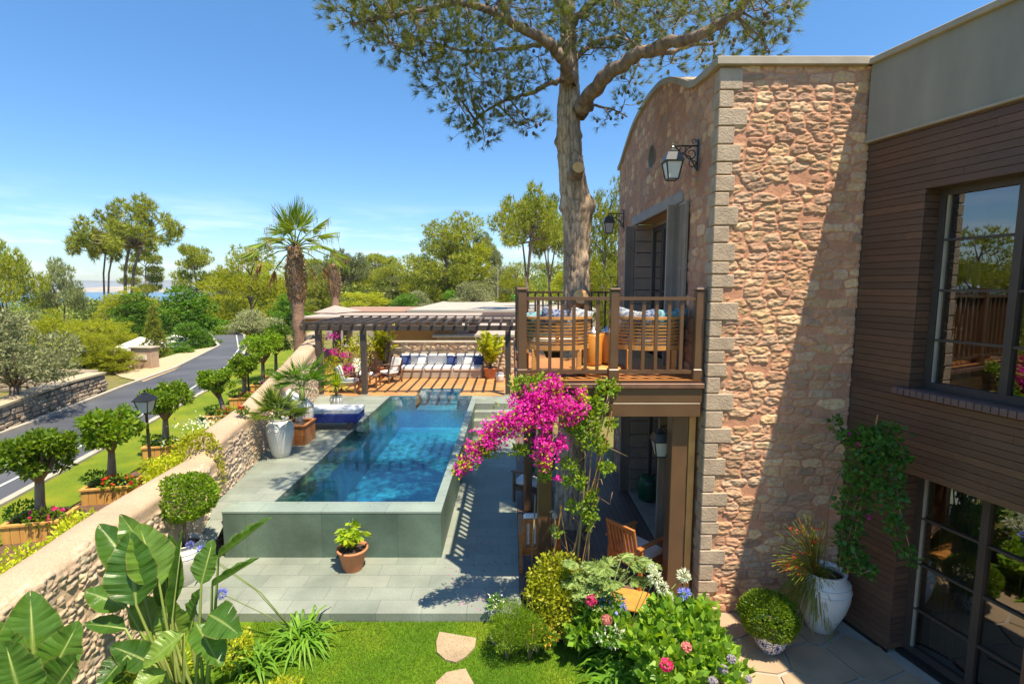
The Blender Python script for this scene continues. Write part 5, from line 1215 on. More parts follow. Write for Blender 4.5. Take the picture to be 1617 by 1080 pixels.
# ---------------- background buildings
def bld(name,label,loc=(0,0,0),cat='building'): return empty(name,loc,0,label,cat)
r=bld('low_building','low building with a white edged roof and orange wooden fascia behind the pergola',(-6,25,OUT))
b=MB(); b.box((-9.3,23.0,2.62),(-1.6,26,2.80)); b.build('fascia',M['soffit'],r,True)
b=MB(); b.box((-9.5,22.8,2.802),(-1.5,26.2,2.88)); b.build('roof',M['pinkroof'],r,True)
b=MB(); b.box((-6.2,23.9,.6),(-2.6,25.9,2.61)); b.build('wall',M['ochre'],r,True)
b=MB(); b.box((-2.59,23.9,.6),(-2.35,24.1,2.61)); b.build('corner_pillar',M['coping'],r,True)
for x in (-8.9,-7.6): b=MB(); b.box((x-.09,23.2,.6),(x+.09,23.38,2.61)); b.build('post',M['brown_dark'],r,True)
b=MB(); b.box((-2.1,24.6,.6),(-1.7,24.7,2.5)); b.build('door',M['teak_dark'],r,True)
b=MB(); b.add([(-9.9,25.5,2.93),(-8.6,25.0,2.93),(-8.0,27.4,2.93),(-9.3,27.9,2.93),(-9.2,26.6,3.25)],[(0,1,4),(1,2,4),(2,3,4),(3,0,4)]); b.build('roof_hump',M['pinkroof'],r,True)
r=bld('roofed_building','low stone building with pinkish parapet and cream coping right behind the pergola',(-2,25,OUT))
b=MB(); b.box((-3.45,23.2,.6),(1.6,31,1.95)); b.build('wall',M['far_stone'],r,True)
b=MB(); b.box((-3.6,23.05,1.952),(1.8,23.35,2.06)); b.box((-3.6,23.352,1.952),(-3.3,31,2.06)); b.build('coping',M['coping'],r,True)
b=MB(); b.box((-3.3,23.36,1.955),(1.8,33,1.99)); b.build('roof',M['pinkroof'],r,True)
r=bld('gravel_roof_building','long flat building with grey gravel roof and pink front wall behind the pergola',(2,35,OUT))
b=MB(); b.box((-6.6,33,.3),(6,52,2.55)); b.build('wall',M['pinkroof'],r,True); b=MB(); b.box((-6.75,32.9,2.552),(6.2,52.2,2.70)); b.build('roof',M['greyroof'],r,True)
r=bld('brown_roof_building','low flat brownish roof to the left of the grey gravel roof',(-10,34,OUT)); b=MB(); b.box((-12,33,.3),(-7,40,2.45)); b.build('wall',M['pinkroof'],r,True); b=MB(); b.box((-12.3,32.8,2.452),(-6.9,40,2.62)); b.build('roof',mat('brown_roof',(.34,.20,.14),(.28,.17,.12),1,.9),r,True)
r=bld('stone_outbuilding','small distant sandstone outbuilding with a dark doorway among the pines',(-8,70,0))
b=MB()
for u0,u1,y in ((663,692,66),(716,741,62)):
    p=PY(u0,472,y); q=PY(u1,446,y); b.box((p.x,y,p.z-1.5),(q.x,y+5,q.z))
b.build('wall',M['far_stone'],r,True)
b=MB()
for u0,u1,y in ((662,693,66),(715,742,62)): p=PY(u0,446,y); q=PY(u1,443.5,y); b.box((p.x,y-.2,p.z),(q.x,y+5.2,q.z))
b.build('roof',M['coping'],r,True); b=MB(); p=PY(720,471,61.9); q=PY(730,456,61.9); b.box((p.x,61.86,p.z),(q.x,61.99,q.z)); b.build('doorway',M['darkroom'],r,True)
r=bld('play_bench','low yellow and green painted play bench at the edge of the trees',(0,50,0),'play equipment'); p=PY(789,473,53); q=PY(803,466,53); b=MB(); b.box((p.x,53,p.z-.3),(q.x,53.5,q.z),bev=.03); b.build('yellow_half',mat('yellow_paint',(.75,.5,.03),None,3,.5),r,True); q2=PY(816,466,53); b=MB(); b.box((q.x+.01,53,p.z-.3),(q2.x,53.5,q.z),bev=.03); b.build('green_half',mat('green_paint',(.12,.55,.05),None,3,.5),r,True)
r=bld('flag_mast','thin pale mast standing by the play bench',(0,50,0),'mast'); p=PY(786,473,52); q=PY(786,420,52); b=MB(); b.tube([p,q],[.05,.03],6); b.build('mast',M['coping'],r,True)
# sign pillar and parasols beyond the road
r=empty('sign_pillar',(-15.85,21.9,OUT-.02),R(-6),'square stone pillar with a blank white plaque beside the road','sign pillar')
b=MB(); b.box((-.48,-.22,0),(.48,.22,.90),bev=.03); b.build('pillar',M['far_stone'],r); b=MB(); b.box((-.53,-.27,.90),(.53,.27,.97),bev=.015); b.build('capstone',M['coping'],r); b=MB(); b.box((-.27,-.25,.42),(.27,-.222,.62),bev=.004); b.build('plaque',M['canvas'],r)
for x,y,lab in ((-21.9,30.0,'white parasol left of the conical evergreen'),(-20.9,31.5,'white parasol right of the conical evergreen')):
    r=empty('parasol',(x,y,OUT-2.0),R(20),lab,'parasol'); b=MB(); b.tube([(0,0,0),(0,0,2.4)],.03,8); b.build('pole',M['brown_dark'],r); b=MB(); c_=1.15; b.add([(-c_,-c_,2.0),(c_,-c_,2.0),(c_,c_,2.0),(-c_,c_,2.0),(0,0,2.55)],[(0,1,4),(1,2,4),(2,3,4),(3,0,4)]); b.add([(-c_,-c_,1.84),(c_,-c_,1.84),(c_,c_,1.84),(-c_,c_,1.84),(-c_,-c_,2.0),(c_,-c_,2.0),(c_,c_,2.0),(-c_,c_,2.0)],[(0,1,5,4),(1,2,6,5),(2,3,7,6),(3,0,4,7)]); b.build('canopy',M['canvas'],r)
# low dry stone wall past the road
def dry_wall(name,pts,h,w,label,seed):
    r=empty(name,(pts[0][0],pts[0][1],OUT),0,label,'wall'); rs=random.Random(seed); b=MB(); L_=0
    for (x0,y0),(x1,y1) in zip(pts[:-1],pts[1:]):
        d=math.hypot(x1-x0,y1-y0); a=math.atan2(y1-y0,x1-x0); z=0
        while z<h-.02:
            t=rs.uniform(-.1,.0); hh=rs.uniform(.10,.16)
            while t<d:
                l=rs.uniform(.16,.38); 
                T=Matrix.Translation((x0,y0,OUT+z))@Matrix.Rotation(a,4,'Z')@Matrix.Translation((t,0,0))@Matrix.Rotation(rs.uniform(-.08,.08),4,'Y')
                o=rs.uniform(-.04,.03); b.box((.01,-w/2+o,.004),(l-.01,w/2-o,hh),T,.03); t+=l
            z+=hh
    b.build('stones',M['drystone'],r,True); return r
M['drystone']=islmat('dry_stone',[(.30,.23,.16),(.40,.31,.22),(.24,.20,.16),(.44,.36,.26)])
w1=dry_wall('dry_stone_wall',[(-12.35,11.6),(-12.9,13.2),(-13.5,15.2),(-13.7,16.6)],.62,.5,'low dry stone wall with a flat top along the far road edge',3)
b=MB()
for (a,c_) in (((-12.33,11.5),(-12.9,13.2)),((-12.9,13.2),(-13.5,15.2)),((-13.5,15.2),(-13.72,16.7))): b.beam((a[0],a[1],OUT+.69),(c_[0],c_[1],OUT+.69),.56,.06)
b.build('flat_top',M['sand'],w1,True)
dry_wall('dry_stone_wall',[(-14.0,16.9),(-16.2,17.2),(-19,17.0)],.7,.45,'short dry stone wall in the shade behind the silvery olive tree',4)
# garden lamps
def post_lamp(loc,label,h=1.18):
    r=empty('garden_lamp',loc,0,label,'lamp post'); b=S(MB()); b.lathe([(.07,0),(.07,.03),(.035,.06),(.028,.12),(.024,h),(.05,h+.02),(.03,h+.05)],12); b.build('pole',M['brown_dark'],r)
    def fr(prof,mb,n=4):
        vs=[(q*math.cos(PI/4+2*PI*k/n),q*math.sin(PI/4+2*PI*k/n),z) for q,z in prof for k in range(n)]; mb.add(vs,[(i*n+k,i*n+(k+1)%n,(i+1)*n+(k+1)%n,(i+1)*n+k) for i in range(len(prof)-1) for k in range(n)])
    b=MB(); fr([(.0,h+.05),(.10,h+.05),(.165,h+.27)],b); b.build('glass',M['lampglass'],r)
    b=MB(); fr([(.20,h+.265),(.215,h+.28),(.12,h+.36),(.06,h+.385),(.06,h+.40),(.02,h+.42),(.02,h+.46),(0,h+.47)],b); fr([(.0,h+.262),(.20,h+.265)],b)
    for k in range(4):
        a=PI/4+PI/2*k; b.beam((.104*math.cos(a),.104*math.sin(a),h+.05),(.17*math.cos(a),.17*math.sin(a),h+.265),.014,.014)
    b.build('frame',M['black'],r)
post_lamp((-6.72,9.2,OUT+.03),'garden lamp on a dark post between the second and third box tree')
post_lamp((-8.0,15.3,OUT+.03),'garden lamp beside the farther box trees left of the lounger palms',1.1)
post_lamp((-6.95,17.8,OUT+.03),'dark garden lamp at the foot of the fan palm trunk',1.35)
# stepping stones, mat, bed edging
for k,(pts,lab) in enumerate((([(694,998),(752,1008),(750,1022),(735,1038),(720,1046),(703,1042),(690,1030),(689,1014)],'pale irregular stepping stone in the lawn nearest the terrace'),([(705,1062),(735,1056),(748,1080),(752,1100),(690,1100),(688,1078)],'pale stepping stone at the bottom edge of the photo'))):
    P_=[PZ(u,v,-.11) for u,v in pts]; c_=sum(P_,Vector())/len(P_); b=MB(); b.poly([(p.x-c_.x,p.y-c_.y) for p in P_],-.05,.022); o=b.build('stepping_stone',M['flag']); o.location=(c_.x,c_.y,-.12); tag(o,lab,'stepping stone')
p=PZ(985,952,.0); b=MB(); b.box((-.42,-.24,0),(.42,.24,.03),bev=.006); o=b.build('door_mat',mat('orange_mat',(.62,.27,.05),(.52,.21,.04),6,.9)); o.location=(p.x,p.y+.1,-.01); o.rotation_euler=(0,0,R(-18)); tag(o,'orange mat on the ground behind the hydrangeas','mat')
# ---------------- small plants of the garden
def boxtree(u,D,label,i,trunk_h=.75,cr=.5,flowers=None,yoff=0,x=None,lean=.0,lab2=None,m='citrus',boxw=.75):
    px=(u-808.5)/808*D*1.02 if x is None else x; z=OUT+.03
    cr*=.9; rng=np.random.default_rng(100+i)
    bx_=woodbox((px,D,z),R(13),boxw,.50,.24,lab2 or ('planter box of the '+label.split(' with ')[0]),'planter_wood',group=None)
    r=empty('box_tree',(px,D,z+.18),0,label,'small tree','small clipped trees in planter boxes'); b=S(MB())
    b.tube([(0,0,-.05),(.02,.0,trunk_h*.4),(lean*.5,.02,trunk_h*.8),(lean,0,trunk_h+.1)],[.075,.06,.052,.045],9,wob=.25,seed=i)
    bl=[]
    for k in range(15):
        a=k*2.4+i; q=cr*.85*rng.random()**.5; z2=trunk_h+cr*.75+(rng.random()-.5)*cr*1.0; c=(lean+q*math.cos(a),q*math.sin(a),z2); q_=cr*rng.uniform(.30,.55); bl.append((c,(q_,q_,q_*.75))); b.tube([(lean*.7,0,trunk_h*.8),(c[0]*.5+lean*.4,c[1]*.5,trunk_h+.05),c],[.035,.02,.008],5)
    for k in range(9):
        a=rng.random()*6.28; e_=rng.uniform(-.5,1.2); q=cr*rng.uniform(1.0,1.25); c=(lean+q*math.cos(a)*math.cos(e_),q*math.sin(a)*math.cos(e_),trunk_h+cr*.75+q*math.sin(e_)*.8); bl.append((c,(.07,.07,.06))); b.tube([(lean,0,trunk_h+.1),((c[0]+lean)/2,c[1]/2,(c[2]+trunk_h+.1)/2),c],[.015,.008,.004],4)
    b.build('trunk',M['bark'],r); bush('crown',bl,3900,.085,.042,M[m],r,seed=i,up=.35,shell=.4,lump=.35)
    return (px,D,z+.24)
M['planter_wood']=mat('planter_wood',(.62,.34,.08),(.48,.24,.06),4,.7,.3,.006,20,stretch=(6,6,.8))
def flowerpatch(loc,rx,ry,rz,n,leaf,petal,nf,label,name='flower_clump',ls=.06,fs=.03,cat='flowers',seed=0,group=None):
    r=empty(name,loc,0,label,cat,group); rng=np.random.default_rng(seed+500)
    bush('foliage',[((0,0,rz*.5),(rx,ry,rz*.55))],n,ls,ls*.5,M[leaf],r,seed=seed,up=.5)
    if petal:
        d=rdir(nf,.6,rng); d[:,2]=abs(d[:,2]); P=np.array([0,0,rz*.5])+d*np.array([rx,ry,rz*.6]); P=np.repeat(P,7,0); D=rdir(len(P),.3,rng); V,F=leaves(P,D,fs*(.8+.4*rng.random(len(P))),fs*.8,rng,.1); link('blossom',np_mesh('blossom',V,F),M[petal],r)
    return r
BT=[(48,7.0,'small box tree at the left edge with a dark full crown',0,.74,.40,(-6.75),'petal_pink','pink'),
    (165,8.25,'small clipped tree in the second planter box from the left',1,.76,.38,(-6.7),'petal_red','red'),
    (242,10.4,'small clipped tree right behind the near garden lamp',2,.72,.42,(-7.25),'petal_white','white'),
    (345,12.9,'small leaning clipped tree before the road',3,.62,.44,(-7.45),'petal_red','orange red'),
    (372,14.9,'small clipped tree next to the leaning one',4,.72,.42,(-7.95),'petal_pink','mauve'),
    (400,16.9,'round clipped tree above the farther garden lamp',5,.95,.62,(-8.35),'petal_white','white'),
    (418,18.6,'clipped tree behind the farther garden lamp',6,1.0,.65,(-8.7),'petal_pink','pink')]
for u,D,lab,i,thh,cr,x,pet,pn in BT:
    px,py,pz=boxtree(u,D,lab,i,thh,cr,x=x,boxw=.66,lean=(-.12 if i==3 else .05))
    flowerpatch((px+.2,py-.12,pz-.05),.28,.18,.22,420,'citrus',pet,16,'%s flowers in the box of the %s'%(pn,lab.replace('small ','').split(' with ')[0].replace('clipped ','')),ls=.05,fs=.035,seed=i)
    flowerpatch((px-.25,py+.02,pz-.05),.24,.18,.26,420,'broad',None,0,'herbs in the box of the %s'%lab.replace('small ','').split(' with ')[0],ls=.05,seed=i+40,name='herb_clump',cat='plant')
# yellow green groundcover along the wall
def cover(name,blobs,n,m,label,ls=.07,seed=0,cat='shrub',lw=.5,up=.5,drop=0):
    c=blobs[0][0]; r=empty(name,c,0,label,cat); o=bush('foliage',blobs,n,ls,ls*lw,M[m],r,True,seed=seed,up=up,droop=drop,shell=.35,lump=.35)
    rng=np.random.default_rng(seed); b=S(MB())
    for p,q in blobs:
        for k in range(3): e=Vector(p)+Vector(rng.normal(size=3))*min(q)*.4; b.tube([Vector((p[0],p[1],p[2]-q[2]*.95)),(Vector(p)+e)/2,e],[.012,.009,.004],5)
    b.build('stems',M['woodstem'],r,True); return r
cover('yellow_shrub',[((-5.75,5.7,OUT+.2),(.3,.5,.28)),((-5.85,6.5,OUT+.2),(.32,.5,.3)),((-5.8,7.2,OUT+.15),(.25,.4,.22))],3600,'yellowleaf','yellow green shrub outside the wall below the first planter box',.06,1)
cover('yellow_shrub',[((-6.3,8.9,OUT+.25),(.38,.5,.36)),((-6.1,9.6,OUT+.3),(.42,.5,.42)),((-5.9,10.3,OUT+.35),(.35,.45,.45)),((-6.3,10.4,OUT+.3),(.4,.45,.4)),((-5.9,8.5,OUT+.3),(.3,.4,.35))],7500,'yellowleaf','large yellow green shrub with pale flowers behind the step in the garden wall',.065,2)
cover('wall_creeper',[((-5.25,8.45,1.70),(.28,.22,.14)),((-5.0,8.36,1.5),(.10,.13,.28)),((-4.93,8.3,1.15),(.09,.1,.3)),((-5.4,8.4,1.62),(.25,.3,.15))],1500,'yellowleaf','yellow creeper spilling over the wall at its step down',.055,3,'creeper')
cover('wall_geranium',[((-5.25,9.75,1.86),(.10,.12,.08))],200,'broad','small red flowering sprig on top of the garden wall',.05,4,'plant')
rng=np.random.default_rng(4); P=np.array([-5.28,9.72,1.93])+rng.normal(size=(50,3))*.035; V,F=leaves(P,rdir(50,rng=rng),.04,.03); o=link('geranium_bloom',np_mesh('geranium_bloom',V,F),M['petal_red']); o.parent=[q for q in COL.objects if q.name.startswith('wall_geranium')][0]; o.location=-o.parent.location; o.name='blossom'
rng=np.random.default_rng(6); P=np.array([-6.4,10.3,OUT+.75])+rng.normal(size=(160,3))*np.array([.25,.15,.06]); V,F=leaves(P,rdir(160,.5,rng),.05,.04); o=link('blossom',np_mesh('blossom',V,F),M['petal_white']); o.parent=[q for q in COL.objects if q.name.startswith('yellow_shrub')][1]; o.location=-o.parent.location
cover('ochre_grass',[((-7.3,17.3,OUT+.2),(.6,.8,.35)),((-7.7,18.8,OUT+.2),(.6,.8,.35)),((-7.0,15.9,OUT+.15),(.4,.6,.25))],2600,'hay','ochre grasses between the lamp and the palm trunk',.16,5,'grasses',.15)
cover('pink_verbena',[((-7.7,16.4,OUT+.3),(.5,.3,.18)),((-7.5,18.0,OUT+.5),(.5,.4,.2))],900,'bract','bright pink flowers beside the ochre grasses',.05,6,'flowers',.8)
# bougainvilleas by the pergola
def bougain(name,label,gb,fb,ng,nf,seed,ls=.07,fs=.05):
    c=gb[0][0]; r=empty(name,(c[0],c[1],gb[0][0][2]-gb[0][1][2]),0,label,'bougainvillea'); bush('foliage',gb,ng,ls,ls*.6,M['yellowleaf'],r,True,seed=seed,shell=.3,lump=.4)
    rng=np.random.default_rng(seed); Ps=[]
    for p,q in fb:
        k=max(6,int(nf*q[0]*q[2]/sum(w[1][0]*w[1][2] for w in fb))); a,_=ball_pts(p,q,k,rng,.2,.5); Ps.append(a)
    P=np.concatenate(Ps); P=np.repeat(P,3,0); D=rdir(len(P),.1,rng); V,F=leaves(P,D,fs*(.8+.4*rng.random(len(P))),fs*.85,rng,.25); link('bracts',np_mesh('bracts',V,F),M['bract'],r,True)
    return r
q=PY(540,565,18.2)
bougain('bougainvillea_bush','pink flowering bougainvillea bush between the pergola posts',[((q.x,18.4,1.6),(.9,.45,.75)),((q.x-.6,18.0,1.3),(.5,.4,.6)),((q.x+.5,18.7,2.1),(.5,.4,.5)),((q.x-.9,18.4,2.2),(.3,.3,.4))],[((q.x-.2,17.8,1.95),(.32,.15,.18)),((q.x+.2,17.8,1.85),(.3,.15,.15)),((q.x-.95,17.5,1.2),(.26,.15,.22)),((q.x+.3,17.8,1.35),(.3,.2,.25)),((q.x-.3,18,2.5),(.3,.2,.15))],3200,340,11)
q=PY(487,568,17.2); bougain('bougainvillea_bush','small magenta bougainvillea at the base of the fan palm',[((q.x,17.3,1.9),(.3,.3,.3))],[((q.x,17.05,2.0),(.26,.15,.24))],300,150,12)
# potted tall plants by the sofa
def tall_pot(x,y,label,seed,h=1.5):
    taperpot((x,y,UP),'terracotta pot under the '+label,.42,.20,.27,'terracotta'); r=empty('potted_palm',(x,y,UP+.36),0,label,'plant'); rng=np.random.default_rng(seed); Ps=[];Ds=[]; b=S(MB())
    for k in range(24):
        a=rng.random()*6.28; t=rng.uniform(.15,.6); tip=Vector((math.cos(a)*t,math.sin(a)*t,h*rng.uniform(.55,1.0)-t*.4)); mid=Vector((tip.x*.35,tip.y*.35,tip.z*.7)); b.tube([(0,0,0),mid,tip],[.012,.008,.004],4)
        for s in np.linspace(.25,1,16):
            p=mid*(1-abs(s*2-1))*0+(mid*2*s if s<.5 else mid*(2-2*s)+tip*(2*s-1)); 
            for e in (-1,1): Ps.append(p); Ds.append(np.array([math.cos(a+e*1.3),math.sin(a+e*1.3),.35]))
    P=np.array(Ps,float).repeat(2,0);D=np.array(Ds).repeat(2,0)+rdir(len(P),0,rng)*.3; D/=np.linalg.norm(D,axis=1,keepdims=True); V,F=leaves(P,D,.26,.045,rng,.1); b.build('stems',M['stem'],r); link('fronds',np_mesh('fronds',V,F),M['yellowleaf'],r)
tall_pot(-4.95,19.55,'tall feathery potted palm left of the long sofa',21,1.75); tall_pot(-.82,19.3,'tall feathery potted palm right of the long sofa',22,1.6)
urn((-.45,18.6,UP),'small white pot on the deck by the right pergola post',.32,.16,foot=.1,neck=.11,bands=False,name='white_pot',cat='pot')
# ---------------- fan palms
def fan_leaf(Ps,Ds,Ls,hub,ax,up,n,L,spread,rng,droop=0):
    ax=Vector(ax).normalized(); side=ax.cross(Vector(up)); side=side.normalized() if side.length>.01 else Vector((1,0,0)); nrm=side.cross(ax)
    for k in range(n):
        a=-spread+2*spread*k/(n-1); d=ax*math.cos(a)+side*math.sin(a)+nrm*(.12*math.cos(a*2)); d.z-=droop*(.5+abs(a)/spread*.5); d.normalize(); Ps.append(tuple(hub)); Ds.append(tuple(d)); Ls.append(L*(1-.25*(abs(a)/spread)**2)*rng.uniform(.9,1.05))
def urn_palm(loc,label,seed,n=26,L=.42,pet=.35,h=0,m='fan'):
    r=empty('fan_palm_plant',loc,0,label,'palm plant'); rng=np.random.default_rng(seed); Ps=[];Ds=[];Ls=[]; b=S(MB()); b.tube([(0,0,-.08),(0,0,.12+h)],[.07,.06],10)
    for k in range(n):
        a=k*2.4+rng.normal()*.2; e=R(rng.uniform(5,80)); d=Vector((math.cos(a)*math.cos(e),math.sin(a)*math.cos(e),math.sin(e))); p0=Vector((0,0,.08+h)); hub=p0+d*pet*rng.uniform(.7,1.15); b.tube([p0,(p0+hub)/2+Vector((0,0,.02)),hub],[.009,.007,.006],4)
        fan_leaf(Ps,Ds,Ls,hub,d+Vector((0,0,-.15)),(0,0,1),22,L*rng.uniform(.8,1.1),R(78),rng,.18)
    V,F=leaves(np.array(Ps),np.array(Ds),np.array(Ls),.026,rng,.2,.35); b.build('stems',M['stem'],r); link('fronds',np_mesh('fronds',V,F),M[m],r); return r
P0=PZ(441,722,.762)
urn((P0.x,P0.y+.1,.762),'tall white glazed urn against the rubble wall beside the pool',.80,.27,foot=.15,neck=.14); urn_palm((P0.x-.03,P0.y+.1,.762+.76),'spiky fan palm growing in the tall white urn',31)
bxp=(-4.85,11.35,.762); woodbox((bxp[0],bxp[1],.762),R(0),.52,.62,.42,'brown wooden box next to the tall white urn','teak','wooden_box')
urn((-4.95,11.85,.762),'second white urn standing behind the wooden box',.85,.26,foot=.15,neck=.15); urn_palm((-4.95,11.85,1.56),'dark green fan palm in the second white urn',32,22,.5,.5,.25,'broad')
def yucca(loc,label,seed,n=90,L=.55,m='lime',h=.35,w=.035):
    r=empty('yucca_plant',loc,0,label,'plant'); rng=np.random.default_rng(seed); b=S(MB()); b.tube([(0,0,-.1),(0,0,h)],[.04,.03],8); b.build('stem',M['woodstem'],r); V=[];F=[]
    for k in range(n):
        a=k*2.4; e=R(85-95*(1-k/n)*rng.uniform(.8,1.0)); d=Vector((math.cos(a)*math.cos(e),math.sin(a)*math.cos(e),math.sin(e))); s=Vector((-math.sin(a),math.cos(a),0)); p=Vector((0,0,h*.8)); l=L*rng.uniform(.75,1.1)
        pts=[p+d*l*t+Vector((0,0,-.35*l*t*t*math.cos(e))) for t in (0,.35,.7,1)]; ww=[.6,1,.7,.05]; i0=len(V)
        for q,w_ in zip(pts,ww): V+=[q-s*w*w_/2,q+s*w*w_/2]
        F+=[(i0+2*j,i0+2*j+1,i0+2*j+3,i0+2*j+2) for j in range(3)]
    link('leaves',np_mesh('leaves',[tuple(v) for v in V],F),M[m],r); return r
yp=(-5.0,14.3,.762); urn(yp,'small white pot with spiky plant behind the lounger head',.42,.19,foot=.12,neck=.14,bands=False,name='white_pot',cat='pot'); yucca((yp[0],yp[1],.762+.4),'bright spiky yucca in the small white pot behind the lounger',33,L=.62)
# ---------------- big washingtonia palms
def big_palm(loc,h,label,seed,fronds,R0=.19,skirt=1.0,sc=1.,crown=True):
    r=empty('fan_palm',loc,0,label,'palm tree'); rng=np.random.default_rng(seed); b=S(MB()); zz=np.linspace(0,h,26); b.tube([(.02*math.sin(z),0,z) for z in zz],[R0*(1.15-.25*z/h)*(1+.05*rng.normal()) for z in zz],14,wob=.08,seed=seed); b.build('trunk',M['palm_trunk'],r)
    # boots: criss-cross stubs widening to a pineapple below the crown
    Ps=[];Ds=[]
    k0=int(320*skirt)
    for k in range(k0):
        t=k/k0; z=h-1.55*skirt+1.5*skirt*t; a=k*2.4; rr_=R0*(1.0+ .70*math.sin(min(1,t*1.15)*PI)**.8); Ps.append((rr_*.8*math.cos(a),rr_*.8*math.sin(a),z)); Ds.append((math.cos(a)*.75,math.sin(a)*.75,.75))
    V,F=leaves(np.array(Ps),np.array(Ds)/1.3,.17*(.7+.6*rng.random(k0)),.10,rng,.3); link('leaf_bases',np_mesh('leaf_bases',V,F),M['leafbase'],r)
    b=S(MB()); b.lathe([(R0*.8,h-1.6*skirt),(R0*1.1,h-1.0*skirt),(R0*1.2,h-.6*skirt),(R0*.9,h-.1),(.05,h+.1)],14,cap=(False,False)); b.build('crown_shaft',M['bark'],r)
    for (az,el,pl,L,dead,n) in fronds:
        d=Vector((math.cos(az)*math.cos(el),math.sin(az)*math.cos(el),math.sin(el))); p0=Vector((0,0,h-.05)); hub=p0+d*pl; hub.z-=.18*pl*math.cos(el); g=S(MB()); g.tube([p0,p0+d*pl*.5,hub],[.03,.022,.014],5); fr=g.build('frond',[M['stem'],M['deadfrond' if dead else 'fan']],r); Ps=[];Ds=[];Ls=[]
        fan_leaf(Ps,Ds,Ls,(0,0,0),d+Vector((0,0,-.5*math.cos(el)-(.9 if dead else 0))),(0,0,1) if el<1.2 else (1,0,0),n,L,R(85 if not dead else 45),rng,.32 if not dead else .8)
        V,F=leaves(np.array(Ps)+np.array(hub),np.array(Ds),np.array(Ls),.06,rng,.15,.4); q=link('blades',np_mesh('blades',V,F),M['deadfrond' if dead else 'fan']); q.parent=fr
        # hanging tips
        T=np.array(hub)+np.array(Ds)*np.array(Ls)[:,None]; k2=np.arange(0,len(T)); D2=np.tile([0,0,-1.],(len(k2),1))+rdir(len(k2),rng=rng)*.15
        V,F=tris(T[k2]-np.array(Ds)*.12,D2,.28*(.5+rng.random(len(k2))),.02,rng); q=link('leaf_tips',np_mesh('leaf_tips',V,F),M['deadfrond' if dead or rng.random()<.4 else 'fan']); q.parent=fr
    return r
M['leafbase']=leafmat('leaf_base',[(.40,.27,.14),(.28,.18,.09),(.52,.38,.20)],.1)
M['palm_trunk']=mat('palm_trunk',(.36,.22,.14),(.20,.12,.08),7,.9,.8,.03,12,stretch=(1,1,3))
tp=PY(455,390,17.6)
fl=[(.3,.9,.95,.85,0,24),(2.4,.8,1.0,.85,0,24),(-.1,-.05,1.3,.8,0,22),(3.3,.0,1.25,.8,0,22),(0,1.5,.8,1.05,0,30),(.6,1.25,.8,1.0,0,28),(2.6,1.2,.8,1.0,0,28),(4.6,1.2,.7,.95,0,28),(.1,.62,1.0,.8,0,24),(-.5,.25,1.15,.8,0,24),(.5,.15,1.2,.8,0,22),(3.1,.35,1.05,.85,0,24),(3.6,.1,1.1,.8,0,22),(2.7,.55,1.0,.8,0,22),(1.57,.6,.9,.8,0,22),(-1.5,.5,.8,.8,0,22),(3.3,-.2,1.1,.75,1,16),(-.2,-.35,1.1,.75,1,16),(2.9,-.6,1.0,.7,1,14),(.4,-.8,.7,.6,1,12),(5.2,.9,.85,.9,0,24)]
big_palm((tp.x+.22,17.6,OUT),tp.z-OUT,'large fan palm with shaggy pineapple crown beside the pergola',41,fl,.20,1.25)
tp=PY(527,418,27); big_palm((tp.x,27,OUT),tp.z-OUT,'slimmer fan palm with cut crown behind the pergola',42,[(0,1.45,.3,.6,1,12),(3,1.2,.3,.5,1,10),(1.5,1.1,.3,.5,0,10),(4.5,1.2,.3,.45,1,10)],.20,1.1)
# ---------------- ball tree in white urn behind the banana leaves
P0=PZ(312,925,.0); urn((-4.75,7.05,.0),'white urn with clipped ball tree beside the pool wall corner',.62,.27,foot=.15,neck=.2)
r=empty('ball_tree',(-4.75,7.05,.55),0,'clipped ball of box leaves on a short stem before the rubble wall','topiary'); c_=PY(293,786,7.05); c_=c_-Vector((-4.75,7.05,.55)); b=S(MB()); b.tube([(0,0,-.05),(.01,0,.15),(c_.x*.8,c_.y,c_.z-.2)],[.02,.02,.02],7); b.build('stem',M['woodstem'],r); bush('crown',[(c_,(.40,.38,.34))],5200,.05,.026,M['boxwood'],r,seed=5,up=.4,shell=.7,lump=.12)
# terracotta pot plant
P0=PZ(556,900,0); taperpot((P0.x,P0.y+.05,.0),'terracotta pot on the slate paving before the pool',.34,.14,.215,'terracotta')
r=empty('potted_lime_plant',(P0.x,P0.y+.05,.30),0,'lime green leafy plant in the terracotta pot before the pool','plant'); b=S(MB()); rng=np.random.default_rng(9); Ps=[];Ds=[];Ls=[]
for k in range(17):
    a=rng.random()*6.28; q=rng.uniform(.02,.22); e=Vector((q*math.cos(a),q*math.sin(a),rng.uniform(.15,.50))); b.tube([(q*.2*math.cos(a),q*.2*math.sin(a),0),(e.x*.6,e.y*.6,e.z*.7),e],[.008,.006,.004],5)
    for j in range(9):
        t=rng.uniform(.5,1.0); Ps.append(e*t); d=Vector(rng.normal(size=3)); d.z=abs(d.z)*.2-.35; d=d.normalized(); Ds.append(d); Ls.append(rng.uniform(.09,.17))
V,F=leaves(np.array(Ps),np.array(Ds),np.array(Ls),np.array(Ls)*.55,rng,.12); b.build('stems',M['stem'],r); link('leaves',np_mesh('leaves',V,F),M['lime'],r)
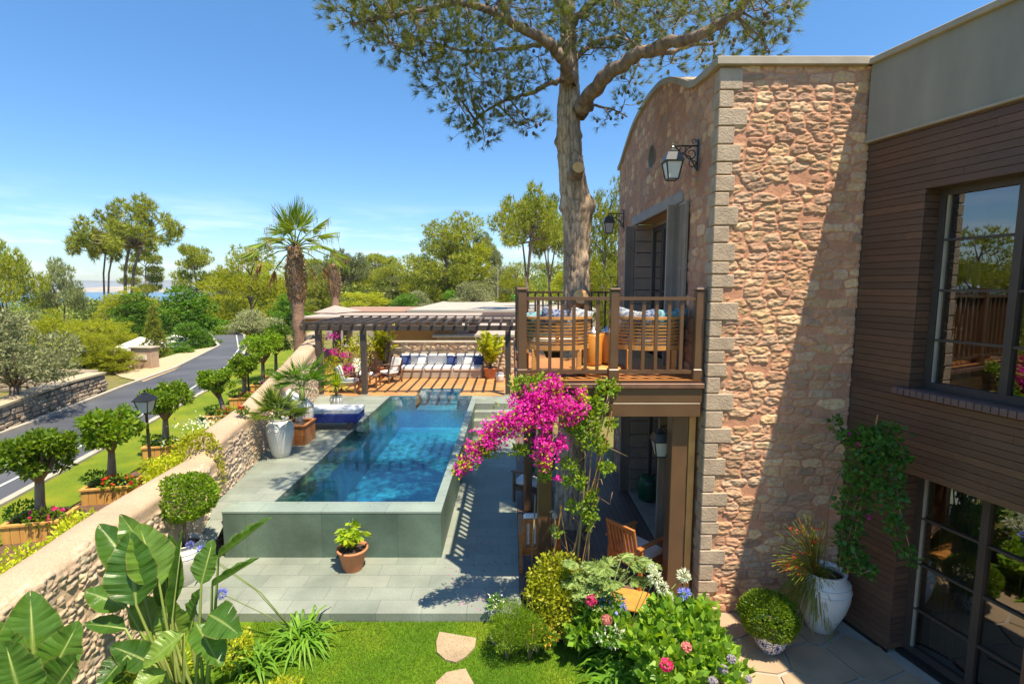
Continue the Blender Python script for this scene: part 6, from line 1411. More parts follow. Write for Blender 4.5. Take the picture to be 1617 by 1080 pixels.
# ---------------- bird of paradise (broad paddle leaves)
def paddle(base,tip,w,roll=0,fold=.35,bend=.12,tears=2,seed=0,n=30):
    """one broad leaf: vertices with (along, across, chance) stored beside them"""
    rs=random.Random(seed); base,tip=Vector(base),Vector(tip); ax=(tip-base); L=ax.length; ax.normalize(); up=Vector((0,-.35,1)); side=ax.cross(up).normalized(); nr=side.cross(ax); side,nr=side*math.cos(roll)+nr*math.sin(roll),nr*math.cos(roll)-side*math.sin(roll)
    fs_=(-1,-.75,-.5,-.25,-.04,.04,.25,.5,.75,1); K=len(fs_); V=[];F=[];C=[]; rv=rs.random(); ph=rs.random()*6
    tear=[(rs.randint(6,n-6),rs.choice((-1,1)),rs.uniform(.35,.9)) for _ in range(tears+1)]
    rows=[]
    for i in range(n+1):
        t=i/n; prof=max(.02,(math.sin(PI*min(1,(t*.97+.03))**.75))**.62*(1-.25*t)); c=base+ax*L*t-Vector((0,0,1))*bend*L*t*t; row=[]
        for f in fs_:
            wv=.035*math.sin(t*21+ph+(2 if f>0 else 0))*f*f+.012*math.sin(t*60+ph)*abs(f)
            row.append(c+side*f*w/2*prof*math.cos(fold)+nr*(abs(f)**1.4*w/2*prof*math.sin(fold)+wv*w)+ax*.13*w*abs(f)**1.5)
        rows.append(row)
    for i in range(n):
        t0,t1=i/n,(i+1)/n; r0=[q.copy() for q in rows[i]]; r1=[q.copy() for q in rows[i+1]]
        for (ti,sg,dp) in tear:
            if i==ti:
                for j,f in enumerate(fs_):
                    if f*sg>1-dp: r1[j]=r1[j].lerp(r0[j],.9*(f*sg-(1-dp))/dp)
            if i==ti+1:
                for j,f in enumerate(fs_):
                    if f*sg>1-dp: r0[j]=r0[j]-Vector((0,0,.02*abs(f)))
        k=len(V); V+=[tuple(q) for q in r0+r1]; C+=[(t0,abs(f),rv) for f in fs_]+[(t1,abs(f),rv) for f in fs_]
        F+=[(k+j,k+j+1,k+K+j+1,k+K+j) for j in range(K-1)]
    return V,F,C
def strelitzia(loc,label,lv,seed,yd):
    r=empty('bird_of_paradise',loc,0,label,'plant'); st=S(MB()); rs=random.Random(seed)
    for k,(bu,bv,tu,tv,yb,yt,w,roll,fold,bend) in enumerate(lv):
        B_=PY(bu,bv,yb); T_=PY(tu,tv,yt); V,F,C=paddle(B_,T_,w*1.22,R(roll),fold,bend,2 if w>.22 else 0,seed+k); link('leaf',np_mesh('leaf',V,F,col=C,smooth=True),M['paddle'],r,True)
        g=Vector((loc[0]+rs.uniform(-.15,.15),loc[1]+rs.uniform(-.12,.12),loc[2])); m_=(g+B_)/2+Vector(((B_.x-g.x)*.12,0,.05)); st.tube([g,m_,B_,B_.lerp(T_,.45)-Vector((0,0,bend*.2)),B_.lerp(T_,.9)-Vector((0,0,bend*.81*(T_-B_).length))],[.02,.016,.011,.007,.003],7)
    st.build('stalks',M['stalk'],r,True); return r
m,nt,out=newmat('paddle_leaf'); co=objco(nt); at=nt.nodes.new('ShaderNodeAttribute'); at.attribute_name='Col'; sp=nt.nodes.new('ShaderNodeSeparateColor'); nt.links.new(at.outputs['Color'],sp.inputs[0])
c=ramp(nt,sp.outputs[2],[(0,(.035,.10,.015)),(.4,(.07,.165,.02)),(.75,(.12,.23,.03)),(1,(.20,.31,.05))]); c=mixc(nt,1.,c,ramp(nt,noise(nt,6,4,co),[(.3,.75),(.7,1.2)]),'MULTIPLY')
cb=nt.nodes.new('ShaderNodeCombineXYZ'); nt.links.new(sp.outputs[0],cb.inputs[0]); nt.links.new(sp.outputs[1],cb.inputs[1]); mpn=nt.nodes.new('ShaderNodeMapping'); mpn.inputs['Scale'].default_value=(55,2.0,1); nt.links.new(cb.outputs[0],mpn.inputs[0]); vn=noise(nt,1.,3,mpn.outputs[0])
c=mixc(nt,1.,c,ramp(nt,vn,[(.3,.82),(.7,1.14)]),'MULTIPLY'); rib=ramp(nt,sp.outputs[1],[(.03,1.),(.09,0.)]); c=mixc(nt,rib,c,(.28,.36,.10,1))
edge=ramp(nt,sp.outputs[1],[(.93,0.),(1.,.55)]); c=mixc(nt,edge,c,(.30,.24,.07,1))
p=pbsdf(nt,out,c,.30,bump(nt,vn,.55,.006),spec=.5)
t_=nt.nodes.new('ShaderNodeBsdfTranslucent'); h2=nt.nodes.new('ShaderNodeHueSaturation'); h2.inputs['Value'].default_value=2.0; h2.inputs['Hue'].default_value=.475; nt.links.new(c,h2.inputs['Color']); nt.links.new(h2.outputs[0],t_.inputs[0]); mx=nt.nodes.new('ShaderNodeMixShader'); mx.inputs[0].default_value=.35; nt.links.new(p.outputs[0],mx.inputs[1]); nt.links.new(t_.outputs[0],mx.inputs[2]); nt.links.new(mx.outputs[0],out.inputs[0]); M['paddle']=m
M['stalk']=mat('leaf_stalk',(.20,.28,.06),(.26,.30,.08),5,.5)
strelitzia((-3.25,4.75,-.12),'large bird of paradise plant with broad paddle leaves in front of the rubble wall',[
 (218,905,160,832,4.9,5.0,.34,10,.5,.02),(215,955,205,850,4.6,4.75,.42,0,.25,.0),(262,912,196,828,4.9,5.0,.34,35,.35,-.1),(252,925,222,836,4.75,4.85,.40,-15,.3,.0),
 (272,975,288,842,4.8,4.95,.20,60,.6,.0),(262,960,268,850,4.9,5.0,.26,-50,.4,.0),(345,880,425,818,4.7,4.75,.20,25,.7,.02),(318,922,335,856,4.7,4.8,.24,-10,.3,.02),(335,925,407,880,4.6,4.6,.15,30,.8,.03),
 (200,958,140,932,4.7,4.7,.26,15,.4,.05),(198,992,138,982,4.6,4.6,.18,10,.5,.06),(200,1035,160,1078,4.5,4.3,.24,0,.4,.08),(290,1000,232,1044,4.5,4.35,.24,10,.45,.1),(330,970,375,990,4.6,4.4,.30,-20,.3,.15),(310,985,345,1040,4.6,4.4,.30,20,.3,.12),
 (300,1000,315,935,4.85,4.95,.30,30,.3,.0),(240,995,215,945,4.85,4.9,.30,-20,.3,.0),(285,1010,265,950,4.9,4.9,.32,20,.3,.02),(245,1050,180,1015,4.6,4.5,.26,20,.35,.1),(262,1060,215,1085,4.4,4.2,.26,0,.35,.15)],3,4.7)
strelitzia((-4.05,4.05,-.12),'bird of paradise plant with torn leaves in the bottom left corner',[
 (55,1075,48,945,3.9,4.05,.42,-20,.3,.0),(70,1085,120,990,3.8,3.95,.34,-35,.3,.0),(20,1090,-10,990,3.8,3.9,.38,10,.3,.0),(35,1110,10,1020,3.5,3.5,.36,0,.2,.0),(80,1100,118,1040,3.7,3.7,.34,-40,.3,.02),(5,1010,55,1000,4.1,4.05,.22,20,.3,.05)],9,4)
# ---------------- agapanthus & strap leaves
def strapclump(loc,label,n,L,seed,heads=(),w=.03,m='strap',name='agapanthus',cat='plant'):
    r=empty(name,loc,0,label,cat); rng=np.random.default_rng(seed); V=[];F=[]
    for k in range(n):
        a=rng.random()*6.28; e=R(rng.uniform(35,85)); l=L*rng.uniform(.6,1.1); d=Vector((math.cos(a)*math.cos(e),math.sin(a)*math.cos(e),math.sin(e))); s=Vector((-math.sin(a),math.cos(a),0)); p=Vector((rng.normal()*.07,rng.normal()*.07,0)); i0=len(V)
        for t,w_ in ((0,.6),(.25,1),(.5,1),(.75,.8),(1,.08)):
            q=p+d*l*t+Vector((math.cos(a)*.25*l*t*t,math.sin(a)*.25*l*t*t,-.75*l*t*t*t)); V+=[q-s*w*w_/2,q+s*w*w_/2]
        F+=[(i0+2*j,i0+2*j+1,i0+2*j+3,i0+2*j+2) for j in range(4)]
    link('leaves',np_mesh('leaves',[tuple(v) for v in V],F),M[m],r)
    for (p,rad,pm) in heads:
        b=S(MB()); p=Vector(p)-Vector(loc); b.tube([(0,0,.05),(p.x*.4,p.y*.4,p.z*.55),p],[.007,.006,.005],5); st=b.build('flower_stalk',M['stem'],r); k=120; d=rdir(k,rng=rng); V2,F2=leaves(np.array(p)+d*rad*.45,d+rdir(k,rng=rng)*.3,rad*.6,rad*.22,rng,.2); q=link('flower_head',np_mesh('flower_head',V2,F2),M[pm]); q.parent=st
    return r
g=PZ(400,985,-.12); strapclump((-2.62,5.9,-.12),'agapanthus clump with pale blue heads beside the bird of paradise',110,.62,51,[(PY(350,937,5.9),.07,'petal_blue'),(PY(318,868,5.9),.06,'petal_blue'),(PY(300,860,6.0),.05,'petal_blue')])
strapclump((-2.95,5.5,-.12),'green strap leaved clump under the bird of paradise leaves',70,.5,52,name='strap_plant')
cover('lawn_edge_shrub',[((-2.45,5.0,.0),(.22,.25,.16)),((-3.3,5.6,.02),(.35,.3,.25)),((-2.75,4.9,-.02),(.25,.25,.18)),((-3.9,5.2,.05),(.3,.4,.3))],2600,'yellowleaf','low yellowish ground shrubs at the foot of the bird of paradise',.05,53)
M['petal_lilac']=leafmat('lilac_petals',[(.45,.42,.50),(.60,.50,.52),(.35,.42,.50)],.3)
M['vine_leaf']=leafmat('vine_leaf',[(.13,.25,.02),(.22,.36,.03),(.30,.40,.04)],.4)
M['petal_yellow']=leafmat('yellow_petals',[(.75,.45,.03),(.6,.4,.04)],.3)
# ---------------- magenta bougainvillea arching from the bed over the pool walk
rng=np.random.default_rng(61)
r=empty('bougainvillea',(.62,6.2,-.1),0,'big magenta bougainvillea climbing bamboo canes and arching toward the pool','bougainvillea')
b=S(MB())
def pl(pts): return [PY(u,v,y) for u,v,y in pts]
stems=[pl([(893,960,6.3),(905,880,6.3),(915,830,6.25),(930,760,6.2),(935,700,6.2),(925,650,6.15),(900,625,6.1)]),
 pl([(925,950,6.3),(930,850,6.3),(938,780,6.25),(945,700,6.2),(950,660,6.2),(960,625,6.2)]),
 pl([(905,960,6.3),(920,800,6.2),(925,720,6.15),(905,660,6.1),(870,630,6.05),(820,640,6.0),(770,680,5.95),(730,730,5.9)]),
 pl([(925,700,6.15),(890,650,6.1),(850,620,6.1),(830,600,6.1)]),pl([(920,690,6.15),(880,680,6.0),(860,720,5.95),(858,745,5.95)]),pl([(940,700,6.2),(960,640,6.25),(965,610,6.3)])]
for s in stems: b.tube(s,[.016-.010*i/(len(s)-1) for i in range(len(s))],6,wob=.2)
for k in range(26): # tangled thin shoots
    a=stems[k%3]; i=rng.integers(1,4); p=a[i]; q=p+Vector(rng.normal(size=3))*.14; e=q+Vector((rng.normal()*.1,rng.normal()*.08,rng.uniform(-.15,.25))); b.tube([p,q,e],[.006,.005,.003],4)
b.build('stems',M['woodstem'],r,True)
b=MB()
for u0,v0,u1,v1 in ((862,960,887,797),(905,925,884,797),(905,960,966,650),(880,955,958,690)): b.tube([PY(u0,v0,6.35),PY(u1,v1,6.15)],.007,6)
b.build('canes',M['teak_light'],r,True)
def fb(u,v,y,ru,rv,ry=.16): c=PY(u,v,y); k=y/808; return (c,(ru*k,ry,rv*k))
FB=[fb(870,640,6.05,42,32,.24),fb(830,655,6.0,40,32,.24),fb(800,668,6.0,34,24,.2),fb(775,690,5.95,28,20,.17),fb(752,712,5.95,20,18,.14),fb(733,735,5.9,15,15,.11),fb(724,745,5.9,8,7,.07),fb(862,705,5.95,20,32,.17),fb(858,730,5.95,12,14,.11),fb(905,648,6.05,22,20,.17),fb(918,628,6.1,10,16,.11),fb(876,606,6.1,16,16,.13),fb(886,700,6.0,14,14,.12),fb(845,625,6.05,30,18,.18),fb(880,755,6.0,4,4,.04)]
Ps=[]
for c,q in FB:
    k=int(7600*q[0]*q[2]+6); a,_=ball_pts(c,q,k,rng,.15,.6); Ps.append(a)
P=np.concatenate(Ps); print('bracts',len(P)); P=np.repeat(P,3,0)+rng.normal(size=(len(P)*3,3))*.006; D=rdir(len(P),.1,rng); V,F=leaves(P,D,.034*(.75+.5*rng.random(len(P))),.028,rng,.25); link('bracts',np_mesh('bracts',V,F),M['bract'],r,True)
gb=[fb(826,608,6.15,24,12,.14),fb(850,600,6.2,14,8,.1),fb(926,680,6.15,24,34,.16),fb(905,670,6.1,20,20,.14),fb(935,640,6.2,24,18,.14),fb(958,612,6.3,20,12,.12),fb(965,670,6.2,10,9,.08),fb(950,705,6.2,10,14,.1),fb(958,738,6.15,12,9,.1),fb(900,735,6.1,12,12,.1),fb(915,760,6.1,10,20,.1),fb(905,798,6.15,12,9,.08),fb(930,800,6.2,14,40,.1),fb(895,760,6.1,8,8,.08),fb(820,712,6.0,14,8,.1),fb(770,712,6.0,18,12,.1),fb(860,745,6.0,10,14,.08),fb(880,840,6.2,10,6,.08)]
bush('foliage',gb,3000,.055,.036,M['vine_leaf'] if 'vine_leaf' in M else leafmat('vine_leaf',[(.13,.25,.02),(.22,.36,.03),(.30,.40,.04)],.4),r,True,seed=62,shell=.2,lump=.4)
P=np.concatenate([ball_pts(c,q,int(95),rng,.5,.6)[0] for c,q in FB[:12]]); V,F=leaves(P,rdir(len(P),rng=rng),.05,.03,rng,.1); link('young_leaves',np_mesh('young_leaves',V,F),M['yellowleaf'],r,True)
# petals dropped below it
P=np.stack([rng.normal(-.35,.55,170),rng.normal(7.0,.9,170),np.full(170,.004)],-1); P=P[(P[:,0]<.1)&(P[:,0]>-1.05)&(P[:,1]>6.35)]; D=rdir(len(P),0,rng); D[:,2]=.12; V,F=leaves(P,D,.028,.022,rng,.1); o=link('fallen_petals',np_mesh('fallen_petals',V,F),M['bract']); tag(o,'magenta petals fallen on the slate walk',None,kind='stuff')
# ---------------- mixed bed in front of the stone house
bed=sheet('flower_bed',[PZ(u,v,-.1)[:2] for u,v in ((770,1010),(800,985),(835,962),(1095,962),(1140,1000),(1175,1080),(1200,1130),(1010,1130),(985,1045),(930,1008),(870,1015),(800,1022))],-.085,M['soil'],z0=-.25)
e=[PZ(u,v,-.1) for u,v in ((772,1005),(780,1018),(800,1022),(845,1020),(880,1010),(930,1006),(965,1025),(990,1050),(1005,1080),(1015,1120))]
o=S(MB()); o.tube([Vector((p.x,p.y,-.075)) for p in e],.022,8); o=o.build('bed_edging',M['bark_dark']); tag(o,'dark curved log edging between lawn and flower bed','edging')
def cl(name,label,blobs,n,m,ls,lw,seed,cat='shrub',**kw):
    c=blobs[0][0]; r=empty(name,(c[0],c[1],-.08),0,label,cat); bush('foliage',blobs,n,ls,ls*lw,M[m],r,True,seed=seed,**kw)
    rg=np.random.default_rng(seed); b=S(MB())
    for p,q in blobs:
        for k in range(4): ee=Vector(p)+Vector(rg.normal(size=3))*min(q)*.45; b.tube([Vector((p[0],p[1],-.1)),(Vector((p[0],p[1],-.1))+ee)/2+Vector((.02,0,0)),ee],[.010,.008,.004],5)
    b.build('stems',M['woodstem'],r,True); return r
def bb(u,v,y,ru,rv,ry=.25): c=PY(u,v,y); k=y/808*1.1; return (c,(ru*k,ry,rv*k))
cl('rosemary_shrub','rounded fine leaved green rosemary like shrub at the lawn corner of the bed',[bb(812,985,5.75,38,34,.28),bb(800,998,5.6,28,22,.22),bb(835,995,5.6,26,22,.2)],7000,'boxwood',.05,.14,71,up=1.1,shell=.35,lump=.2)
cl('yellow_shrub','tall bushy yellow green shrub at the foot of the canes',[bb(880,900,6.1,34,24,.2),bb(860,930,6.0,36,28,.25),bb(895,950,5.9,40,34,.25),bb(865,975,5.85,26,26,.2),bb(905,985,5.8,30,24,.2),bb(905,915,6.05,18,18,.15),bb(848,1000,5.7,22,14,.15)],6500,'yellowleaf',.052,.55,72,shell=.35,lump=.3)
# big deeply cut leaves (castor / aralia)
r=empty('cut_leaf_plant',(1.25,6.0,-.1),0,'plant with large deeply cut grey green leaves behind the hydrangeas','plant'); rng=np.random.default_rng(73); Ps=[];Ds=[];Ls=[];Ws=[]; b=S(MB()); ctr=PY(965,900,5.95)
for k in range(34):
    a=rng.random()*6.28; q=rng.uniform(.1,.42); hub=ctr+Vector((q*math.cos(a)*1.05,q*math.sin(a)*.7,rng.uniform(-.22,.18)-q*.15)); b.tube([Vector((1.25,6.0,-.08)),ctr-Vector((0,0,.3)),hub],[.012,.009,.005],4)
    hd=Vector((math.cos(a),math.sin(a)*.8-.3,.15)).normalized(); sd_=hd.cross(Vector((0,0,1))).normalized()
    for j in range(9):
        t=-1.25+2.5*j/8; d=(hd*math.cos(t)+sd_*math.sin(t)+Vector((0,0,-.15))).normalized(); l=.21*(1-.35*abs(t)/1.25)*rng.uniform(.85,1.1)
        Ps.append(tuple(hub)); Ds.append(tuple(d)); Ls.append(l); Ws.append(.045)
        for s in (.4,.62,.82):
            for e_ in (-1,1): dd=(d+sd_*e_*.7*math.cos(t)+hd*e_*-.5*math.sin(t)).normalized(); Ps.append(tuple(hub+d*l*s)); Ds.append(tuple(dd)); Ls.append(l*.32); Ws.append(.022)
V,F=leaves(np.array(Ps),np.array(Ds),np.array(Ls),np.array(Ws),rng,.1); b.build('stems',M['stem'],r,True); link('leaves',np_mesh('leaves',V,F),leafmat('cut_leaf',[(.16,.24,.07),(.22,.31,.09),(.28,.36,.12),(.12,.19,.05)],.35),r,True)
# hydrangeas
def hydrangea(label,blobs,n,heads,seed,ls=.11):
    c=blobs[0][0]; r=empty('hydrangea',(c[0],c[1],-.08),0,label,'hydrangea'); bush('foliage',blobs,n,ls,ls*.72,M['hyd_leaf'],r,True,seed=seed,up=.7,shell=.35,lump=.3,fold=.12); rg=np.random.default_rng(seed)
    b=S(MB())
    for p,q in blobs: b.tube([Vector((p[0],p[1],-.1)),Vector(p)],[.01,.006],5)
    b.build('stems',M['stem'],r,True)
    for (u,v,y,rad,pm) in heads:
        p=PY(u,v,y); k=190; d=rdir(k,.25,rg); tt=np.cross(d,rdir(k,rng=rg)); tt/=np.linalg.norm(tt,axis=1,keepdims=True); P=np.array(p)+d*rad*np.array([1,1,.85])
        V,F=leaves(P-tt*.010,tt+d*.2,.024,.022,rg,.05); h=link('flower_head',np_mesh('flower_head',V,F),M[pm],r,True)
M['hyd_leaf']=leafmat('hydrangea_leaves',[(.14,.30,.03),(.22,.40,.04),(.31,.48,.05),(.10,.21,.02)],.4,rough=.45)
hydrangea('pink flowering hydrangea below the cut leaf plant',[bb(935,975,5.75,26,30,.2),bb(965,990,5.6,34,26,.22),bb(915,1000,5.6,20,14,.15)],900,[(934,947,5.55,.062,'petal_pink'),(958,978,5.4,.055,'petal_pale'),(1000,990,5.5,.04,'petal_pale')],81)
hydrangea('large hydrangea with magenta heads at the lower edge of the bed',[bb(1060,985,5.35,46,40,.25),bb(1040,1020,5.1,44,36,.25),bb(1095,1020,5.1,50,40,.25),bb(1130,1060,4.9,44,34,.25),bb(1060,1060,4.85,50,30,.25),bb(1100,975,5.4,34,26,.2)],2600,[(1052,1049,4.7,.062,'petal_pink'),(1084,1021,4.85,.046,'petal_pale'),(1155,1040,4.8,.04,'petal_lilac'),(1142,1056,4.75,.042,'petal_lilac'),(1126,1075,4.65,.04,'petal_lilac'),(1182,1072,4.8,.03,'petal_lilac')],82)
for o in [q for q in COL.objects if q.name.startswith('flower_head')]: pass
strapclump((1.30,5.55,-.1),'white agapanthus clump in the middle of the bed',120,.55,83,[(PY(1035,912,5.55),.085,'petal_white'),(PY(1046,928,5.5),.08,'petal_white'),(PY(1030,897,5.6),.06,'petal_white'),(PY(1080,908,5.6),.085,'petal_white'),(PY(1056,942,5.45),.06,'petal_white')],.032)
strapclump((1.75,5.6,-.1),'blue agapanthus clump near the corner of the stone house',120,.52,84,[(PY(1081,937,5.45),.075,'petal_blue')],.03)
strapclump((1.15,5.2,-.1),'tall arching strap leaves before the white agapanthus',80,.5,85,name='strap_plant',w=.035)
strapclump((2.0,5.3,-.1),'long loose strap leaves beside the flagstones',36,.62,86,name='strap_plant',w=.03)
def patch(name,label,u,v,y,ru,rv,pm,seed,n=260):
    p=bb(u,v,y,ru,rv,.1); r=empty(name,p[0],0,label,'flowers'); rg=np.random.default_rng(seed); bush('foliage',[p],n,.05,.03,M['broad'],r,True,seed=seed); a,d=ball_pts(p[0],[x*1.1 for x in p[1]],n//2,rg,.7,.2); V,F=leaves(a,d+rdir(len(a),rng=rg),.03,.026,rg,.1); link('blossom',np_mesh('blossom',V,F),M[pm],r,True)
patch('white_flower_clump','low white flowers at the bed edge by the lawn',965,1005,5.35,24,12,'petal_white',91)
patch('blue_flower_clump','small blue flowers between the hydrangeas',965,955,5.7,22,10,'petal_blue',92)
patch('white_flower_clump','tiny white flowers spilling on the terrace corner',782,950,6.3,12,8,'petal_white',93,120)
patch('yellow_flower_clump','low yellow orange sprig beside the rosemary like shrub',862,1005,5.6,16,12,'petal_yellow' if 'petal_yellow' in M else 'hay',94)
# ---------------- pots by the flagstones
P0=PZ(1218,1030,.0); b=None
r=empty('blue_white_pot',(P0.x,P0.y+.05,.0),0,'round blue and white patterned ceramic pot on the flagstones','flower pot'); b=S(MB()); b.lathe([(.10,0),(.11,.01),(.17,.10),(.20,.20),(.195,.29),(.185,.31),(.195,.33),(.175,.33),(.16,.28)],32); b.build('body',M['bluewhite'],r); b=MB(); b.lathe([(0,.28),(.17,.28)],20,cap=(False,False)); b.build('soil',M['soil'],r)
r=empty('box_ball',(P0.x,P0.y+.05,.3),0,'clipped round box shrub in the blue and white pot','topiary'); c_=PY(1213,972,P0.y+.05)-Vector((P0.x,P0.y+.05,.3)); b=S(MB()); b.tube([(0,0,-.03),(0,0,.1),c_],[.02,.018,.01],6); b.build('stem',M['woodstem'],r); bush('crown',[(c_,(.315,.30,.26))],9000,.035,.016,M['boxwood'],r,seed=101,up=.5,shell=.72,lump=.10)
P0=PZ(1303,1000,.0); UX,UY=P0.x,P0.y+.12
urn((UX,UY,.0),'tall white glazed urn with climber in the corner of the two houses',.78,.315,foot=.14,neck=.22)
r=empty('climbing_plant',(UX,UY,.64),0,'green climber with a few purple flowers trained up a cane from the tall corner urn','climber'); b=S(MB()); 
b.tube([(0,0,0),(.02,.02,1.0),(.18,.02,1.55)],.009,6); 
V0=Vector((UX,UY,.64))
vines=[[(1325,900,5.6),(1330,830,5.6),(1345,760,5.55),(1365,700,5.5),(1390,675,5.45)],[(1330,900,5.6),(1350,800,5.5),(1380,740,5.4),(1410,720,5.35),(1420,800,5.2),(1440,880,5.1)],[(1330,900,5.5),(1360,905,5.35),(1375,900,5.25)],[(1350,720,5.5),(1325,690,5.6),(1310,655,5.7)],[(1340,880,5.5),(1345,860,5.4),(1360,900,5.3)]]
for s in vines: b.tube([PY(u,v,y)-V0 for u,v,y in s],[.006]*len(s),5)
b.build('stems',M['woodstem'],r)
vb=[bb(1372,700,5.45,34,26,.18),bb(1395,690,5.35,28,22,.16),bb(1360,740,5.45,26,30,.15),bb(1390,745,5.35,34,30,.16),bb(1348,790,5.5,22,30,.13),bb(1340,840,5.5,22,30,.13),bb(1405,790,5.25,22,26,.12),bb(1412,830,5.2,12,18,.08),bb(1425,865,5.15,12,12,.07),bb(1440,885,5.12,10,8,.06),bb(1350,885,5.4,20,18,.12),bb(1368,900,5.35,14,12,.1),bb(1335,690,5.6,10,12,.08),bb(1318,668,5.7,8,12,.06),bb(1420,720,5.3,16,14,.1)]
bush('foliage',vb,2300,.062,.046,M['climber'],r,True,seed=111,up=.2,shell=.3,lump=.3,fold=.1); rg=np.random.default_rng(5)
P=np.concatenate([np.array(PY(u,v,y))+rg.normal(size=(10,3))*.012 for u,v,y in ((1340,684,5.5),(1377,740,5.3),(1372,815,5.3),(1355,700,5.35))]); V,F=leaves(P,rdir(len(P),rng=rg),.03,.024,rg); link('purple_flowers',np_mesh('purple_flowers',V,F),M['bract'],r,True)
b=MB(); b.tube([PY(1338,905,5.55),PY(1386,655,5.45)],.008,6); b.build('cane',M['teak_light'],r,True)
r=empty('firecracker_plant',(UX-.1,UY,.66),0,'thready green plant with small red flowers drooping over the tall corner urn','plant'); rg=np.random.default_rng(7); Ps=[];Ds=[];V=[];F=[]
for k in range(620):
    a=rg.random()*6.28; l=rg.uniform(.25,.5); e=rg.uniform(.2,1.3); p=Vector((0,0,0)); cx=math.cos(a)*(1.0)-.45; i0=len(V); s=Vector(rg.normal(size=3)).normalized()*.004
    for t in (0,.3,.6,1): q=Vector((cx*l*t*.75,math.sin(a)*l*t*.55-.1*t,l*t*e-l*1.25*t*t*(.6 if k%2 else 1.4))); V+=[q-s,q+s]
    F+=[(i0+2*j,i0+2*j+1,i0+2*j+3,i0+2*j+2) for j in range(3)]
RF=((1272,840),(1250,880),(1285,855),(1268,872),(1295,852),(1245,895),(1262,900),(1252,838),(1290,835),(1232,888))
for (u,v) in RF:
    c0=PY(u,v,5.45)-Vector((UX-.1,UY,.66))
    for k in range(22):
        c1=c0+Vector(rg.normal(size=3))*.07; s=Vector(rg.normal(size=3)).normalized()*.0035; i0=len(V)
        for t in (0,.35,.7,1.06): q=c1*t+Vector((0,0,.10*math.sin(t*3)))+Vector(rg.normal(size=3))*.006; V+=[q-s,q+s]
        F+=[(i0+2*j,i0+2*j+1,i0+2*j+3,i0+2*j+2) for j in range(3)]
link('foliage',np_mesh('foliage',[tuple(v) for v in V],F),leafmat('thread_foliage',[(.20,.30,.05),(.30,.34,.05),(.14,.24,.04),(.42,.24,.05)],.4),r)
P=[]
for u,v in ((1272,840),(1250,880),(1285,855),(1268,872),(1295,852),(1245,895),(1262,900),(1252,838),(1290,835),(1232,888)): P+= list(np.array(PY(u,v,5.45))+rg.normal(size=(9,3))*np.array([.03,.03,.02]))
P=np.array(P); V,F=leaves(P,rdir(len(P),-.5,rg),.034,.014,rg); link('red_flowers',np_mesh('red_flowers',V,F),M['petal_red'],r,True)
# fine grass blades over the lawn so that its surface and edges read as turf
rg=np.random.default_rng(8); k=100000; X=rg.uniform(-3.4,1.6,k); Y=3.6+2.72*rg.random(k)
V,F=tris(np.stack([X,Y,np.full(k,-.122)],-1),(lambda d:d/np.linalg.norm(d,axis=1,keepdims=True))(rdir(k,0,rg)*.55+np.array([0,0,1.])),.036*(.5+1.0*rg.random(k)),.0055,rg)
M['blade']=leafmat('grass_blades',[(.07,.18,.008),(.11,.24,.01),(.17,.28,.014),(.05,.14,.008),(.30,.26,.07)],.4)
o=link('lawn_grass',np_mesh('lawn_grass',V,F),M['blade']); tag(o,'short bright green lawn grass between the plants','grass',kind='stuff')
cam=bpy.data.cameras.new('camera'); cam.lens=36*808/1617; cam.sensor_width=36; cam.clip_end=40000; cam.clip_start=.05
co_=bpy.data.objects.new('camera',cam); COL.objects.link(co_); co_.location=(0,0,H); co_.rotation_euler=(PI/2-PITCH,0,0); scene.camera=co_
# sun behind the camera's right shoulder, high
sd=Vector((.266,-.30,1)).normalized()
sl=bpy.data.lights.new('sun','SUN'); sl.energy=5.0; sl.angle=R(.53); sl.color=(1,.87,.66)
so=bpy.data.objects.new('sun',sl); COL.objects.link(so); so.rotation_euler=sd.to_track_quat('Z','Y').to_euler()
el=math.asin(sd.z); az=math.atan2(sd.x,sd.y)
w=bpy.data.worlds.new('World'); scene.world=w; w.use_nodes=True; nt=w.node_tree; nt.nodes.clear()
out=nt.nodes.new('ShaderNodeOutputWorld'); bg=nt.nodes.new('ShaderNodeBackground'); sky=nt.nodes.new('ShaderNodeTexSky')
sky.sky_type='NISHITA'; sky.sun_disc=False; sky.sun_elevation=el; sky.sun_rotation=az; sky.altitude=0; sky.air_density=1.0; sky.dust_density=.25; sky.ozone_density=1.6
hs=nt.nodes.new('ShaderNodeHueSaturation'); hs.inputs['Saturation'].default_value=1.25; hs.inputs['Value'].default_value=1; nt.links.new(sky.outputs[0],hs.inputs['Color'])
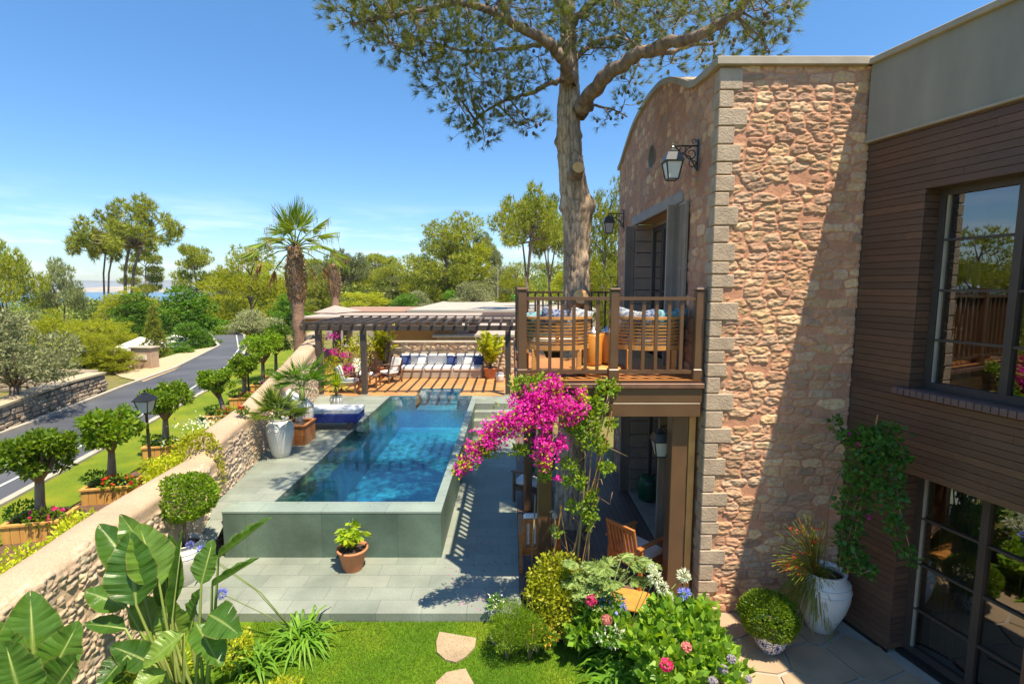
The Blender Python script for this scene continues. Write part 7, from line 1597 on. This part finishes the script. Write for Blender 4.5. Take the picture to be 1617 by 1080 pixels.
# thin low clouds
tc=nt.nodes.new('ShaderNodeTexCoord'); sx=nt.nodes.new('ShaderNodeSeparateXYZ'); nt.links.new(tc.outputs['Generated'],sx.inputs[0])
mp=nt.nodes.new('ShaderNodeMapping'); mp.inputs['Scale'].default_value=(3.2,3.2,26); mp.inputs['Location'].default_value=(.35,.1,.4); nt.links.new(tc.outputs['Generated'],mp.inputs[0])
cn=noise(nt,1.6,7,mp.outputs[0],.6); cr=ramp(nt,cn,[(.48,0.),(.66,.8)])
zr_=nt.nodes.new('ShaderNodeValToRGB'); e=zr_.color_ramp.elements; e[0].position=.0; e[0].color=(.9,.9,.9,1); e[1].position=.16; e[1].color=(0,0,0,1); nt.links.new(sx.outputs['Z'],zr_.inputs[0])
mu=nt.nodes.new('ShaderNodeMath'); mu.operation='MULTIPLY'; nt.links.new(cr,mu.inputs[0]); nt.links.new(zr_.outputs[0],mu.inputs[1])
tn=mixc(nt,1.0,hs.outputs[0],(.98,1.10,1.16,1),'MULTIPLY'); hz=ramp(nt,sx.outputs['Z'],[(0.0,(.66,.70,.84)),(.10,(.80,.84,.94)),(.32,(1.05,1.0,1.0)),(.6,(1.35,1.22,1.10))]); tn=mixc(nt,1.,tn,hz,'MULTIPLY'); cc=mixc(nt,mu.outputs[0],tn,(7.6,8.0,8.8,1)); 
nt.links.new(cc,bg.inputs[0]); bg.inputs[1].default_value=.098; nt.links.new(bg.outputs[0],out.inputs[0])
vs=scene.view_settings; vs.view_transform='Standard'; vs.look='None'; vs.gamma=1; vs.exposure=.88; vs.use_curve_mapping=False
scene.display_settings.display_device='sRGB'
scene.render.engine='CYCLES'; cy=scene.cycles; cy.max_bounces=8; cy.transparent_max_bounces=16; cy.use_denoising=True; cy.caustics_reflective=False; cy.caustics_refractive=False; cy.sample_clamp_indirect=6
try: cy.denoiser='OPENIMAGEDENOISE'
except Exception: pass

# air: one thin volume round the whole place
b=MB(); b.box((-17000,-2700,-50),(17000,25000,26)); hz_=b.build('haze',None); 
m=bpy.data.materials.new('air'); m.use_nodes=True; nt=m.node_tree; nt.nodes.clear(); o_=nt.nodes.new('ShaderNodeOutputMaterial'); pv=nt.nodes.new('ShaderNodeVolumePrincipled'); pv.inputs['Color'].default_value=(.80,.88,1,1); pv.inputs['Density'].default_value=.00016; pv.inputs['Anisotropy'].default_value=0; nt.links.new(pv.outputs[0],o_.inputs['Volume']); hz_.data.materials.append(m); tag(hz_,'thin pale air haze over the sea and far woodland',None,kind='stuff')
